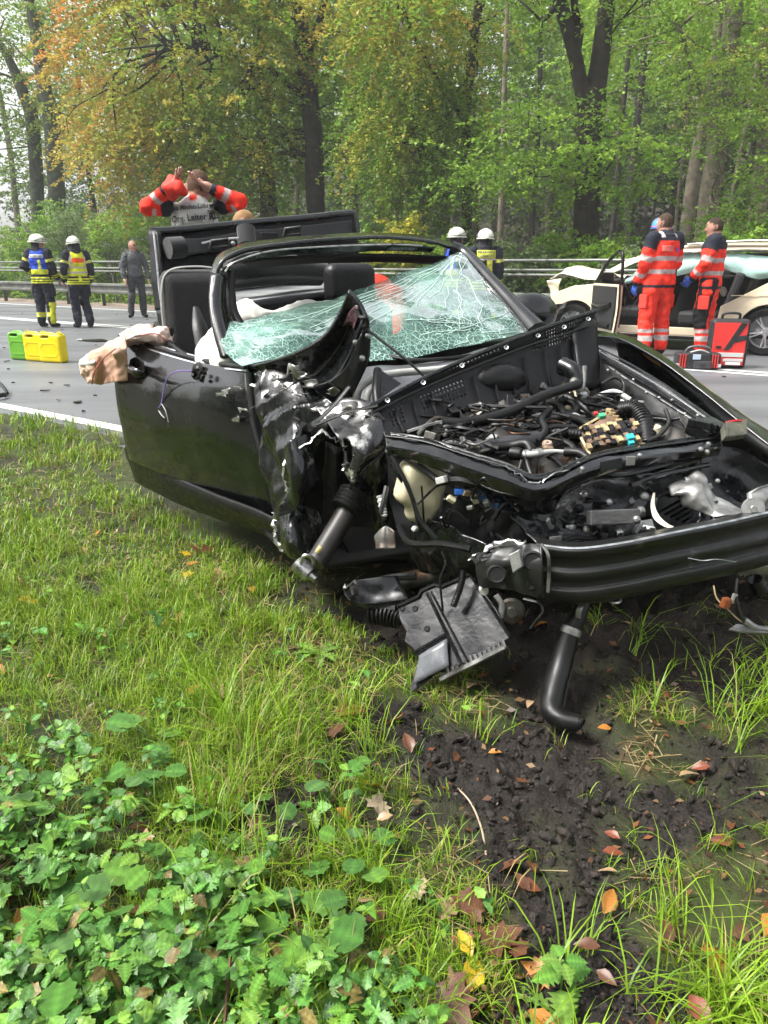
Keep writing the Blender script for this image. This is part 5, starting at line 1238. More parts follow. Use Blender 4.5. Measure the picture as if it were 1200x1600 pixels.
# ---- upper cross member with its V-shaped kink
XM_t = [(602, 682, 2.18), (660, 690, 2.12), (730, 712, 2.04), (790, 730, 1.98), (832, 748, 1.94), (868, 742, 1.95), (930, 715, 2.02), (1000, 702, 2.10), (1070, 692, 2.16), (1128, 684, 2.22)]
XM_f = [(604, 698, 2.14), (660, 708, 2.07), (730, 732, 1.99), (790, 752, 1.93), (832, 766, 1.89), (868, 758, 1.90), (930, 731, 1.97), (1000, 716, 2.05), (1070, 706, 2.11), (1128, 698, 2.17)]
XM_b = [(606, 712, 2.15), (660, 726, 2.08), (735, 754, 2.00), (795, 776, 1.94), (838, 782, 1.91), (872, 772, 1.92), (935, 745, 1.99), (1002, 730, 2.07), (1072, 718, 2.13), (1122, 712, 2.2)]
XM_r = [(u, v - 5, y + .05) for (u, v, y) in XM_t]
xm = patch("cross_member", [[W(*p) for p in r] for r in (XM_r, XM_t, XM_f, XM_b)], mpaint, car, 10, 90, .003, noise=[(.0025, 7, 101), (.001, 20, 103)], crease=True, lin=True, facet=True, label="kinked black cross member over the radiator")
tube("cross_member_lip", [W(*p) + np.array((0, -.004, .004)) for p in XM_t], .006, mgloss, xm, seg=6, n=80, flat=.6)
tube("cross_member_lip", [W(u, v - 6, y + .055) for (u, v, y) in XM_t], .004, mcrush, xm, seg=6, n=80)
lip("bright_kink", [W(790, 728, 1.97), W(815, 744, 1.935), W(836, 754, 1.92), W(860, 744, 1.93), W(905, 724, 1.985)], .004, xm, mmet, 12)
patch("lower_member", [[W(745, 752, 1.99), W(800, 775, 1.93), W(850, 772, 1.91), W(905, 745, 1.97)], [W(770, 775, 2.0), W(815, 790, 1.95), W(850, 788, 1.94), W(890, 765, 1.98)], [W(800, 790, 2.0), W(835, 800, 1.97), W(860, 800, 1.96), W(880, 780, 1.99)]], mgloss, xm, 16, 24, .004, noise=(.006, 12, 105))
box("latch_plate", W(985, 720, 2.03), (.028, .004, .026), malu, xm, rot=rotm((0, 0, 1), .2), bevel=.001); plate("member_label", [W(938, 722, 1.978), W(972, 715, 2.015), W(972, 730, 2.01), W(938, 738, 1.972)], .002, mplas, xm)
for (u, v) in ((910, 733), (1000, 712), (1095, 702), (1107, 694), (1105, 706)): lathe("member_bolt", [(0, .006), (.006, .004), (.008, 0)], mmet, xm, 10, axis=(-.2, -1, .2), c=W(u, v, 1.96 + (u - 910) * .0009))
hb = box("headlamp_bracket", W(1107, 672, 2.27), (.11, .09, .05), mgloss, car, rot=rotm((0, 0, 1), .5) @ rotm((1, 0, 0), .25), bevel=.008)
for k in range(4): box("bracket_rib", W(1094 + 8 * k, 663 + 3 * k, 2.24 - .004 * k), (.012, .085, .025), mgloss, hb, rot=rotm((0, 0, 1), .5), bevel=.003)
plate("rubber_pad", [W(1128, 668, 2.16), W(1134, 661, 2.24), W(1166, 658, 2.28), W(1165, 682, 2.18), W(1130, 687, 2.12)], .02, mat("mossy_pad", (.07, .07, .05), .8, bump=.8, bscale=60, var=.3, vscale=40), hb, bevel=.004)
tube("pad_red_edge", [W(1134, 660, 2.225), W(1150, 657, 2.24), W(1160, 658, 2.255)], .004, mred, hb, seg=5)
# ---- radiator support below: bent plastic carrier with the headlamp opening
def dz(v): return 2.02
car_p = patch("radiator_carrier", [
    [W(770, 770, 2.02), W(850, 772, 2.05), W(930, 752, 2.1), W(1010, 738, 2.16), W(1090, 726, 2.22)],
    [W(790, 800, 2.0), W(860, 800, 2.03), W(940, 785, 2.06), W(1020, 772, 2.10), W(1100, 762, 2.16)],
    [W(820, 832, 1.97), W(880, 835, 1.99), W(950, 822, 2.01), W(1030, 812, 2.04), W(1110, 806, 2.10)],
    [W(840, 856, 1.93), W(890, 858, 1.94), W(960, 848, 1.95), W(1040, 838, 1.98), W(1120, 828, 2.04)]], mat("carrier_plastic", (.014, .0145, .015), .24, var=.3, vscale=14, rvar=.12, color2=(.09, .09, .09), c2scale=30, c2lo=.62, c2hi=.75), car, 44, 70, .004, noise=[(.010, 6, 111), (.003, 16, 113)], crease=True, facet=True, hole=lambda a, b: ((a - .62) / .25) ** 2 + ((b - .80) / .15) ** 2 < 1 or (((a - .5) / .05) ** 2 + ((b - .37) / .02) ** 2 < 1), label="dented plastic radiator carrier behind the bumper beam")
patch("lamp_cavity", [[W(1030, 766, 2.22), W(1090, 756, 2.26)], [W(1020, 800, 2.16), W(1090, 800, 2.2)], [W(1030, 830, 2.1), W(1090, 826, 2.14)]], mplas, car_p, 12, 12, .004, noise=(.012, 14, 8))
for k in range(6): hose("cavity_bar", [(1030 + 9 * k, 800 + 4 * k, 2.12), (1062 + 7 * k, 782 + 5 * k, 2.15)], .005, mgloss, car_p, seg=5)
lathe("lamp_ring", [(.115, -.004), (.125, 0), (.125, .006), (.112, .006)], mat("broken_pale_ring", (.62, .58, .44), .4), car_p, 30, axis=(-.15, -.8, .55), c=W(1060, 800, 2.07)) if False else tube("lamp_ring", [W(1022, 770, 2.06), W(1020, 790, 2.04), W(1026, 808, 2.01), W(1040, 820, 1.98), W(1052, 824, 1.97)], [.003, .006, .009, .007, .003], mat("broken_pale_ring", (.62, .58, .44), .4), car_p, flat=.25, seg=6)
patch("melted_duct", [[W(1045, 758, 2.10), W(1085, 742, 2.14), W(1100, 760, 2.12), W(1130, 780, 2.08)], [W(1052, 772, 2.06), W(1090, 764, 2.06), W(1115, 785, 2.04), W(1160, 800, 2.03)], [W(1070, 780, 2.08), W(1095, 800, 2.03), W(1125, 808, 2.0), W(1168, 806, 2.02)]], malu, car_p, 34, 40, .006, noise=[(.010, 7, 121), (.004, 16, 123)], crease=True, label="crumpled grey duct sheet")
patch("crash_horn_left", [[W(1095, 700, 2.34), W(1150, 700, 2.36), W(1210, 730, 2.34)], [W(1090, 740, 2.3), W(1150, 745, 2.34), W(1210, 775, 2.32)], [W(1100, 790, 2.22), W(1150, 800, 2.24), W(1210, 815, 2.26)]], mgloss, car, 16, 16, .006, noise=(.01, 8, 9))
lathe("bracket_washer", [(0, .012), (.008, .012), (.01, .006), (.030, .004), (.032, 0), (.030, -.003)], malu, car_p, 22, axis=(-.3, -1, .25), c=W(1177, 795, 1.98))
plate("end_bracket", [W(1168, 770, 2.04), W(1184, 762, 2.04), W(1215, 752, 2.08), W(1215, 800, 2.06), W(1186, 796, 2.0), W(1170, 785, 2.02)], .012, malu, car_p, bevel=.003)
box("module_box", W(958, 808, 1.95), (.145, .035, .042), mat("grey_module", (.055, .055, .055), .5, var=.4, vscale=20, bump=.3, bscale=90), car_p, rot=rotm((0, 0, 1), .12) @ rotm((1, 0, 0), -.3), bevel=.004)
lathe("module_bolt", [(0, .01), (.008, .008), (.012, 0)], mmet, car_p, 12, axis=(-.2, -1, .4), c=W(994, 811, 1.94))
for pts in ([(905, 752, 2.04), (930, 742, 2.06), (975, 742, 2.08), (1020, 732, 2.12), (1060, 722, 2.16), (1095, 714, 2.2)], [(985, 758, 2.04), (1020, 745, 2.07), (1060, 736, 2.12), (1108, 726, 2.18)], [(770, 812, 1.98), (785, 790, 1.98), (800, 782, 1.98)], [(876, 808, 1.97), (888, 816, 1.96), (905, 812, 1.97), (925, 806, 1.98)], [(860, 790, 2.0), (880, 770, 2.02), (905, 756, 2.04)]):
    hose("carrier_pipe", pts, .008, mgloss, car_p, seg=7)
hose("red_hose", [(918, 744, 2.07), (945, 741, 2.08), (970, 738, 2.09)], .006, mred, car_p)
for k in range(90):
    u = 850 + 300 * rg.random(); b_ = 856 - (u - 850) * .1; v = b_ - 8 - 75 * rg.random()
    if ((u - 1060) / 50) ** 2 + ((v - 795) / 40) ** 2 < 1: continue
    y = 1.90 + (b_ - v) * .0016 + (u - 850) * .0004; s = .008 + .016 * rg.random()
    if k % 2: lathe("carrier_bolt", [(0, s * .5), (s * .4, s * .4), (s * .6, 0)], [mmet, mplas, malu][k % 3], car_p, 10, axis=(-.2, -1, .4), c=W(u, v, y))
    else: box("carrier_clip", W(u, v, y), (s * 2, s * .5, s), [mplas, malu, mgloss][k % 3], car_p, rot=rotm((rg.normal(), rg.normal(), 1), rg.random() * 2), bevel=.002)
# scalloped lower flange with bolts
fl_t = [W(836 + 30 * k, 852 - 3.4 * k + 5 * math.sin(k * 2.1), 1.92 + .014 * k) for k in range(11)]
tube("carrier_flange", fl_t, .006, mplas, car_p, seg=6, n=60)
# ---- bumper beam
BT = [(838, 852, 1.83), (900, 858, 1.80), (970, 850, 1.80), (1060, 832, 1.82), (1130, 818, 1.87), (1200, 802, 1.95), (1300, 780, 2.07), (1420, 760, 2.24)]
def BR(dv, dy): return [W(u, v + dv * (1 - .0002 * (u - 838)), y + dy) for (u, v, y) in BT]
beam = patch("bumper_beam", [BR(-10, .09), BR(0, 0), BR(10, -.004), BR(18, .007), BR(30, .008), BR(38, -.002), BR(46, -.002), BR(52, .007), BR(62, .006), BR(68, -.004), BR(80, .0), BR(86, .03), BR(84, .09)], mat("beam_black", (.007, .008, .007), .42, coat=.1, bump=.15, bscale=12, color2=(.10, .10, .09), c2scale=16, c2lo=.60, c2hi=.78, rvar=.12, vscale=9, var=.3), car, 60, 70, .004, noise=(.0015, 5, 131), label="bare black bumper beam across the front")
tube("beam_edge", BR(-1, -.002), .004, mat("scraped_edge", (.42, .44, .45), .35, .8, var=.5, vscale=30), beam, seg=6, n=60)
for (u, dv) in ((936, 47), (1090, 30), (1010, 20), (1150, 60), (870, 30)):
    yb = np.interp(u, [p[0] for p in BT], [p[2] for p in BT]); vb = np.interp(u, [p[0] for p in BT], [p[1] for p in BT])
    lathe("beam_hole", [(0, .001), (.009, .001), (.011, .002), (.014, 0)], mblack, beam, 14, axis=(-.15, -1, .25), c=W(u, vb + dv, yb + .008))
hose("beam_scratch", [(1075, 872, 1.822), (1098, 876, 1.818), (1120, 874, 1.82), (1150, 878, 1.86)], .0014, mmet, beam, seg=4)
# crash box bracket at the near end of the beam
cb = patch("crash_box", [[W(735, 872, 1.93), W(765, 855, 1.90), W(800, 848, 1.86), W(846, 850, 1.80)], [W(742, 890, 1.90), W(770, 880, 1.84), W(805, 880, 1.80), W(848, 885, 1.775)], [W(748, 915, 1.92), W(775, 918, 1.86), W(808, 925, 1.82), W(850, 932, 1.79)]], mat("bracket_black", (.02, .021, .02), .36, .2, color2=(.26, .26, .25), c2scale=15, c2lo=.60, c2hi=.70, rvar=.12, vscale=12), car, 24, 30, .008, noise=[(.007, 7, 141), (.003, 20, 142)], crease=True, facet=True, label="torn crash box bracket at the end of the bumper beam")
for k in range(5): tube("bracket_fin", [W(752 + 3 * k, 876 - 6 * k, 1.855 + .008 * k), W(778 + 2 * k, 870 - 6 * k, 1.845 + .008 * k), W(798 + 4 * k, 868 - 5.5 * k, 1.835 + .006 * k)], .005, mgloss, cb, seg=5)
lip("bracket_torn_edge", [W(733, 873, 1.90), W(745, 868, 1.875), W(756, 862, 1.86), W(770, 852, 1.86), W(792, 846, 1.84), W(820, 846, 1.81)], .005, cb, mmet, 22)
for (u, v, r) in ((776, 897, .022), (832, 876, .022), (830, 915, .009), (786, 915, .007)): lathe("bracket_hole", [(0, .001), (r * .85, .001), (r, .004), (r * 1.25, 0)], mblack, cb, 18, axis=(-.2, -1, .2), c=W(u, v, 1.775 + .0006 * (848 - u)))
tube("bracket_flange", [W(846, 850, 1.79), W(856, 866, 1.77), W(858, 890, 1.77), W(856, 925, 1.775)], .0045, malu, cb, seg=6)
plate("bracket_block", [W(796, 866, 1.80), W(812, 858, 1.79), W(818, 885, 1.775), W(803, 895, 1.785)], .02, malu, cb, bevel=.003)
# longitudinal behind the bracket
patch("chassis_leg", [[W(640, 800, 2.22), W(700, 820, 2.08), W(760, 850, 1.96)], [W(640, 850, 2.22), W(700, 865, 2.08), W(750, 885, 1.96)], [W(645, 890, 2.28), W(700, 900, 2.14), W(752, 912, 2.0)]], mgloss, car, 16, 24, .006, noise=[(.010, 6, 151), (.004, 16, 152)], crease=True, facet=True)
patch("chassis_leg", [[W(700, 770, 2.16), W(755, 790, 2.04), W(800, 800, 2.0)], [W(690, 810, 2.15), W(760, 830, 2.03), W(820, 840, 1.97)], [W(700, 845, 2.18), W(760, 865, 2.02), W(822, 870, 1.95)]], mplas, car, 16, 24, .006, noise=[(.012, 6, 153), (.004, 16, 154)], crease=True, facet=True)
# washer bottle
def bottle(P): return smin(sd_box(P, (0, 0, 0), (.15, .09, .14), .03), sd_box(P, (.02, 0, -.08), (.09, .07, .07), .025), .03) + .004 * vnoise(P, 16, 5)
bV, bF = surf_nets(bottle, (-.11, -.08, -.15), (.11, .08, .11), .010)
mk("washer_bottle", bV @ (rotm((0, 0, 1), .3) @ rotm((0, 1, 0), .25)).T + W(657, 757, 2.17), bF, mcream, car, label="cream plastic washer bottle exposed behind the cross member")
# wires and scraps of the wheel bay
scr = [([(604, 705, 2.16), (640, 718, 2.12), (668, 738, 2.10), (690, 752, 2.08), (730, 752, 2.06)], .010), ([(612, 712, 2.14), (630, 745, 2.10), (645, 780, 2.08), (655, 810, 2.06), (682, 842, 2.02)], .007), ([(610, 725, 2.14), (640, 770, 2.12), (650, 800, 2.10), (652, 828, 2.08)], .006), ([(690, 752, 2.06), (720, 750, 2.02), (760, 760, 2.0)], .014),
       ([(604, 760, 2.12), (600, 780, 2.10), (596, 800, 2.09), (600, 812, 2.09)], .008), ([(622, 820, 2.1), (640, 848, 2.06), (690, 850, 2.0), (735, 858, 1.95)], .010), ([(690, 862, 2.02), (696, 880, 1.99), (688, 905, 1.98), (690, 935, 1.97), (692, 955, 1.97)], .0035), ([(560, 930, 2.1), (600, 905, 2.14), (650, 900, 2.12)], .012), ([(545, 925, 2.12), (575, 945, 2.1), (620, 950, 2.06)], .016), ([(745, 775, 2.02), (765, 770, 2.02), (770, 790, 2.0), (758, 800, 1.99)], .005)]
for k, (pts, r) in enumerate(scr): hose("torn_cable", pts, r, [mwire, mrub, mgloss, mplas][k % 4], seg=7)
for (u, v, m, s) in ((718, 768, mblue, .018), (752, 775, mblue, .02), (780, 792, mblue, .022), (742, 780, mcream, .018), (760, 786, mgrey, .016), (648, 826, mgrey, .014), (690, 750, mgrey, .02), (735, 793, mmet, .013), (728, 770, mtan, .016), (705, 780, mcream, .016)):
    box("plug", W(u, v, 2.03), (s * 1.6, s, s), m, car, rot=rotm((.3, .5, 1), u * .7), bevel=.003)
hose("corrugated_sleeve", [(594, 775, 2.12), (598, 795, 2.1), (600, 808, 2.09)], .011, mgrey, corr=6, camp=.15)
patch("metal_tab", [[W(584, 838, 2.1), W(598, 824, 2.1), W(606, 822, 2.1), W(618, 830, 2.08)], [W(588, 858, 2.08), W(598, 858, 2.07), W(608, 858, 2.07), W(618, 857, 2.06)]], mdirty, car, 8, 12, .003, noise=(.004, 14, 3), crease=True, facet=True)
hose("control_arm", [(545, 925, 2.08), (580, 920, 2.16), (640, 905, 2.24), (700, 895, 2.24)], [.02, .026, .03, .03], mdirty, seg=8)
patch("torn_arm_sheet", [[W(538, 918, 2.06), W(560, 905, 2.10), W(620, 900, 2.12)], [W(545, 938, 2.04), W(580, 945, 2.06), W(640, 940, 2.06)]], mgloss, car, 14, 20, .004, noise=(.008, 12, 5))
lip("torn_edge", [W(538, 920, 2.05), W(545, 912, 2.05), W(556, 908, 2.06)], .006, car, mtear, 33)
hose("drive_shaft_boot", [(580, 958, 2.1), (606, 960, 2.08), (626, 966, 2.06)], [.03, .036, .03], mrub, corr=8, camp=.14, seg=14)
for k in range(40):
    u = 600 + 220 * rg.random(); v = 735 + 170 * rg.random(); 
    if v > 760 + (u - 600) * .7 or 622 < u < 692 and 722 < v < 800: continue
    y = 2.14 - (u - 600) * .0009 + .02 * rg.random(); s = .008 + .018 * rg.random(); p = W(u, v, y)
    if k % 3: tube("wiring", [p] + [p + np.cumsum(rg.normal(size=(3, 3)) * .03, 0)[i] for i in range(3)], .003 + .003 * rg.random(), [mwire, mgloss, mrub][k % 3], car, seg=5)
    else: box("broken_clip", p, (s * 1.5, s, s * .6), [mplas, malu, mgloss, mplas][k % 4], car, rot=rotm((rg.normal(), rg.normal(), 1), 3 * rg.random()), bevel=.002)
# ---- undertray plate dangling to the ground
UP = {}
def upt(a, b):                                # a along the long edge (0 top .. 1 bottom), b across
    tl, tr, bl, br = W(622, 948, 2.06), W(735, 898, 2.03), W(640, 1078, 1.885), W(800, 1000, 1.86)
    return (tl * (1 - b) + tr * b) * (1 - a) + (bl * (1 - b) + br * b) * a
outl = [(0, 0), (0, .3), (-.06, .36), (-.06, .55), (0, .62), (0, 1), (.55, 1.04), (.97, 1.0), (1.0, .62), (1.0, .36), (.96, .30), (1.0, .18), (1.04, .02), (.98, 0), (.84, .10), (.70, .14), (.56, .10), (.44, .02), (.34, .06), (.16, .0)]
tray = plate("undertray_plate", [upt(a, b) for a, b in outl], .006, mat("wet_undertray", (.007, .0075, .009), .26, spec=.4, color2=(.05, .05, .055), c2scale=120, c2lo=.66, c2hi=.76, rvar=.14, vscale=7, bump=.2, bscale=24), car, bevel=.002, label="torn glossy black undertray plate hanging down to the grass")
tn = np.cross(upt(0, 1) - upt(0, 0), upt(1, 0) - upt(0, 0)); tn /= np.linalg.norm(tn); tn = tn if tn[1] < 0 else -tn
def ur(name, ab, r, m=None): return tube(name, [upt(a, b) + tn * (r * .6 + .002) for a, b in ab], r, m or mgloss, tray, seg=6, smooth=False)
ur("tray_ridge", [(.0, .42), (1.0, .52)], .006); ur("tray_ridge", [(.0, .47), (1.0, .58)], .004); ur("tray_ridge", [(.62, .10), (.58, .5)], .005); ur("tray_ridge", [(.66, .12), (.62, .5)], .003)
ur("tray_ridge", [(0, 0), (0, .3), (-.06, .36), (-.06, .55), (0, .62), (0, 1)], .007); ur("tray_ridge", [(0, 1), (.97, 1)], .005)
patch("tray_step", [[upt(.70, .18) + tn * .018, upt(.66, .48) + tn * .018], [upt(.98, .06) + tn * .016, upt(.97, .42) + tn * .016]], mat("tray_grey", (.11, .115, .125), .25, rvar=.12, vscale=18), tray, 6, 8, .006, noise=(.003, 20, 6))
for k in range(13): box("radiator_fin", upt(.985 + .012 * math.sin(k), .34 + .045 * k) + tn * -.012, (.006, .022, .05), malu, tray, rot=rotm((0, 0, 1), .5) @ rotm((1, 0, 0), .9), bevel=0)
ur("fin_rail", [(1.06, .30), (1.05, .92)], .007, malu)
for a, b in ((.12, .22), (.05, .06), (.42, .30)): lathe("tray_hole", [(0, .001), (.006, .001), (.008, .003), (.010, 0)], mblack, tray, 10, axis=tn, c=upt(a, b) + tn * .004)
hose("ribbed_conduit", [(724, 892, 1.98), (720, 915, 1.96), (708, 948, 1.94)], .010, mplas, corr=22, camp=.1)
lathe("horn_disc", [(0, .02), (.014, .02), (.018, .012), (.034, .010), (.040, 0), (.036, -.014), (0, -.016)], mdirty, car, 26, axis=(-.1, -1, .15), c=W(799, 955, 1.95))
hose("ribbed_conduit", [(775, 930, 1.95), (784, 945, 1.94), (782, 965, 1.94)], .008, mgrey, corr=12, camp=.12)
hose("bent_tab", [(818, 935, 1.92), (842, 942, 1.9), (848, 955, 1.89), (838, 968, 1.89), (828, 982, 1.89)], .006, malu, flat=.3)
lathe("hanging_cap", [(0, .01), (.012, .01), (.014, -.01), (0, -.012)], mgrey, car, 12, axis=(0, -1, 0), c=W(756, 922, 1.93))
# radiator hose dropping to the ground
rh = hose("radiator_hose", [(912, 936, 1.90), (905, 960, 1.88), (890, 990, 1.86), (876, 1040, 1.82), (864, 1085, 1.76), (862, 1110, 1.72), (878, 1124, 1.69), (905, 1130, 1.67)], [.020, .022, .028, .032, .032, .031, .027, .022], mrub, seg=16, n=46, label="ribbed black radiator hose drooping onto the soil")
lathe("hose_mouth", [(.020, 0), (.016, .004), (.014, -.02), (0, -.02)], mblack, rh, 14, axis=(.6, -.5, -.15), c=W(905, 1130, 1.668) + np.array((.004, -.003, 0)))
lathe("hose_band", [(.0285, -.01), (.0295, 0), (.0285, .01)], malu, rh, 16, axis=W(905, 960, 1.88) - W(876, 1040, 1.82), c=W(892, 986, 1.862))
for k in range(5):
    aa = k * .6; pp = [W(u, v, y) + np.array((math.cos(aa) * r, -abs(math.sin(aa)) * r, 0)) for (u, v, y), r in zip([(876, 1040, 1.82), (868, 1070, 1.78), (863, 1100, 1.735)], (.033, .033, .032))]
    tube("hose_rib", pp, .0025, mrub, rh, seg=4)
hose("torn_strap", [(915, 935, 1.87), (906, 950, 1.84), (903, 965, 1.84)], .008, malu, flat=.35)
hose("tow_eye", [(951, 932, 1.88), (952, 940, 1.86), (960, 942, 1.85), (968, 940, 1.86), (968, 932, 1.88)], .005, mmet, seg=7)
# loose sensor cable lying at the right
hose("torn_cable", [(1115, 915, 2.0), (1120, 935, 1.98), (1135, 950, 1.96), (1150, 965, 1.95), (1160, 972, 1.95)], .0025, mtan, seg=5)
hose("torn_cable", [(1152, 905, 2.0), (1150, 930, 1.97), (1155, 955, 1.95), (1162, 972, 1.95)], .005, mwire, seg=6)
box("orange_plug", W(1134, 942, 1.96), (.026, .02, .03), mat("orange_plug", (.38, .11, .04), .5), car, rot=rotm((.2, .4, 1), .5), bevel=.003)
box("plug", W(1147, 935, 1.97), (.012, .012, .03), mgrey, car, rot=rotm((.2, .4, 1), .3), bevel=.002)
plate("broken_bracket", [W(1138, 984, 1.95), W(1150, 976, 1.96), W(1172, 978, 1.97), W(1205, 986, 1.98), W(1200, 990, 1.95), W(1160, 988, 1.93)], .008, malu, car, bevel=.002)
hose("broken_bracket_arm", [(1162, 968, 1.96), (1180, 980, 1.96), (1202, 984, 1.97)], .010, malu, seg=8)
hose("lower_lip", [(1180, 905, 1.98), (1195, 925, 2.0), (1240, 915, 2.1)], [.02, .028, .03], mgloss, seg=8)
# ------------------------------------------------------------------ people
mcloth = mat("clothing", attr=True, rough=.8, var=.26, vscale=16, bump=.35, bscale=30, spec=.25)
mpk_red = mat("pocket_red", (.72, .035, .02), .8, var=.2, vscale=20); mpk_navy = mat("pocket_navy", (.016, .018, .028), .8, var=.2, vscale=20)
mskin = mat("skin", (.37, .20, .145), .5, var=.12, vscale=20)
mglove = mat("blue_glove", (.04, .12, .55), .45)
mhelm = mat("helmet_shell", (.66, .67, .56), .3, coat=.4, var=.08, vscale=8)
mvisor = mat("visor", (.35, .36, .36), .08, trans=.75, alpha=.6)
mdarkc = mat("dark_cloth", (.012, .013, .018), .8, var=.2, vscale=20)
RED, RED2, SIL, NAVY, YEL, BLK = (.78, .035, .018), (.80, .085, .02), (.42, .36, .35), (.014, .016, .026), (.55, .58, .03), (.008, .008, .009)
SKIN = (.36, .19, .14); HAIR = (.05, .03, .02)
def hand_geo():
    """a relaxed right hand: wrist at the origin, fingers along -z, palm facing +x... thumb towards +y"""
    bones = [((0, 0, .01), (0, 0, -.03), .026, .030)]
    for k, (y0, ln, sp) in enumerate(((.030, .075, .010), (.010, .085, .004), (-.010, .080, -.003), (-.028, .062, -.010))):
        a = np.array((0, y0 * .6, -.02)); b = np.array((0, y0, -.085)); c = b + np.array((-.012, sp, -ln * .5)); d = c + np.array((-.022, sp * .4, -ln * .38))
        bones += [(a, b, .016, .011), (b, c, .0105, .0095), (c, d, .0095, .008)]
    bones += [((0, .018, -.01), (-.012, .046, -.045), .014, .012), ((-.012, .046, -.045), (-.022, .052, -.082), .0115, .009)]
    def f(P):
        d = None
        for i, (a, b, ra, rb) in enumerate(bones):
            q, _ = sd_caps(P, a, b, ra, rb); d = q if d is None else smin(d, q, .006)
        return d
    return surf_nets(f, (-.08, -.07, -.2), (.06, .09, .05), .0055)
HV, HF = hand_geo()
BASE = dict(pel=(0, 0, .95), wst=(0, 0, 1.10), chs=(0, .0, 1.33), nek=(0, -.01, 1.49), hed=(0, .03, 1.60),
            lsh=(-.19, -.01, 1.435), lel=(-.235, -.04, 1.14), lwr=(-.235, .06, .90), rsh=(.19, -.01, 1.435), rel=(.235, -.04, 1.14), rwr=(.235, .06, .90),
            lhp=(-.095, 0, .92), lkn=(-.11, .02, .50), lan=(-.115, -.02, .09), lto=(-.135, .15, .045), rhp=(.095, 0, .92), rkn=(.11, .02, .50), ran=(.115, -.02, .09), rto=(.135, .15, .045))
def person(label, loc, rotz, pose=None, colour=None, bulk=1.0, head_rot=0.0, head_pitch=0.0, hair=HAIR, bald=False, gloves=(False, False), helmet=None, scale=1.0, h=.013, group=None, hands=True, boot_r=.062, gear=None):
    J = {k: np.array(v, float) for k, v in BASE.items()}
    for k, v in (pose or {}).items(): J[k] = np.array(v, float)
    b = bulk
    B = [("torso", J["pel"], J["wst"], .155 * b, .150 * b, 1.35), ("torso", J["wst"], J["chs"], .150 * b, .165 * b, 1.4), ("torso", J["chs"], J["nek"] - np.array((0, 0, .09)), .165 * b, .105, 1.35),
         ("neck", J["nek"] - np.array((0, 0, .05)), J["hed"] - np.array((0, 0, .06)), .066, .060, 1.0)]
    for s in "lr":
        B += [("arm" + s, J[s + "sh"], J[s + "el"], .072 * b, .060 * b, 1.0), ("fore" + s, J[s + "el"], J[s + "wr"], .058 * b, .043 * b, 1.0),
              ("thigh" + s, J[s + "hp"], J[s + "kn"], .098 * b, .074 * b, 1.0), ("shin" + s, J[s + "kn"], J[s + "an"] + np.array((0, 0, .06)), .074 * b, .066 * b, 1.0),
              ("boot" + s, J[s + "an"] + np.array((0, 0, .10)), J[s + "an"], boot_r, .052, 1.0), ("boot" + s, J[s + "an"] + np.array((0, 0, -.03)), J[s + "to"], .046, .040, 1.0)]
    hc = J["hed"]; Rh = rotm((0, 0, 1), head_rot) @ rotm((1, 0, 0), head_pitch)
    def head_sdf(P):
        q = ((P - hc.astype(np.float32)) @ Rh.astype(np.float32))
        d = np.sqrt(((q / np.array((.083, .103, .118), np.float32)) ** 2).sum(-1)) * .094 - .094
        jaw, _ = sd_caps(q, (0, .035, -.06), (0, .055, -.085), .052, .038)
        nose, _ = sd_caps(q, (0, .094, .005), (0, .112, -.025), .008, .014)
        d = smin(smin(d, jaw, .03), nose, .012)
        for sx in (-1, 1):
            ear, _ = sd_caps(q, (sx * .082, -.005, -.03), (sx * .088, -.012, .012), .012, .016); d = smin(d, ear, .008)
            eye, _ = sd_caps(q, (sx * .033, .098, .012), (sx * .034, .098, .012), .012, .012); d = -smin(-d, eye, .01)
        return d
    def f(P):
        d = head_sdf(P)
        for tg, a, c, ra, rb, sy in B:
            q, _ = sd_caps(P, a, c, ra, rb, sy); d = smin(d, q, .012 if tg == "neck" else (.02 if tg[:4] in ("arml", "armr", "fore") else .035))
        m = np.clip((J["nek"][2] - .02 - P[..., 2]) * 20, 0, 1) * np.clip((P[..., 2] - .12) * 12, 0, 1)
        nr_ = (np.abs(d) < .045) & (m > 0)
        Pn = P[nr_]
        d[nr_] += m[nr_] * (.014 * vnoise(Pn, 10, 4) + .011 * vnoise(Pn * np.array((1, 1, 2.2), np.float32), 16, 8))
        return d
    allp = np.array([J[k] for k in J])
    lo = allp.min(0) - .2; hi = allp.max(0) + .2; lo[2] = -.02
    V, F = surf_nets(f, lo, hi, h)
    # colour by nearest bone
    best = np.full(len(V), 1e9); tg_i = np.zeros(len(V), int); tt = np.zeros(len(V))
    tags = []
    for i, (tg, a, c, ra, rb, sy) in enumerate(B):
        q, t = sd_caps(V, a, c, ra, rb, sy); tags.append(tg)
        m = q < best; best[m] = q[m]; tg_i[m] = i; tt[m] = t[m]
    hd = head_sdf(V); ishead = hd < best
    C = np.zeros((len(V), 3))
    tagarr = np.array(tags)[tg_i]
    C[:] = NAVY
    if colour: colour(V, tagarr, tt, C, J)
    isn = (tagarr == "neck") & ~ishead & (V[:, 2] > J["nek"][2] + .015)
    C[isn] = SKIN
    q = (V - hc) @ Rh
    hm = ishead
    C[hm] = SKIN
    if not bald:
        hr = hm & ((q[:, 2] > .045) | ((q[:, 1] < .005) & (q[:, 2] > -.055))) & ~((q[:, 1] > .055) & (q[:, 2] < .075)) & ~((np.abs(q[:, 0]) > .074) & (q[:, 2] < .02))
        C[hr] = hair
    ey = hm & (np.abs(np.abs(q[:, 0]) - .033) < .014) & (np.abs(q[:, 2] - .012) < .009) & (q[:, 1] > .07); C[ey] = (.04, .025, .02)
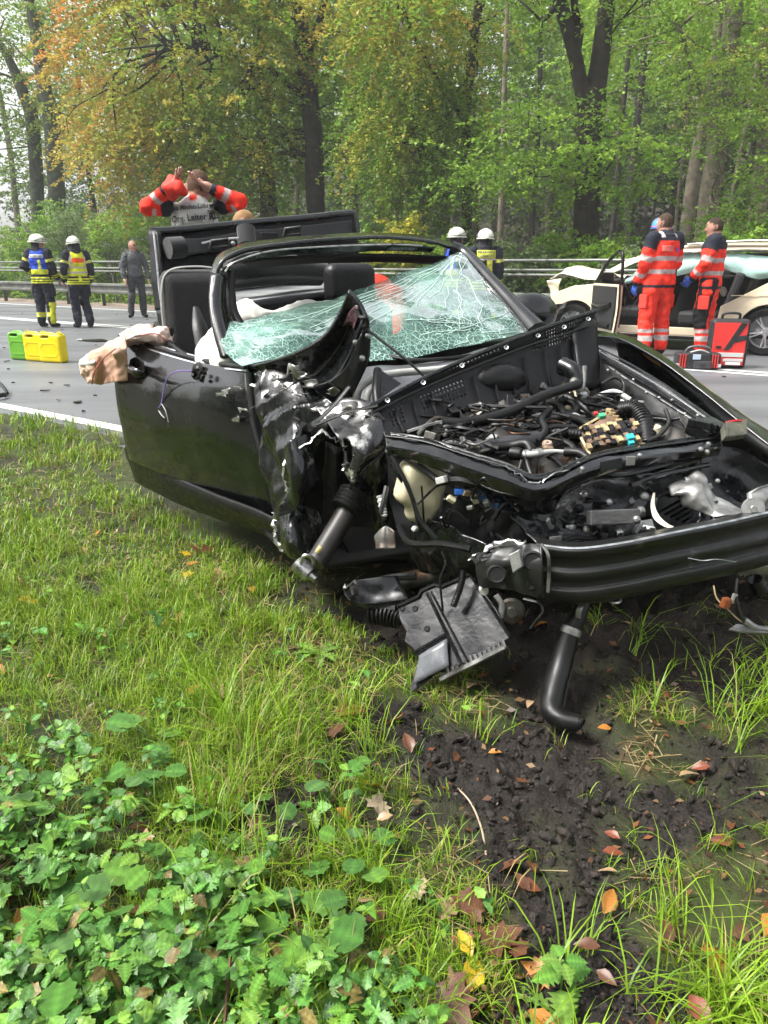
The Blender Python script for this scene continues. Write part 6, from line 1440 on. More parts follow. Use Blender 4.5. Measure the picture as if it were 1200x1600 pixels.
    br = hm & (np.abs(np.abs(q[:, 0]) - .033) < .02) & (np.abs(q[:, 2] - .034) < .006) & (q[:, 1] > .07); C[br] = np.array(hair) * .8
    mo = hm & (np.abs(q[:, 0]) < .024) & (np.abs(q[:, 2] + .058) < .007) & (q[:, 1] > .07); C[mo] = (.35, .12, .10)
    t = thing("person", label, "person", loc, rotz, group)
    t.scale = (scale,) * 3
    body = mk("body", V, F, mcloth, t, local=True, cols=C)
    for s, sx, gl in (("l", -1, gloves[0]), ("r", 1, gloves[1])):
        if not hands: break
        d = J[s + "wr"] - J[s + "el"]; d /= np.linalg.norm(d)
        fwd = np.array((0, 1.0, 0)) if abs(d[1]) < .8 else np.array((0, 0, 1.0))
        z = -d; x = np.cross(fwd, z); x /= np.linalg.norm(x); yv = np.cross(z, x)
        M = np.stack([x, yv, z], 1)
        hv = HV * np.array((sx, 1, 1)) * 1.06; hf = HF if sx > 0 else HF[:, ::-1]
        mk("hand", hv @ M.T + J[s + "wr"] + d * .02, hf, gl if gl else mskin, t, local=True)
    if helmet: helmet_geo(t, hc, Rh, helmet)
    if gear:
        nk = J["nek"]
        tube("collar", [nk + np.array((math.cos(a) * .082, math.sin(a) * .085, -.012 + .012 * math.cos(a * 2))) for a in np.linspace(0, 2 * math.pi, 17)], .022, mdarkc, t, seg=7, local=True, smooth=False)
        for sx, hp, kn in ((-1, J["lhp"], J["lkn"]), (1, J["rhp"], J["rkn"])):
            c = hp * .45 + kn * .55 + np.array((sx * .085 * b, 0, 0)); box("thigh_pocket", c, (.035, .13, .17), gear, t, bevel=.012, local=True)
        box("radio", J["pel"] + np.array((.16 * b, -.03, .06)), (.04, .035, .13), mplas, t, bevel=.008, local=True)
    return t, body, J
def helmet_geo(t, hc, Rh, kind):
    shell = mhelm if kind == "fire" else mat("rescue_helmet", (.06, .22, .62), .3, coat=.5)
    V = []; F = []; ns, nr = 28, 12
    for i in range(nr + 1):
        ph = (i / nr) * math.pi / 2 * 1.12
        for k in range(ns):
            a = 2 * math.pi * k / ns
            r = math.sin(min(ph, math.pi / 2)) ; zz = math.cos(ph)
            rx, ry, rz = .128, .152, .125
            p = np.array((math.cos(a) * r * rx, math.sin(a) * r * ry - .005, zz * rz + .055))
            if i == nr: p += np.array((math.cos(a) * .020, math.sin(a) * (.03 if kind == "fire" else .012), -.008))
            p[2] += .010 * max(0, 1 - abs(p[0]) / .03) * (1 if kind == "fire" else 0) * max(0, math.sin(ph) * .5 + .5)
            V.append(p)
    for i in range(nr):
        for k in range(ns): F.append((i * ns + k, (i + 1) * ns + k, (i + 1) * ns + (k + 1) % ns, i * ns + (k + 1) % ns))
    hs = mk("helmet", np.array(V) @ Rh.T + hc, F, shell, t, local=True); solid(hs, .006)
    ring = [np.array((math.cos(a) * .134, math.sin(a) * .158 - .005, .048)) @ Rh.T + hc for a in np.linspace(0, 2 * math.pi, 29)]
    tube("helmet_band", ring, .006, mplas if kind == "fire" else mat("helmet_red", (.6, .04, .03), .4), hs, seg=5, local=True, smooth=False)
    if kind == "fire":
        patch("visor", [[(np.array((math.sin(a) * .150, math.cos(a) * .172, z)) @ Rh.T + hc) for a in np.linspace(-1.1, 1.1, 7)] for z in (.06, .085, .115)], mvisor, hs, 5, 14, .003, local=True)
        strap = [np.array((math.sin(a) * .133, math.cos(a) * .157, .075 + .055 * math.cos(a))) @ Rh.T + hc for a in np.linspace(-2.2, 2.2, 22)]
        tube("visor_strap", strap, .004, mplas, hs, seg=5, local=True, smooth=False)
        patch("neck_guard", [[(np.array((math.sin(a) * r, -math.cos(a) * r * 1.1, z)) @ Rh.T + hc) for a in np.linspace(-1.7, 1.7, 9)] for r, z in ((.118, .05), (.112, -.03), (.125, -.125))], mdarkc, t, 8, 18, .006, local=True)
    else:
        patch("helmet_stripe", [[(np.array((x * 1.01, math.sin(ph) * .155 - .005, math.cos(ph) * .129 + .055)) @ Rh.T + hc) for x in (-.02, 0, .02)] for ph in np.linspace(-1.3, 1.3, 9)], mat("helmet_white", (.75, .75, .75), .35), hs, 14, 4, .003, local=True)
def text_on(t, body, txt, c, size, m, name="lettering", face=-1, bold=0.0, rot=0.0, sx=1.0):
    """flat lettering laid on the cloth; face -1: on the back, read from behind"""
    P, Fc = TXT[(txt, size, bold)]
    P = P.copy(); P[:, 0] *= sx
    cr, sr = math.cos(rot), math.sin(rot)
    P = np.stack([P[:, 0] * cr - P[:, 1] * sr, P[:, 0] * sr + P[:, 1] * cr, P[:, 2]], 1)
    bv = BVHTree.FromPolygons([v.co[:] for v in body.data.vertices], [tuple(p.vertices) for p in body.data.polygons])
    out = []
    for x, y, _ in P:
        px, pz = (c[0] + x, c[1] + y) if face < 0 else (c[0] - x, c[1] + y)
        hit = bv.ray_cast(Vector((px, face * 1.0, pz)), Vector((0, -face, 0)))
        yy = hit[0].y if hit[0] is not None else face * .12
        out.append((px, yy + face * .015, pz))
    return mk(name, out, Fc, m, t, local=True, smooth=False)
def patch_on(t, body, x0, x1, z0, z1, m, name, face=-1, n=7, lift=.005):
    bv = BVHTree.FromPolygons([v.co[:] for v in body.data.vertices], [tuple(p.vertices) for p in body.data.polygons])
    rows = []
    for z in np.linspace(z0, z1, n):
        r = []
        for x in np.linspace(x0, x1, n):
            hit = bv.ray_cast(Vector((x, face * 1.0, z)), Vector((0, -face, 0))); r.append((x, (hit[0].y if hit[0] is not None else face * .12) + face * lift, z))
        rows.append(r)
    return patch(name, rows, m, t, n, n, .002, local=True)
def band(C, m, col_): C[m] = col_
def z_of(V): return V[:, 2]
def fire_cols(vest=None, trousers_band=True):
    def f(V, tg, t, C, J):
        z = V[:, 2]; torso = tg == "torso"
        arm = np.isin(tg, ["arml", "armr", "forel", "forer"])
        C[:] = NAVY
        up = np.isin(tg, ["arml", "armr"]); fo = np.isin(tg, ["forel", "forer"])
        band(C, up & (t > .42) & (t < .58), YEL); band(C, fo & (t > .45) & (t < .56), YEL); band(C, fo & (t > .64) & (t < .74), YEL)
        C[up & (t > .48) & (t < .52)] = SIL
        jk = torso & (z > .80)
        for a in (.86, .905, .95): band(C, (torso | np.isin(tg, ["thighl", "thighr"])) & (z > a) & (z < a + .028), YEL)
        if vest == "blue":
            v = torso & (z > 1.03) & (np.abs(V[:, 0]) < .19); C[v] = (.02, .06, .42)
            C[v & (z < 1.12) & (z > 1.03)] = YEL; C[v & (np.abs(V[:, 0] - .07) < .022) & (z < 1.30)] = YEL
        if vest == "yellow":
            v = torso & (z > 1.0) & (np.abs(V[:, 0]) < .19); C[v] = YEL
            C[v & (z > 1.275) & (z < 1.37) & (np.abs(V[:, 0]) < .12)] = (.75, .10, .02)
            for a in (1.17, 1.075): C[v & (z > a) & (z < a + .035)] = SIL
            C[v & (np.abs(np.abs(V[:, 0]) - .14) < .018) & (z > 1.2)] = SIL
            C[torso & (z > .985) & (z < 1.02)] = NAVY; C[torso & (np.abs(V[:, 0]) < .03) & (z < 1.02) & (z > .93)] = YEL
        if vest == "plate":
            v = torso & (V[:, 1] < 0); C[v & (z > 1.30) & (z < 1.335) & (np.abs(V[:, 0]) < .16)] = SIL
            C[v & (np.abs(V[:, 0] - .05) < .045) & (z > .95) & (z < 1.31)] = YEL; C[v & (np.abs(V[:, 0] - .05) < .008) & (z > .95) & (z < 1.31)] = SIL
        if trousers_band:
            sh = np.isin(tg, ["shinl", "shinr"]); C[sh & (z > .22) & (z < .30)] = YEL; C[sh & (z > .252) & (z < .268)] = SIL
            C[sh & (V[:, 0] > .13) & (z < .5)] = YEL
        C[np.isin(tg, ["bootl", "bootr"])] = BLK
    return f
def medic_cols(white_vest=False, dark_front=False):
    def f(V, tg, t, C, J):
        z = V[:, 2]; torso = tg == "torso"
        up = np.isin(tg, ["arml", "armr"]); fo = np.isin(tg, ["forel", "forer"])
        C[:] = RED
        C[torso & (z > 1.405)] = NAVY; C[up & (t < .42)] = NAVY
        C[torso & (z > 1.445) & (np.abs(np.abs(V[:, 0]) - .13) < .045)] = SIL
        for a in (1.02, 1.17): C[torso & (z > a) & (z < a + .055)] = SIL
        C[up & (t > .70) & (t < .92)] = SIL; C[fo & (t > .45) & (t < .66)] = SIL; C[fo & (t > .93)] = NAVY
        C[(torso | np.isin(tg, ["thighl", "thighr"])) & (z > .855) & (z < .885)] = NAVY
        th = np.isin(tg, ["thighl", "thighr"]); sh = np.isin(tg, ["shinl", "shinr"])
        C[sh & (z > .20) & (z < .27)] = SIL; C[sh & (z > .30) & (z < .35)] = SIL
        if dark_front:
            C[torso & (z > 1.33)] = NAVY; C[(th | sh) & (z > .36) & (z < .60) & (V[:, 1] > -.04)] = BLK; C[th & (np.abs(np.abs(V[:, 0]) - .17) < .03)] = BLK
            C[torso & (V[:, 1] > 0) & (np.abs(V[:, 0]) < .04)] = NAVY
        if white_vest:
            v = torso & (z > .95) & (np.abs(V[:, 0]) < .165); C[v] = (.60, .60, .58)
        C[np.isin(tg, ["bootl", "bootr"])] = BLK
    return f
def hood_cols(V, tg, t, C, J):
    z = V[:, 2]; C[:] = (.075, .077, .085)
    C[np.isin(tg, ["thighl", "thighr", "shinl", "shinr"])] = (.040, .041, .044); C[(tg == "torso") & (z < .9)] = (.040, .041, .044)
    C[np.isin(tg, ["bootl", "bootr"])] = BLK; C[(tg == "torso") & (z > .90) & (z < .93)] = (.03, .03, .035)
mblkt = mat("print_black", (.02, .02, .02), .7); mwht = mat("print_white", (.55, .56, .58), .6); mgreyv = mat("vest_grey_panel", (.34, .34, .33), .6); mnavyt = mat("print_navy", (.02, .03, .10), .7); myelp = mat("print_yellow", (.55, .58, .03), .6)

# firefighter in the blue vest
t, b, J = person("firefighter in dark gear with blue vest and pale helmet by the jerrycans", G(76, 512), math.radians(-8),
    dict(lel=(-.30, -.08, 1.17), lwr=(-.24, .12, 1.05), rel=(.25, .0, 1.14), rwr=(.24, .16, .96)), fire_cols("blue"), 1.22, -1.0, -.05, helmet="fire", scale=.985, gear=mpk_navy)
patch_on(t, b, -.13, .15, 1.335, 1.40, mwht, "vest_panel"); text_on(t, b, "W STF 20", (.01, 1.367), .060, mnavyt, bold=.0008)
# firefighter in the yellow vest
t, b, J = person("firefighter in yellow vest with orange panel and navy trousers", G(132, 512), math.radians(38),
    dict(lel=(-.27, -.02, 1.15), lwr=(-.25, .14, .95), rel=(.26, -.06, 1.15), rwr=(.24, .04, .92), lto=(-.13, .18, .045), rkn=(.10, .08, .52), ran=(.10, -.12, .09), rto=(.12, .05, .045), hed=(0, .04, 1.61)), fire_cols("yellow", False), 1.20, .15, -.1, helmet="fire", scale=.96, gear=mpk_navy)
# man in grey hoodie
t, b, J = person("bald man in dark grey hoodie and grey trousers by the barrier", G(218, 496), math.radians(-150),
    dict(lsh=(-.175, -.01, 1.40), rsh=(.175, -.01, 1.40), rel=(.27, -.02, 1.14), rwr=(.27, .06, .89), lel=(-.27, .0, 1.14), lwr=(-.27, .10, .90), rkn=(.13, .03, .5), ran=(.17, -.02, .09), rto=(.24, .12, .045)), hood_cols, 1.12, .55, -.05, bald=True, scale=1.0)
mk("hood", *surf_nets(lambda P: np.maximum(sd_caps(P, (-.09, -.03, 1.47), (.09, -.03, 1.47), .06, .06)[0], -sd_caps(P, (0, .02, 1.5), (0, .03, 1.6), .062, .07)[0]), (-.2, -.15, 1.38), (.2, .1, 1.58), .012), mat("hood_grey", (.05, .051, .057), .85), t, local=True)
# chief medic with the white back panel, both hands at his head
p = W(310, 400, 6.3); p[2] = 0
t, b, J = person("paramedic in red jacket with white lettered vest, both hands raised to his head", p, math.radians(6),
    dict(lsh=(-.19, -.01, 1.44), rsh=(.19, -.01, 1.44), lel=(-.305, -.06, 1.42), lwr=(-.18, -.09, 1.52), rel=(.31, -.06, 1.46), rwr=(.15, -.10, 1.53), hed=(.03, .06, 1.56)), medic_cols(True), .94, 0, -.30, hair=(.075, .042, .024), scale=1.14)
patch_on(t, b, -.135, .135, 1.30, 1.455, mgreyv, "vest_panel")
text_on(t, b, "Kreis Minden-Lübbecke", (0.0, 1.425), .042, mblkt, bold=.0010, rot=.08, sx=.88); text_on(t, b, "Org. Leiter RD", (.01, 1.355), .060, mblkt, bold=.0014, rot=.08, sx=.9)
hoodm = mat("red_hood", RED, .7, var=.15, vscale=15)
mk("jacket_hood", *surf_nets(lambda P: blob_sdf([((-.13, -.09, 1.50), (-.10, -.08, 1.58), .045, .04), ((-.13, -.08, 1.58), (-.06, -.10, 1.53), .04, .04), ((-.14, -.13, 1.54), (-.08, -.16, 1.54), .045, .045)], k=.03, wr=.012, ws_=22)(P), (-.22, -.25, 1.40), (.05, .06, 1.66), .011), hoodm, t, local=True)
# fair-haired helper behind the raised roof
p = W(372, 400, 7.8); p[2] = 0
person("fair haired helper looking down behind the raised roof", p, math.radians(-75), dict(hed=(0, .07, 1.58)), lambda V, tg, t, C, J: band(C, V[:, 2] > 0, NAVY), 1.0, 0, -.55, hair=(.26, .15, .07), scale=1.01, hands=True)
# firefighters behind the windscreen
p = W(711, 400, 12.6); p[2] = 0
t, b, J = person("firefighter with pale helmet and blue vest, only head and shoulders showing", p, math.radians(-62), None, fire_cols("blue"), 1.08, .05, 0, helmet="fire", scale=.99)
p = W(758, 400, 12.0); p[2] = 0
t, b, J = person("firefighter seen from behind with yellow back plate reading FEUERWEHR", p, math.radians(4), None, fire_cols("plate"), 1.22, 0, 0, helmet="fire", scale=.965, gear=mpk_navy)
patch_on(t, b, -.15, .15, 1.335, 1.455, myelp, "back_plate"); text_on(t, b, "FEUERWEHR", (0, 1.425), .052, mnavyt, bold=.001, sx=.95); text_on(t, b, "LÜBBECKE", (0, 1.367), .052, mnavyt, bold=.001)
# paramedics at the pale car
t, b, J = person("paramedic in red jacket and red trousers seen from behind beside the open car door", G(1018, 556), math.radians(24),
    dict(lel=(-.26, .02, 1.14), lwr=(-.24, .14, .92), rel=(.25, .03, 1.15), rwr=(.17, .18, 1.0), lkn=(-.13, .03, .5), lan=(-.17, -.02, .09), lto=(-.2, .15, .045), hed=(.02, .045, 1.62)), medic_cols(), 1.26, .12, .05, hair=(.045, .028, .018), gloves=(mglove, mglove), scale=1.06, gear=mpk_red)
star = [(.10 + (.045 if k % 2 == 0 else .018) * math.cos(k * math.pi / 6), 1.30 + (.045 if k % 2 == 0 else .018) * math.sin(k * math.pi / 6)) for k in range(12)]
bv = BVHTree.FromPolygons([v.co[:] for v in b.data.vertices], [tuple(q.vertices) for q in b.data.polygons])
mk("star_emblem", [(x, (bv.ray_cast(Vector((x, -1, z)), Vector((0, 1, 0)))[0] or Vector((0, -.14, 0))).y - .008, z) for x, z in star], [tuple(range(12))], mat("emblem_blue", (.05, .08, .50), .6), t, local=True, smooth=False)
patch_on(t, b, -.14, .02, 1.28, 1.35, mat("faded_print", (.60, .12, .10), .6), "faded_lettering")
p = G(1040, 540); p = p + np.array((-.02, .55, 0))
person("helmeted rescuer in red mostly hidden behind the standing paramedic", p, math.radians(70), dict(hed=(0, .05, 1.62)), medic_cols(), 1.05, 0, 0, helmet="rescue", gloves=(mglove, mglove), scale=1.05)
t, b, J = person("paramedic in red and navy jacket with blue gloves turned towards the car", G(1094, 556), math.radians(62),
    dict(lel=(-.24, .06, 1.16), lwr=(-.16, .20, 1.0), rel=(.27, -.05, 1.14), rwr=(.28, .02, .90), lkn=(-.10, .05, .5), lan=(-.09, .0, .09), lto=(-.10, .18, .045), rkn=(.12, .0, .5), ran=(.14, -.08, .09)), medic_cols(dark_front=True), 1.22, -.05, -.12, hair=(.035, .021, .014), gloves=(mglove, mglove), scale=1.04, gear=mpk_red)
# rescuer bending down behind the wreck, red jacket seen through the car
p = W(598, 430, 5.3); p[2] = 0
person("rescuer in red bending down behind the wreck, seen through its open side", p, math.radians(150),
    dict(pel=(0, -.20, .72), wst=(0, -.08, .84), chs=(0, .12, .96), nek=(0, .26, 1.02), hed=(0, .38, 1.06), lsh=(-.18, .16, 1.0), rsh=(.18, .16, 1.0), lel=(-.24, .22, .76), rel=(.24, .22, .76), lwr=(-.16, .40, .66), rwr=(.16, .40, .66), lhp=(-.1, -.2, .70), rhp=(.1, -.2, .70), lkn=(-.14, .12, .42), rkn=(.14, .12, .42)), lambda V, tg, t, C, J: band(C, V[:, 2] > -1, RED), 1.05, 0, -.5, gloves=(mglove, mglove))
# ------------------------------------------------------------------ the pale estate car (taxi)
mcr = mat("cream_paint", (.70, .61, .44), .28, coat=.6, var=.04, vscale=3)
mcabin = mat("cabin_dark", (.010, .010, .011), .7); mbagg = mat("airbag_mint", (.50, .76, .70), .55, var=.18, vscale=6, bump=.5, bscale=12)
mglass2 = mat("tinted_glass", (.02, .025, .025), .08, alpha=.75)
XF = np.array((-RD[0], -RD[1], 0)); YF = np.array((-RN[0], -RN[1], 0))
O2 = G(1190, 556); O2[2] = 0
def K(x, y, z): return O2 + XF * x + YF * y + np.array((0, 0, z))
taxi = thing("estate_car", "cream estate car with crumpled bonnet, open front door and deployed airbags", "car", O2)
def yz(z): return -.015 - .05 * abs(z - .62) ** 1.5 - (.30 * max(0, z - .95))      # side curvature
def side(name, pts, m, thick=.04, extra=0.0, **kw):
    return plate(name, [K(x, yz(z) + extra, z) for x, z in pts], thick, m, taxi, nrm=YF + np.array((0, 0, .12)), bevel=.008, **kw)
def arch(cx, r, a0, a1, n=10): return [(cx + r * math.cos(a), .31 + r * math.sin(a)) for a in np.linspace(a0, a1, n)]
q = side("rear_quarter", [(-1.12, .36), (-1.1, .98), (-.55, .99), (.05, .97), (.62, .64), (.66, .30)] + arch(0, .37, -.1, math.pi + .1, 14), mcr)
side("sill", [(.66, .22), (.66, .33), (2.55, .33), (2.55, .22)], mcr)
side("sill_strip", [(.64, .16), (.64, .21), (2.58, .21), (2.58, .16)], mplas, extra=.02)
side("centre_pillar", [(1.50, .33), (1.62, .33), (1.72, .62), (1.66, .98), (1.48, 1.37), (1.40, 1.37), (1.54, .95), (1.55, .6)], mcr)
side("rear_pillar", [(.05, .97), (-.28, .98), (-.62, 1.34), (-.50, 1.37), (-.44, 1.36)], mcr)
side("tail_pillar", [(-1.1, .98), (-.95, .98), (-1.02, 1.30), (-1.1, 1.28)], mcr)
side("tail_window", [(-.33, .99), (-.93, .99), (-1.0, 1.30), (-.66, 1.34)], mglass2, .01, extra=-.02)
side("roof_rail", [(-1.12, 1.36), (-1.05, 1.42), (.4, 1.46), (1.4, 1.42), (2.0, 1.28), (2.42, 1.04), (2.36, 1.0), (1.9, 1.22), (1.4, 1.355), (.4, 1.39), (-.5, 1.36)], mcr)
side("window_line", [(1.38, 1.35), (.4, 1.385), (-.46, 1.35), (-.48, 1.33), (.4, 1.365), (1.38, 1.33)], mplas, .02, extra=.015)
patch("roof", [[K(-1.1, -.16, 1.40), K(.4, -.16, 1.45), K(1.4, -.16, 1.42), K(1.9, -.2, 1.30)], [K(-1.1, -.9, 1.43), K(.4, -.9, 1.49), K(1.4, -.9, 1.46), K(1.95, -.9, 1.32)], [K(-1.1, -1.68, 1.40), K(.4, -1.68, 1.45), K(1.4, -1.68, 1.42), K(1.9, -1.64, 1.30)]], mcr, taxi, 14, 20, .03)
rr = tube("roof_bar", [K(-.8, -.14, 1.44), K(.2, -.12, 1.505), K(1.2, -.14, 1.47)], .014, mmet, taxi)
side("front_wing", [(2.45, .24), (2.42, .92), (2.8, .88), (3.02, .80), (3.12, .66), (3.10, .58)] + arch(2.74, .36, .75, math.pi + .1, 12), mcr)
patch("bonnet", [[K(2.4, -.1, .96), K(2.7, -.1, .99), K(3.0, -.1, 1.06), K(3.22, -.12, .95)], [K(2.42, -.85, 1.02), K(2.7, -.85, 1.08), K(3.0, -.8, 1.16), K(3.26, -.8, 1.02)], [K(2.4, -1.6, .96), K(2.7, -1.6, 1.0), K(3.0, -1.6, 1.06), K(3.22, -1.6, .95)]], mat("pale_bonnet", (.70, .64, .50), .3, coat=.5), taxi, 26, 26, .012, noise=[(.03, 2.2, 7), (.01, 6, 8)], crease=True, facet=True, label="buckled pale bonnet")
patch("bonnet_lip", [[K(3.0, -.04, .99), K(3.24, -.08, .95)], [K(3.04, -.03, .86), K(3.2, -.06, .80)], [K(3.06, -.04, .70), K(3.12, -.06, .60)]], mcr, taxi, 14, 10, .01, noise=[(.03, 3, 17), (.01, 8, 18)], crease=True, facet=True)
patch("broken_headlamp", [[K(3.08, -.10, .92), K(3.24, -.25, .90)], [K(3.08, -.12, .66), K(3.2, -.3, .64)]], mat("lamp_dark", (.05, .045, .035), .25), taxi, 12, 12, .02, noise=[(.02, 5, 3), (.008, 14, 4)], crease=True, facet=True)
patch("torn_liner", [[K(2.86, .02, .62), K(3.02, .04, .60), K(3.14, .0, .52)], [K(2.9, .05, .50), K(3.06, .08, .48), K(3.22, .02, .40)], [K(3.0, .04, .38), K(3.12, .06, .32), K(3.22, .0, .2)]], mplas, taxi, 20, 20, .01, noise=[(.03, 4, 5), (.01, 10, 6)], crease=True, facet=True)
wheel(taxi, K(0, -.10, .32), YF, .325, .22, 5, mat("taxi_rim", (.55, .55, .56), .3, .8)); wheel(taxi, K(2.76, -.12, .30), YF + XF * .1, .325, .22, 5, MATS["taxi_rim"])
wheel(taxi, K(0, -1.7, .32), -YF, .325, .22, 5, MATS["taxi_rim"]); wheel(taxi, K(2.76, -1.7, .32), -YF, .325, .22, 5, MATS["taxi_rim"])
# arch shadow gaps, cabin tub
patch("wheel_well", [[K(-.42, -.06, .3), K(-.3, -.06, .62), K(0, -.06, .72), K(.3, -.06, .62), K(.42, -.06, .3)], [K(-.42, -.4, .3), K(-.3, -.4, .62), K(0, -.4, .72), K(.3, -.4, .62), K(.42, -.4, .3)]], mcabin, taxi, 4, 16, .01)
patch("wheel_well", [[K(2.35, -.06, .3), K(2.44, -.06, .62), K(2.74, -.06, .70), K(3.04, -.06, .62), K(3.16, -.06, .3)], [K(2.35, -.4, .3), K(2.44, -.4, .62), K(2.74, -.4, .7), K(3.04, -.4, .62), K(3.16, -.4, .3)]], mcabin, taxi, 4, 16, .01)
plate("cabin_floor", [K(.4, -.05, .30), K(2.6, -.05, .30), K(2.6, -1.7, .30), K(.4, -1.7, .30)], .03, mcabin, taxi)
plate("underbody", [K(-1.05, -.12, .24), K(3.0, -.12, .24), K(3.0, -1.7, .24), K(-1.05, -1.7, .24)], .04, mcabin, taxi)
plate("far_side", [K(-1.1, -1.76, .25), K(3.0, -1.76, .25), K(3.0, -1.76, .92), K(-1.1, -1.76, .97)], .04, mcr, taxi)
plate("far_trim", [K(.3, -1.70, .3), K(2.5, -1.70, .3), K(2.5, -1.70, .98), K(.3, -1.70, .98)], .02, mcabin, taxi)
plate("far_glass", [K(.1, -1.66, .98), K(2.2, -1.66, .98), K(1.5, -1.6, 1.36), K(-.4, -1.6, 1.36)], .01, mglass2, taxi)
side("far_pillar", [(1.5, .9), (1.6, .9), (1.5, 1.4), (1.42, 1.4)], mcr, extra=-1.55)
plate("tailgate", [K(-1.1, -.06, .3), K(-1.1, -1.72, .3), K(-1.12, -1.7, .95), K(-1.02, -1.6, 1.38), K(-1.02, -.2, 1.38), K(-1.12, -.06, .95)], .05, mcr, taxi)
plate("bulkhead", [K(2.55, -.06, .3), K(2.55, -1.7, .3), K(2.5, -1.7, .92), K(2.5, -.06, .92)], .03, mcabin, taxi)
plate("nose_panel", [K(3.06, -.2, .3), K(3.14, -.9, .3), K(3.06, -1.6, .3), K(3.06, -1.6, .75), K(3.16, -.9, .8), K(3.06, -.2, .75)], .06, mat("nose_dark", (.03, .028, .024), .5), taxi)
# curtain airbags in the windows
for nm, x0, x1, zt, zb in (("curtain_airbag", .06, 1.42, 1.34, 1.10), ("curtain_airbag", 1.66, 2.02, 1.24, 1.06)):
    rows = []
    for i, f_ in enumerate((0, .35, .7, 1)):
        rows.append([K(x0 + (x1 - x0) * j / 6 + .04 * math.sin(j * 2 + i), yz(1.2) - .12 + (.05 * math.sin(f_ * 3.0)) + .012 * math.sin(j * 2.6), zt - (zt - zb) * f_ * (1 + .28 * math.sin(j * 1.3 + .4)) - (.24 * (j / 6) * (1 - .6 * f_) if x0 > 1.5 else .05 * max(0, 1 - j / 2))) for j in range(7)])
    patch(nm, rows, mbagg, taxi, 16, 34, .02, noise=(.010, 8, 4), label="limp mint green curtain airbag in the side window")
# seats and trim seen through the openings
mbeige = mat("beige_seat", (.30, .27, .22), .7, var=.15, vscale=8)
for (x, y) in ((.62, -.45), (.62, -1.25)):
    sb_ = box("rear_seat", K(x - .1, y, .80), (.14, .52, .62), mcabin if y > -1 else mbeige, taxi, rot=frame_rot(XF, (0, 0, 1)) @ rotm((0, 1, 0), -.25), bevel=.05)
    box("headrest", K(x - .2, y, 1.14), (.10, .26, .16), mbeige, sb_, rot=frame_rot(XF, (0, 0, 1)), bevel=.04)
box("rear_bench", K(.95, -.85, .45), (.55, 1.4, .2), mcabin, taxi, rot=frame_rot(XF, (0, 0, 1)), bevel=.05)
for y in (-.45, -1.25):
    sb_ = box("front_seat", K(1.62, y, .82), (.14, .50, .62), mcabin, taxi, rot=frame_rot(XF, (0, 0, 1)) @ rotm((0, 1, 0), -.2), bevel=.05)
    box("seat_cushion", K(1.9, y, .5), (.5, .5, .18), mcabin, sb_, rot=frame_rot(XF, (0, 0, 1)), bevel=.05)
tube("seat_belt", [K(1.60, -.10, 1.15), K(1.75, -.10, .8), K(2.0, -.12, .45)], .02, mwire, taxi, flat=.2)
plate("dashboard", [K(2.2, -.1, .92), K(2.5, -.1, .95), K(2.5, -1.6, .95), K(2.2, -1.6, .92)], .1, mcabin, taxi, bevel=.02)
tw = K(2.05, -.45, .86)
tube("steering_wheel", [tw + .18 * (math.cos(a) * YF + math.sin(a) * np.array((.35 * XF[0], .35 * XF[1], .93))) for a in np.linspace(0, 2 * math.pi, 21)], .015, mleather, taxi, smooth=False)
tube("spare_disc", [K(.72, -.5, .82), K(.70, -.52, .83)], .07, mbeige, taxi, seg=14)
# front door swung open
hx = 2.44
ang = math.radians(50); DX = -XF * math.cos(ang) + YF * math.sin(ang); DN = np.cross(DX, (0, 0, 1))
def Dp(s, z, o=0.0): return K(hx, .0, 0) + DX * s + DN * o + np.array((0, 0, z))
dr = plate("front_door", [Dp(0, .26), Dp(.95, .26), Dp(1.02, .6), Dp(1.0, .93), Dp(.0, .93)], .06, mcr, taxi, bevel=.012, label="open front door of the pale car")
plate("door_trim", [Dp(.05, .30, .045), Dp(.90, .30, .045), Dp(.96, .6, .045), Dp(.95, .9, .045), Dp(.05, .9, .045)], .03, mcabin, dr, bevel=.01)
for sg in (-1, 1):
    tube("door_armrest", [Dp(.15, .62, sg * .07), Dp(.5, .60, sg * .09), Dp(.85, .66, sg * .07)], [.03, .045, .03], mplas, dr, seg=8); lathe("door_speaker", [(0, .012), (.07, .012), (.085, .0)], mplas, dr, 18, axis=DN * sg, c=Dp(.25, .42, sg * .06)); tube("door_pocket", [Dp(.4, .36, sg * .07), Dp(.85, .36, sg * .07)], .03, mplas, dr, seg=6)
plate("door_trim", [Dp(.05, .30, -.045), Dp(.90, .30, -.045), Dp(.96, .6, -.045), Dp(.95, .9, -.045), Dp(.05, .9, -.045)], .012, mcr, dr, bevel=.004)
tube("door_window_frame", [Dp(.0, .93), Dp(.35, 1.18), Dp(.70, 1.34), Dp(.92, 1.36), Dp(.98, 1.2), Dp(1.0, .93)], .024, mplas, dr, n=30)
tube("door_seal", [Dp(1.0, .93, .02), Dp(1.03, .6, .02), Dp(.96, .27, .02)], .014, mrub, dr)
box("wing_mirror", Dp(.12, 1.02, -.12), (.12, .20, .14), mplas, dr, rot=frame_rot(DX, (0, 0, 1)), bevel=.03)
box("roof_sign_base", K(.12, -.85, 1.53), (.16, .5, .05), mplas, taxi, rot=frame_rot(XF, (0, 0, 1)), bevel=.01); box("roof_sign", K(.12, -.85, 1.60), (.12, .46, .13), mat("sign_yellow", (.75, .55, .02), .4), taxi, rot=frame_rot(XF, (0, 0, 1)), bevel=.03)
tube("body_crease", [K(-1.1, yz(.8) + .026, .80), K(-.4, yz(.8) + .03, .81), K(.5, yz(.8) + .026, .79)], .006, mcr, q, seg=5)

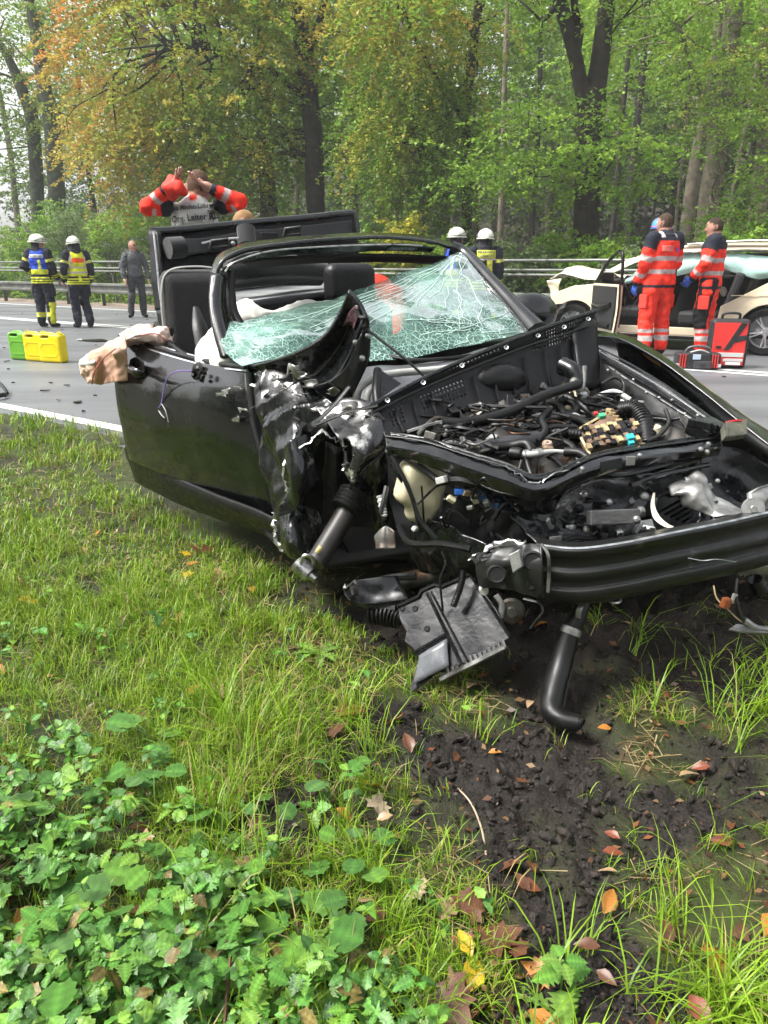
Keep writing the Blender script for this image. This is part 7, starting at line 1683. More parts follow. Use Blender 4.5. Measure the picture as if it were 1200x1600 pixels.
# ------------------------------------------------------------------ jerrycans
def can_geo():
    """20 litre plastic jerrycan: thin along x, long along y"""
    def f(P):
        d = sd_box(P, (0, 0, .175), (.155, .34, .35), .035)
        cut = (P[..., 2] - .35) + np.clip((P[..., 1] + .02) * -.55, -1, .0) * 0
        sl = (P[..., 2] * .80 + (-P[..., 1]) * .60) - .385                         # sloped shoulder under the spout
        d = np.maximum(d, sl)
        hole = sd_box(P, (0, .05, .318), (.3, .13, .035), .016)                    # grip slot
        d = np.maximum(d, -hole)
        for sx in (-1, 1):
            for (y0, y1, z0, z1) in ((-.09, .09, .075, .085), (-.09, .09, .235, .245)):
                d = smin(d, sd_box(P, (sx * .078, (y0 + y1) / 2, (z0 + z1) / 2), (.012, y1 - y0, .012), .005), .008)
            for sg in (-1, 1):
                q, _ = sd_caps(P, (sx * .078, sg * .09, .08), (sx * .078, sg * .13, .13), .006, .006); d = smin(d, q, .006)
                q, _ = sd_caps(P, (sx * .078, sg * .09, .24), (sx * .078, sg * .13, .19), .006, .006); d = smin(d, q, .006)
        return d
    return surf_nets(f, (-.11, -.2, -.03), (.11, .2, .38), .010)
JV, JF = can_geo()
for k, (u, v, cl, nm) in enumerate(((38, 562, (.11, .33, .02), "green plastic jerrycan standing at the left of the yellow cans"), (62, 564, (.72, .56, .0), "yellow plastic jerrycan in the middle of the row"), (86, 566, (.76, .60, .0), "yellow plastic jerrycan at the right end of the row, nearest the car"))):
    p = G(u, v); jt = thing("jerrycan", nm, "jerrycan", p, math.radians(68 + 3 * k), group="jerrycans on the road")
    jt.scale = (1.0, 1.0, 1.02)
    cyl = mat("can_%d" % k, cl, .38, var=.10, vscale=6, color2=tuple(c * .6 for c in cl), c2scale=5, c2lo=.62, c2hi=.8)
    body = mk("can_body", JV, JF, cyl, jt, local=True)
    lathe("cap", [(0, .03), (.028, .03), (.030, .0), (.030, -.02), (0, -.02)], mat("can_cap", (.55, .45, .05), .4) if k else mat("can_cap_dark", (.40, .33, .10), .4), jt, 18, axis=(0, -.6, .8), c=(0, -.115, .345), local=True)
    tube("handle", [(0, -.05, .335), (0, .0, .352), (0, .10, .352), (0, .14, .33)], .017, cyl, body, local=True)
# ------------------------------------------------------------------ rescue bags
mbred = mat("bag_red", (.62, .025, .02), .6, var=.12, vscale=14, bump=.25, bscale=40); mbblk = mat("bag_black", (.012, .012, .013), .6, var=.2, vscale=20, bump=.3, bscale=60); mrefl = mat("bag_silver", (.48, .48, .47), .4)
p = G(1131, 574); bag = thing("rescue_backpack", "upright red and black rescue backpack standing by the rear wheel", "backpack", p, math.radians(-12))
def bp(P): return sd_box(P, (0, 0, .29), (.44, .22, .58), .05)
V, F = surf_nets(bp, (-.26, -.15, -.03), (.26, .15, .62), .016); mk("bag_body", V, F, mbblk, bag, local=True)
def fp(name, pts, m, o=.0): return plate(name, [(x, -.115 - o, z) for x, z in pts], .012, m, bag, nrm=(0, -1, 0), bevel=.003, local=True)
fp("front_panel", [(-.19, .04), (.18, .04), (.18, .54), (-.19, .54)], mbred)
fp("diagonal_strap", [(-.06, .22), (.0, .22), (.17, .54), (.10, .54)], mbblk, .008); fp("side_strap", [(.03, .30), (.18, .34), (.18, .40), (.06, .38)], mbblk, .006)
fp("reflective_strip", [(-.16, .14), (.17, .14), (.17, .19), (-.16, .19)], mrefl, .008); fp("reflective_strip", [(-.05, .085), (.17, .085), (.17, .12), (-.05, .12)], mrefl, .008)
fp("name_patch", [(-.02, .045), (.15, .045), (.15, .078), (-.02, .078)], mat("patch_white", (.7, .7, .7), .5), .008); fp("badge", [(-.15, .24), (-.09, .24), (-.09, .27), (-.15, .27)], mbblk, .008)
tube("carry_handle", [(-.10, 0, .58), (-.08, -.02, .64), (.08, -.02, .64), (.10, 0, .58)], .016, mbblk, bag, local=True)
p = G(1087, 576); mon = thing("patient_monitor", "black portable patient monitor with carry handle and red zips on the road", "monitor", p, math.radians(-8))
V, F = surf_nets(lambda P: sd_box(P, (0, 0, .105), (.30, .20, .19), .025), (-.18, -.13, -.02), (.18, .13, .22), .013); mk("monitor_body", V, F, mbblk, mon, local=True)
for sx in (-1, 1):
    V, F = surf_nets(lambda P: sd_box(P, (sx * .19, 0, .10), (.13, .19, .19), .03), (-.30, -.13, -.02), (.30, .13, .22), .013); pk = mk("side_pouch", V, F, mbblk, mon, local=True)
    for dx in (-.03, .0, .03): box("red_zip", (sx * .185 + dx, -.094, .10), (.012, .012, .16), mbred, pk, bevel=.003, local=True)
    box("silver_strip", (sx * .235, -.09, .05), (.05, .014, .04), mrefl, pk, bevel=.002, local=True)
box("display_panel", (-.03, -.101, .15), (.09, .010, .06), mat("screen_label", (.42, .50, .62), .3), mon, bevel=.003, local=True); box("front_module", (.04, -.11, .06), (.20, .03, .09), mat("dark_module", (.04, .04, .045), .4), mon, bevel=.008, local=True)
box("module_latch", (.04, -.13, .05), (.06, .012, .03), mbblk, mon, bevel=.003, local=True)
tube("carry_handle", [(-.15, 0, .18), (-.11, -.02, .25), (0, -.03, .27), (.11, -.02, .25), (.15, 0, .18)], .016, mat("handle_grey", (.10, .10, .10), .35), mon, local=True); tube("cable", [(-.10, -.06, .2), (0, -.09, .23), (.10, -.07, .2), (.14, -.06, .17)], .009, mgrey, mon, local=True)
# ------------------------------------------------------------------ debris on the road
rg = np.random.default_rng(55)
DEB = [(10, 566), (14, 578), (6, 545), (45, 540), (120, 520), (60, 505), (98, 516), (150, 540), (80, 600), (92, 627), (105, 604), (130, 645), (150, 620), (120, 630), (205, 509), (182, 492), (230, 500), (160, 534), (195, 520), (1042, 585), (1130, 590), (240, 492), (70, 612), (20, 600), (170, 600), (35, 490)]
for k, (u, v) in enumerate(DEB):
    p = G(u, v); s = .014 + .032 * rg.random(); n = 5
    a0 = rg.random() * 6; pts = [p + np.array((math.cos(a0 + 2 * math.pi * i / n) * s * (.4 + rg.random()), math.sin(a0 + 2 * math.pi * i / n) * s * (.4 + rg.random()), .008 + .014 * rg.random())) for i in range(n)]
    dark = k % 5 != 4
    plate("debris_shard", pts, .008, mplas if dark else malu, None, org=p, label="small black plastic shard lying on the asphalt" if dark else "small grey metal shard lying on the asphalt", cat="debris", group="black shards on the road" if dark else "grey shards on the road")
st = thing("broken_trim_strip", "long thin black trim strip lying on the asphalt behind the jerrycans", "debris", G(145, 532))
plate("trim_strip", [G(122, 533) + (0, 0, .015), G(160, 531) + (0, 0, .015), G(168, 534) + (0, 0, .02), G(150, 535) + (0, 0, .015)], .01, mplas, st); plate("white_end", [G(119, 532) + (0, 0, .012), G(128, 531) + (0, 0, .016), G(128, 533.5) + (0, 0, .016)], .01, mgrey, st)
bp_ = thing("broken_wiper", "broken black wiper arm lying at the left picture edge", "debris", G(0, 620))
tube("wiper_arm", [G(-30, 590) + (0, 0, .10), G(-6, 604) + (0, 0, .08), G(8, 616) + (0, 0, .06), G(12, 620) + (0, 0, .03)], .016, mplas, bp_); tube("wiper_foot", [G(-20, 628) + (0, 0, .03), G(4, 624) + (0, 0, .04), G(10, 622) + (0, 0, .03)], .022, mgloss, bp_)
# ------------------------------------------------------------------ grass on the verge
m_grass = mat("grass_blade", attr=True, rough=.42, transl=.35, spec=.4)
m_weed = mat("weed_leaf", attr=True, rough=.40, transl=.30, spec=.45, bump=.6, bscale=55, var=.25, vscale=40, color2=(.20, .17, .05), c2scale=14, c2lo=.68, c2hi=.78)
rng = np.random.default_rng(42)
def GV(u, v):                                  # many ground points at once
    a = (u - 600) / FPX; b = (800 - v) / FPX
    d = np.stack([a, CP + b * SP, -SP + b * CP], -1); t = -HCAM / d[..., 2]
    return d[..., 0] * t, d[..., 1] * t
def blades(n, u0, u1, v0, v1, ln, wd, thin, pal, seed, lay=0.5, keep=None, soil_ok=.35):
    rg = np.random.default_rng(seed)
    nt = n // 9
    u = u0 + (u1 - u0) * rg.random(nt); v = v0 + (v1 - v0) * rg.random(nt)
    x, y = GV(u, v)
    s = soil_mask(x, y); nn = RN[0] * x + RN[1] * y
    dens = np.clip(1.1 + .6 * n2(x, y, 2.6, 61), .2, 1)
    k = ((s < soil_ok + .3 * rg.random(nt)) | (rg.random(nt) < .07)) & (nn < 3.24 + .06 * rg.random(nt)) & (rg.random(nt) < dens)
    if keep is not None: k &= keep(u, v, x, y, rg)
    u, v, x, y = u[k], v[k], x[k], y[k]
    nt = len(x); per = 9
    sc_ = np.clip(y / 2.2, .75, 1.9)
    x = np.repeat(x, per) + rg.normal(size=nt * per) * .016 * np.repeat(sc_, per); y = np.repeat(y, per) + rg.normal(size=nt * per) * .016 * np.repeat(sc_, per)
    N_ = len(x); hs = np.repeat(.7 + .6 * np.clip(.5 + n2(x[::per], y[::per], 1.7, 66), 0, 1.2), per)
    L_ = ln * hs * (.5 + .8 * rg.random(N_)); w = wd * (.7 + .6 * rg.random(N_)) * np.clip(y / 2.0, .85, 2.4)
    az = np.repeat(rg.random(nt) * 6.28, per) + rg.normal(size=N_) * 1.1
    lean = np.clip(lay + .35 * rg.normal(size=N_), .08, 1.25)
    dx, dy = np.cos(az), np.sin(az)
    z0 = ground_z(x, y) - .004
    P0 = np.stack([x, y, z0], 1); D = np.stack([dx, dy, 0 * dx], 1); Sd = np.stack([-dy, dx, 0 * dx], 1)
    V = []
    ts_ = (0, .38, .72)
    for t in ts_:
        bend = lean * (t ** 1.6)
        c = P0 + D * (L_ * bend)[:, None] + np.array((0, 0, 1.0)) * (L_ * (t - .42 * lean * t * t))[:, None]
        ww = (w * (1 - .55 * t) * .5)[:, None]
        V += [c - Sd * ww, c + Sd * ww]
    tip = P0 + D * (L_ * lean)[:, None] + np.array((0, 0, 1.0)) * (L_ * (1 - .62 * lean))[:, None]
    V.append(tip)
    V = np.stack(V, 1).reshape(-1, 3)
    b = (np.arange(N_) * 7)[:, None]
    F = np.vstack([b + np.array([[0, 1, 3]]), b + np.array([[0, 3, 2]]), b + np.array([[2, 3, 5]]), b + np.array([[2, 5, 4]]), b + np.array([[4, 5, 6]])])
    pal = np.array(pal); ci = np.repeat(rg.integers(0, len(pal), nt), per); cj = rg.integers(0, len(pal), N_)
    C = pal[ci] * .55 + pal[cj] * .45
    dry = rg.random(N_) < .05 + .10 * np.repeat(np.clip(n2(x[::per], y[::per], 3.1, 70), 0, 1), per)
    C[dry] = np.array((.34, .27, .11))
    C = C * (.75 + .5 * rg.random((N_, 1)))
    return V, F, np.repeat(C, 7, 0)
GP = [(.18, .31, .014), (.12, .24, .012), (.23, .36, .020), (.08, .18, .010), (.28, .36, .04)]
def zone_cover(u, v):                          # 1 where the broad-leaved cover is thick (lower left)
    a = 1 / (1 + np.exp(-(v - 1185 - .50 * np.clip(u, -200, 2000)) / 45.0)); b_ = 1 / (1 + np.exp((u - 640) / 55.0))
    c = .75 / (1 + np.exp(-(v - 1030) / 30.0)) / (1 + np.exp((u - 210) / 55.0))
    return np.clip(np.maximum(a * b_, c), 0, 1)
def kp(u, v, x, y, rg):
    under = (u > 480) & (u < 1300) & (v < 940) | (((x - SP0[0]) * SN[0] + (y - SP0[1]) * SN[1]) < -.10) & (v < 900) & (u < 490) & (u > 190)
    k = ~under & (rg.random(len(u)) > .62 * zone_cover(u, v)) & (rg.random(len(u)) < np.where(v > 1250, .55, np.where(v > 1000, .75, 1.0)))
    edge = np.clip(1.25 - np.hypot((u - 860) / 430.0, (v - 1220) / 420.0), 0, 1)
    right = (u > 930) & (v > 1150)
    return k & (rg.random(len(u)) > .80 * edge) & (~right | (rg.random(len(u)) < .06 + .45 * (n2(x, y, 6, 93) > .0)))
parts = [blades(190000, -260, 1420, 652, 1760, .074, .0029, 1, GP, 1, .55, kp), blades(7000, 800, 1300, 1080, 1760, .20, .0042, 1, GP[:3], 2, .85, kp), blades(5000, 300, 760, 1100, 1700, .17, .0036, 1, GP[:3], 3, .55, kp),
         blades(4200, 820, 1280, 930, 1150, .14, .0036, 1, GP[:3], 4, .75, lambda u, v, x, y, rg: (((np.hypot(u - 955, (v - 1020) * 1.3) < 50) | (np.hypot(u - 1215, (v - 1110) * 1.2) < 70)) & (rg.random(len(u)) < .28)), soil_ok=1.2)]
V = np.vstack([p[0] for p in parts]); off = np.cumsum([0] + [len(p[0]) for p in parts[:-1]])
F = np.vstack([p[1] + o for p, o in zip(parts, off)]); Cc = np.vstack([p[2] for p in parts])
_props(mk("grass", V, F, m_grass, cols=Cc), "short green grass covering the verge", "grass", None, "stuff")
# dead straw and litter lying flat
def straw(n, seed):
    rg = np.random.default_rng(seed)
    u = -200 + 1600 * rg.random(n); v = 660 + 1060 * rg.random(n); x, y = GV(u, v); nn = RN[0] * x + RN[1] * y
    k = (nn < 3.2) & (rg.random(n) < .55 + .5 * n2(x, y, 3.1, 70)) & (soil_mask(x, y) < .25 + .4 * rg.random(n)); x, y = x[k], y[k]; n = len(x)
    az = rg.random(n) * 6.28; L_ = .03 + .07 * rg.random(n); w = .0016 * np.clip(y / 1.6, .8, 2.2)
    d = np.stack([np.cos(az), np.sin(az), .12 * rg.normal(size=n)], 1); s = np.stack([-np.sin(az), np.cos(az), 0 * az], 1)
    c = np.stack([x, y, ground_z(x, y) + .004 + .012 * rg.random(n)], 1)
    V = np.stack([c - d * L_[:, None] * .5 - s * w[:, None], c - d * L_[:, None] * .5 + s * w[:, None], c + d * L_[:, None] * .5 + s * w[:, None] * .5, c + d * L_[:, None] * .5 - s * w[:, None] * .5], 1).reshape(-1, 3)
    F = np.arange(4 * n).reshape(n, 4); pal = np.array([(.30, .23, .11), (.20, .14, .07), (.38, .31, .16), (.10, .065, .035)])
    return V, F, np.repeat(pal[rg.integers(0, 4, n)] * (.7 + .5 * rg.random((n, 1))), 4, 0)
V, F, Cc = straw(24000, 5)
_props(mk("dead_grass", V, F, m_grass, cols=Cc, smooth=False), "dead straw scattered between the grass", "straw", None, "stuff")
def litter(n, seed):
    rg = np.random.default_rng(seed); u = -200 + 1600 * rg.random(n); v = 700 + 1000 * rg.random(n); x, y = GV(u, v); nn = RN[0] * x + RN[1] * y
    k = (nn < 3.2) & (rg.random(n) < np.clip(.35 + .9 * n2(x, y, 2.7, 72), .05, 1) * np.clip(1.15 - soil_mask(x, y), .35, 1)); x, y = x[k], y[k]; n = len(x)
    C = np.stack([x, y, ground_z(x, y) + .005 + .012 * rg.random(n)], 1)
    nr = np.array((0, 0, 1.0)) + rg.normal(size=(n, 3)) * .45; dv = rg.normal(size=(n, 3))
    V, F = leaf_quads(C, (.006 + .026 * rg.random(n) ** 2.5) * np.clip(y / 1.6, .8, 1.6), nr, dv, .55)
    pal = np.array([(.10, .045, .022), (.16, .08, .035), (.06, .03, .018), (.24, .15, .07), (.19, .07, .025)])
    return V, F, np.repeat(pal[rg.integers(0, 5, n)] * (.6 + .7 * rg.random((n, 1))), 4, 0)
V, F, Cc = litter(14000, 9)
_props(mk("leaf_litter", V, F, m_grass, cols=Cc, smooth=False), "brown scraps of leaf litter between the grass", "leaf litter", None, "stuff")
# clods of churned soil
ico = bmesh.new(); bmesh.ops.create_icosphere(ico, subdivisions=1, radius=1.0)
IV = np.array([v.co[:] for v in ico.verts]); IF = np.array([[v.index for v in f.verts] for f in ico.faces]); ico.free()
def clods(n, seed):
    rg = np.random.default_rng(seed); u = 400 + 950 * rg.random(n); v = 880 + 820 * rg.random(n); x, y = GV(u, v)
    k = soil_mask(x, y) > .45 + .3 * rg.random(n); x, y = x[k], y[k]; n = len(x)
    s = .0014 + .009 * rg.random(n) ** 9 + .0024 * rg.random(n)
    R_ = rg.normal(size=(n, 3, 3)) * .35 + np.eye(3)
    J_ = 1 + .28 * rg.normal(size=(n, len(IV), 1))
    V = np.einsum('nij,nkj->nki', R_, IV[None] * J_) * s[:, None, None] + np.stack([x, y, ground_z(x, y) + s * .35], 1)[:, None]
    F = (IF[None] + (np.arange(n) * len(IV))[:, None, None]).reshape(-1, 3)
    return V.reshape(-1, 3), F
V, F = clods(12000, 6)
_props(mk("soil_clods", V, F, mat("soil_clod", (.022, .016, .012), .85, var=.6, vscale=30, bump=.8, bscale=120), smooth=False), "loose dark clods of churned soil", "soil", None, "stuff")

# ------------------------------------------------------------------ broad-leaved plants
def leaf_mesh(kind, n=9):
    """leaf along +x from 0 to 1, folded along the midrib; returns vertices (rows of left, mid, right) and faces"""
    ts = np.linspace(0, 1, n)
    if kind == "elder": w = .31 * np.sin(np.pi * ts ** .75) ** .9; tooth, fold, curl = .16, .16, .16
    elif kind == "nettle": w = .34 * np.sin(np.pi * ts ** .62) ** .85; tooth, fold, curl = .28, .14, .26
    elif kind == "round": w = .56 * np.sqrt(np.clip(1 - (2 * ts - 1) ** 2, 0, 1)) ; w[0] = .22; tooth, fold, curl = .08, .12, .12
    elif kind == "dandelion": w = .10 + .10 * ts * (1 - ts) * 2; w = w * np.where(np.arange(n) % 2 == 0, 1.25, .55); w[-1] = .01; tooth, fold, curl = 0, .3, .30
    elif kind == "beech": w = .27 * np.sin(np.pi * ts ** .9); tooth, fold, curl = .03, .35, .25
    if tooth: w = w * (1 + tooth * np.where(np.arange(n) % 2 == 0, 1, -1))
    if kind != "round": w[0] = .03; w[-1] = .006
    else: w[-1] = .05
    V = []
    for i, t in enumerate(ts):
        z = -curl * t * t + curl * .4 * t; sw = -.05 if (tooth and i % 2 == 0 and 0 < i < n - 1) else 0
        x = t if kind != "round" else t
        xe = x + sw - (.10 * (1 - t) ** 3 if kind == "round" else 0)
        V += [(xe, w[i], z + fold * w[i]), (x, w[i] * .45, z + fold * w[i] * .62), (x, 0, z), (x, -w[i] * .45, z + fold * w[i] * .62), (xe, -w[i], z + fold * w[i])]
    F = []
    for i in range(n - 1):
        for j in range(4): F.append((i * 5 + j, (i + 1) * 5 + j, (i + 1) * 5 + j + 1, i * 5 + j + 1))
    return np.array(V), np.array(F)
def vein(LV):
    n = len(LV) // 5; q = np.tile(np.array([1.0, .86, 1.35, .86, 1.0]), n); q *= np.repeat(np.where(np.arange(n) % 2 == 0, 1.08, .90), 5); return q[:, None]
def place_leaves(LV, LF, pos, az, pitch, roll, size):
    n = len(pos)
    ca, sa, cp_, sp_, cr_, sr_ = np.cos(az), np.sin(az), np.cos(pitch), np.sin(pitch), np.cos(roll), np.sin(roll)
    X = np.stack([ca * cp_, sa * cp_, sp_], 1); Y0 = np.stack([-sa, ca, 0 * sa], 1); Z0 = np.cross(X, Y0)
    Y = Y0 * cr_[:, None] + Z0 * sr_[:, None]; Z = np.cross(X, Y)
    V = pos[:, None] + size[:, None, None] * (LV[None, :, 0:1] * X[:, None] + LV[None, :, 1:2] * Y[:, None] + LV[None, :, 2:3] * Z[:, None])
    F = (LF[None] + (np.arange(n) * len(LV))[:, None, None]).reshape(-1, LF.shape[1])
    return V.reshape(-1, 3), F
EL, RO, NE, DA, BE = (leaf_mesh(k, n) for k, n in (("elder", 9), ("round", 9), ("nettle", 13), ("dandelion", 15), ("beech", 7)))
def cover_points(n, seed, zone=zone_cover, u0=-260, u1=1100, v0=1000, v1=1760):
    rg = np.random.default_rng(seed); u = u0 + (u1 - u0) * rg.random(n); v = v0 + (v1 - v0) * rg.random(n)
    x, y = GV(u, v); k = rg.random(n) < zone(u, v) * np.clip(.52 + 1.7 * n2(x, y, 6.5, 95), .02, 1)
    return x[k], y[k], rg
x, y, rg = cover_points(2700, 21)
n = len(x); hz = .02 + .09 * rg.random(n) ** 1.4; gz = ground_z(x, y); az = rg.random(n) * 6.28; sz = (.015 + .024 * rg.random(n) ** 1.4)
LP, LA, LPI, LR, LS, LC = [], [], [], [], [], []
WPAL = np.array([(.10, .26, .04), (.075, .20, .035), (.14, .31, .045), (.05, .14, .025), (.18, .33, .05), (.11, .24, .06)])
for k, da in enumerate((0, 1.25, -1.25, 2.35, -2.35)):
    a_ = az + da + .15 * rg.normal(size=n)
    c = np.stack([x, y, gz + hz], 1) + np.stack([np.cos(a_), np.sin(a_), 0 * a_], 1) * (sz * .18)[:, None]
    LP.append(c); LA.append(a_); LPI.append(-.10 + .38 * rg.normal(size=n)); LR.append(.42 * rg.normal(size=n)); LS.append(sz * (1.15 if k == 0 else .95) * (1 + .15 * rg.normal(size=n))); LC.append(WPAL[rg.integers(0, 6, n)])
cols_ = np.vstack(LC) * (.6 + .75 * rg.random((5 * n, 1))); dmg = rg.random(5 * n) < .05; cols_[dmg] = np.array((.22, .17, .05)) * (.5 + .8 * rg.random((dmg.sum(), 1)))
LP, LA, LPI, LR, LS = np.vstack(LP), np.hstack(LA), np.hstack(LPI), np.hstack(LR), np.hstack(LS)
sp_ = np.tile(rg.random(n), 5) ; pick = (sp_ < .30, (sp_ >= .30) & (sp_ < .42), sp_ >= .42)
Vs, Fs, Cs, o_ = [], [], [], 0
for (LVF, mk_) in ((NE, pick[0]), (RO, pick[1]), (EL, pick[2])):
    v_, f_ = place_leaves(*LVF, LP[mk_], LA[mk_], LPI[mk_], LR[mk_], LS[mk_] * (.8 if LVF is RO else 1)); Vs.append(v_); Fs.append(f_ + o_); Cs.append(np.repeat(cols_[mk_], len(LVF[0]), 0) * np.tile(vein(LVF[0]), (int(mk_.sum()), 1))); o_ += len(v_)
V, F, Cc = np.vstack(Vs), np.vstack(Fs), np.vstack(Cs)
_props(mk("ground_cover", V, F, m_weed, cols=Cc), "dense glossy ground elder leaves in the lower left", "ground cover", None, "stuff")
# small scattered weeds further out
x, y, rg = cover_points(800, 22, zone=lambda u, v: np.clip(.20 + .5 * np.exp(-((u - 580) / 170.0) ** 2 - ((v - 1330) / 220.0) ** 2) + .35 * np.exp(-((u - 90) / 160.0) ** 2 - ((v - 1050) / 130.0) ** 2), 0, 1), u0=-200, u1=900, v0=850, v1=1700)
k = soil_mask(x, y) < .5; x, y = x[k], y[k]; n = len(x); az = rg.random(n) * 6.28
PP, AA = [], []
for da in (0, 2.1, -2.1): PP.append(np.stack([x, y, ground_z(x, y) + .02 + .03 * rg.random(n)], 1)); AA.append(az + da + .3 * rg.normal(size=n))
V, F = place_leaves(*EL, np.vstack(PP), np.hstack(AA), .1 * rg.normal(size=3 * n), .3 * rg.normal(size=3 * n), .016 + .02 * rg.random(3 * n))
_props(mk("small_weeds", V, F, m_weed, cols=np.repeat(WPAL[rg.integers(0, 6, 3 * n)] * 1.15, len(EL[0]), 0)), "small scattered weeds between the grass", "weeds", None, "stuff")
# single plants: round-leaved mustard, nettles, dandelions - each a thing with its leaves
LEAFMESH = {}
def leaf_obj(kind, shade, parent, pos, az, pitch, roll, size):
    LV, LF = {"round": RO, "nettle": NE, "dandelion": DA}[kind]
    key = (kind, shade)
    if key not in LEAFMESH:
        c = WPAL[shade]; ob = mk("leaf", LV, LF, m_weed, None, cols=np.tile(c * (1.0 if kind != "nettle" else 1.15), (len(LV), 1)) * vein(LV)); LEAFMESH[key] = ob.data; bpy.data.objects.remove(ob)
    o = bpy.data.objects.new("leaf", LEAFMESH[key]); col.objects.link(o); o.parent = parent
    o.location = pos; o.scale = (size,) * 3
    X = Vector((math.cos(az) * math.cos(pitch), math.sin(az) * math.cos(pitch), math.sin(pitch))); Y0 = Vector((-math.sin(az), math.cos(az), 0)); Z0 = X.cross(Y0); Y = Y0 * math.cos(roll) + Z0 * math.sin(roll); Z = X.cross(Y)
    o.rotation_euler = Matrix((X, Y, Z)).transposed().to_euler()
    return o
rg = np.random.default_rng(71)
m_stalk = mat("weed_stalk", (.10, .18, .04), .5)
def plant(kind, u, v, label, nl, size, group, spread=.05, high=.06):
    p = G(u, v); p[2] = float(ground_z(p[0:1], p[1:2])[0])
    t = thing({"round": "mustard_plant", "nettle": "nettle_plant", "dandelion": "dandelion_plant"}[kind], label, {"round": "plant", "nettle": "nettle", "dandelion": "dandelion"}[kind], p, group=group)
    a0 = rg.random() * 6.28
    if kind == "nettle":
        for lev in range(3):
            h_ = high * (.45 + .3 * lev)
            for k in range(4 if lev == 2 else 2):
                a = a0 + k * (math.pi / 2 if lev == 2 else math.pi) + lev * math.pi / 2 + .15 * rg.normal()
                leaf_obj(kind, int(rg.choice([2, 4, 0])), t, (math.cos(a) * .006, math.sin(a) * .006, h_), a, -.05 + .15 * rg.normal(), .15 * rg.normal(), size * (1.05 - .2 * lev) * (.9 + .2 * rg.random()))
        tube("stem", [(0, 0, -.01), (.003, .002, high * .5), (0, 0, high * 1.05)], .0022, m_stalk, t, seg=5, local=True)
    elif kind == "dandelion":
        for k in range(nl):
            a = a0 + k * 6.28 / nl + .2 * rg.normal(); leaf_obj(kind, int(rg.choice([2, 4])), t, (0, 0, .006), a, .25 + .15 * rg.normal(), .1 * rg.normal(), size * (.75 + .4 * rg.random()))
    else:
        for k in range(nl):
            a = a0 + k * 6.28 / nl + .5 * rg.normal(); r = spread * (.4 + .8 * rg.random()); h_ = high * (.5 + .7 * rg.random())
            q = (math.cos(a) * r, math.sin(a) * r, h_); leaf_obj(kind, int(rg.choice([0, 1, 2, 5])), t, q, a, -.1 + .25 * rg.normal(), .25 * rg.normal(), size * (.7 + .5 * rg.random()))
            tube("stalk", [(0, 0, 0), (q[0] * .4, q[1] * .4, h_ * .7), q], .0014, m_stalk, t, seg=4, local=True)
    return t
for k_, (u, v, s) in enumerate(sorted(((75, 1512, .062), (256, 1474, .058), (222, 1382, .045), (205, 1572, .058), (155, 1492, .042), (873, 1562, .060), (420, 1585, .066), (380, 1500, .05), (500, 1560, .05), (30, 1330, .04)))):
    plant("nettle", u, v, "young stinging nettle with toothed leaves, %s nettle from the left" % ordw(k_), 8, s, "young nettles in the foreground", high=.10)
for k_, (u, v) in enumerate(sorted(((105, 1300), (200, 1260), (245, 1290), (160, 1330), (60, 1345), (345, 1330), (300, 1350), (130, 1390), (255, 1400), (45, 1400), (215, 1510), (330, 1420), (500, 1420), (560, 1370), (480, 1480), (545, 1540), (400, 1440), (90, 1440), (240, 1250), (420, 1290), (245, 1185), (530, 1240), (50, 1262), (120, 1560), (300, 1570)))):
    plant("round", u, v, "round leaved weed with scalloped leaves, %s such weed from the left" % ordw(k_), int(rg.integers(3, 6)), .036 + .030 * rg.random(), "round leaved plants in the foreground", spread=.05, high=.075)
plant("dandelion", 312, 1468, "large dandelion rosette with long notched leaves in the ground cover", 7, .15, None)
plant("dandelion", 500, 1030, "dandelion rosette in the grass below the torn wheel arch", 8, .09, None)
plant("dandelion", 880, 1580, "dandelion rosette near the bottom edge beside the nettle", 6, .10, None)

# ------------------------------------------------------------------ fallen autumn leaves, each a thing
def maple_geo():
    lob = [(0, .0), (.10, .16), (-.08, .36), (.10, .34), (.18, .52), (.34, .34), (.46, .40), (.52, .30), (.70, .34), (.66, .18), (1.0, .0)]
    up = np.array(lob); P = np.vstack([up, up[-2:0:-1] * np.array((1, -1))])
    c = np.array((.35, 0)); V = [(c[0], c[1], .0)] + [(x, y_, .10 * math.hypot(x - .35, y_) + .05 * math.sin(9 * x + 5 * y_)) for x, y_ in P]
    return np.array(V), np.array([(0, 1 + i, 1 + (i + 1) % len(P)) for i in range(len(P))])
MA = maple_geo()
FC = {"yellow": (.52, .34, .02), "orange": (.42, .17, .03), "brown": (.13, .055, .028), "tan": (.36, .24, .13), "russet": (.20, .055, .025), "pale": (.46, .36, .24)}
m_fall = {k: mat("fallen_" + k, c, .42, var=.35, vscale=28, transl=.2, color2=tuple(q * .45 for q in c), c2scale=22, c2lo=.52, c2hi=.7) for k, c in FC.items()}
FM = {}
def fallen(u, v, s, kind, shape, label, group=None):
    p = G(u, v); z = float(ground_z(p[0:1], p[1:2])[0]); p[2] = z + .014 + .02 * rg.random()
    key = (kind, shape)
    LV, LF = (MA if shape == "maple" else BE)
    o = mk("fallen_leaf", LV - np.array((.4, 0, 0)), LF, m_fall[kind], None)
    if key in FM: me = o.data; o.data = FM[key]; bpy.data.meshes.remove(me)
    else: FM[key] = o.data
    o.location = p; o.scale = (s, s, s * (.6 + .8 * rg.random())); o.rotation_euler = (.35 * rg.normal(), .35 * rg.normal(), rg.random() * 6.28)
    _props(o, label, "leaf", group)
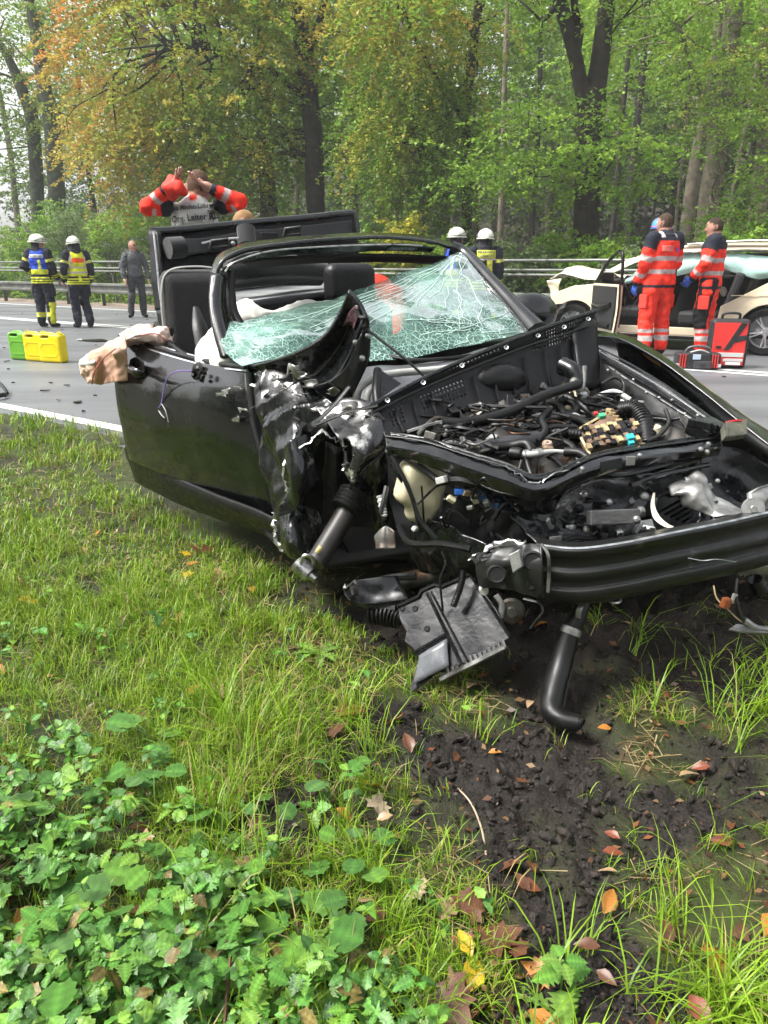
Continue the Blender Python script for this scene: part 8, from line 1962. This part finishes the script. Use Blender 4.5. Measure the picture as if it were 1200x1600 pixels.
NOT = [(47, 955, .085, "yellow", "maple", "bright yellow maple leaf alone in the grass at the left edge"), (152, 838, .07, "orange", "maple", "orange maple leaf upright in the grass left of the car"), (132, 862, .06, "tan", "maple", "tan curled leaf just below the orange maple leaf"),
       (291, 873, .06, "yellow", "maple", "topmost of three yellow leaves in the grass below the door"), (300, 888, .055, "orange", "maple", "middle orange leaf of three in the grass below the door"), (293, 908, .055, "yellow", "maple", "lowest of three yellow leaves in the grass below the door"),
       (345, 913, .10, "tan", "maple", "large tan and yellow leaf beside the three small yellow leaves"), (255, 986, .05, "yellow", "maple", "yellow leaf standing upright in the grass, left of a pair"), (282, 978, .055, "yellow", "maple", "yellow leaf standing upright in the grass, right of a pair"),
       (545, 1130, .085, "russet", "maple", "large russet maple leaf in the grass left of the undertray"), (526, 1162, .06, "brown", "maple", "brown leaf under the large russet maple leaf"), (300, 1095, .055, "orange", "maple", "orange leaf in the grass above the ground cover"), (340, 1097, .06, "tan", "maple", "tan leaf beside the orange one above the ground cover"),
       (580, 1240, .065, "yellow", "maple", "yellow and brown leaf with a withered stalk in the middle foreground"), (592, 1278, .07, "pale", "maple", "withered pale leaf below the yellow and brown one"), (650, 1405, .06, "pale", "maple", "pale crumpled leaf lying beside dark soil"),
       (728, 1495, .055, "yellow", "beech", "upper of two yellow leaves near the bottom edge"), (738, 1535, .075, "yellow", "beech", "large spotted yellow leaf near the bottom edge"), (778, 1478, .09, "brown", "maple", "dark brown maple leaf beside the spotted yellow leaf"), (705, 1578, .10, "brown", "maple", "dark brown maple leaf at the bottom edge"),
       (600, 1535, .085, "brown", "beech", "long dark brown leaf standing in the grass near the bottom"), (420, 1332, .055, "tan", "beech", "tan curled leaf among the round green leaves"), (370, 1372, .065, "brown", "maple", "brown leaf behind the round green leaves"), (160, 1268, .07, "orange", "beech", "orange brown leaf at the top of the ground cover"),
       (40, 1450, .07, "orange", "beech", "orange leaf at the left edge in the ground cover"), (55, 1470, .075, "pale", "beech", "pale leaf beside the orange one at the left edge"), (770, 1190, .035, "orange", "beech", "small orange leaf on the soil below the undertray"), (945, 1152, .04, "orange", "beech", "small round orange leaf on the soil beside the hose"), (1048, 1124, .045, "tan", "beech", "pinkish tan leaf in front of the churned soil"),
       (822, 1390, .05, "russet", "beech", "russet leaf at the edge of the bare soil track"), (950, 1374, .04, "tan", "beech", "tan leaf on the bare soil track"), (1130, 1325, .05, "russet", "beech", "russet leaf in the long grass at the right"), (842, 1518, .06, "orange", "maple", "orange red leaf standing by the soil near the bottom"), (975, 995, .05, "tan", "beech", "tan leaf on the soil under the bumper beam"),
       (700, 1430, .06, "tan", "maple", "tan maple leaf left of the dark brown one"), (735, 1430, .075, "brown", "maple", "brown folded maple leaf above the spotted yellow leaf")]
for a_ in NOT: fallen(*a_)
for k in range(110):
    u = -100 + 1400 * rg.random(); v = 800 + 860 * rg.random()
    if (u > 480 and v < 960) or (u > 220 and v < 760): continue
    kd = ["brown", "russet", "brown", "tan", "brown", "orange"][int(rg.integers(0, 6))]
    fallen(u, v, .03 + .04 * rg.random(), kd, "beech" if rg.random() < .7 else "maple", "small %s fallen leaf lying half hidden on the verge" % kd, "small %s leaves on the verge" % kd)
rt = thing("bare_root", "thin pale root lying across the bare soil track", "root", G(750, 1280))
tube("root", [G(712, 1235) + (0, 0, .012), G(735, 1262) + (0, 0, .014), G(752, 1300) + (0, 0, .010), G(760, 1350) + (0, 0, .012)], .0022, mat("pale_root", (.36, .28, .20), .8), rt, seg=5)
tw_ = thing("dry_twig", "dry brown twig standing at the bottom edge among nettles", "twig", G(355, 1590))
tube("twig", [G(350, 1640) + (0, 0, .02), G(358, 1585) + (0, 0, .05), G(365, 1545) + (0, 0, .08)], .003, mat("twig_brown", (.12, .06, .035), .8), tw_, seg=5)
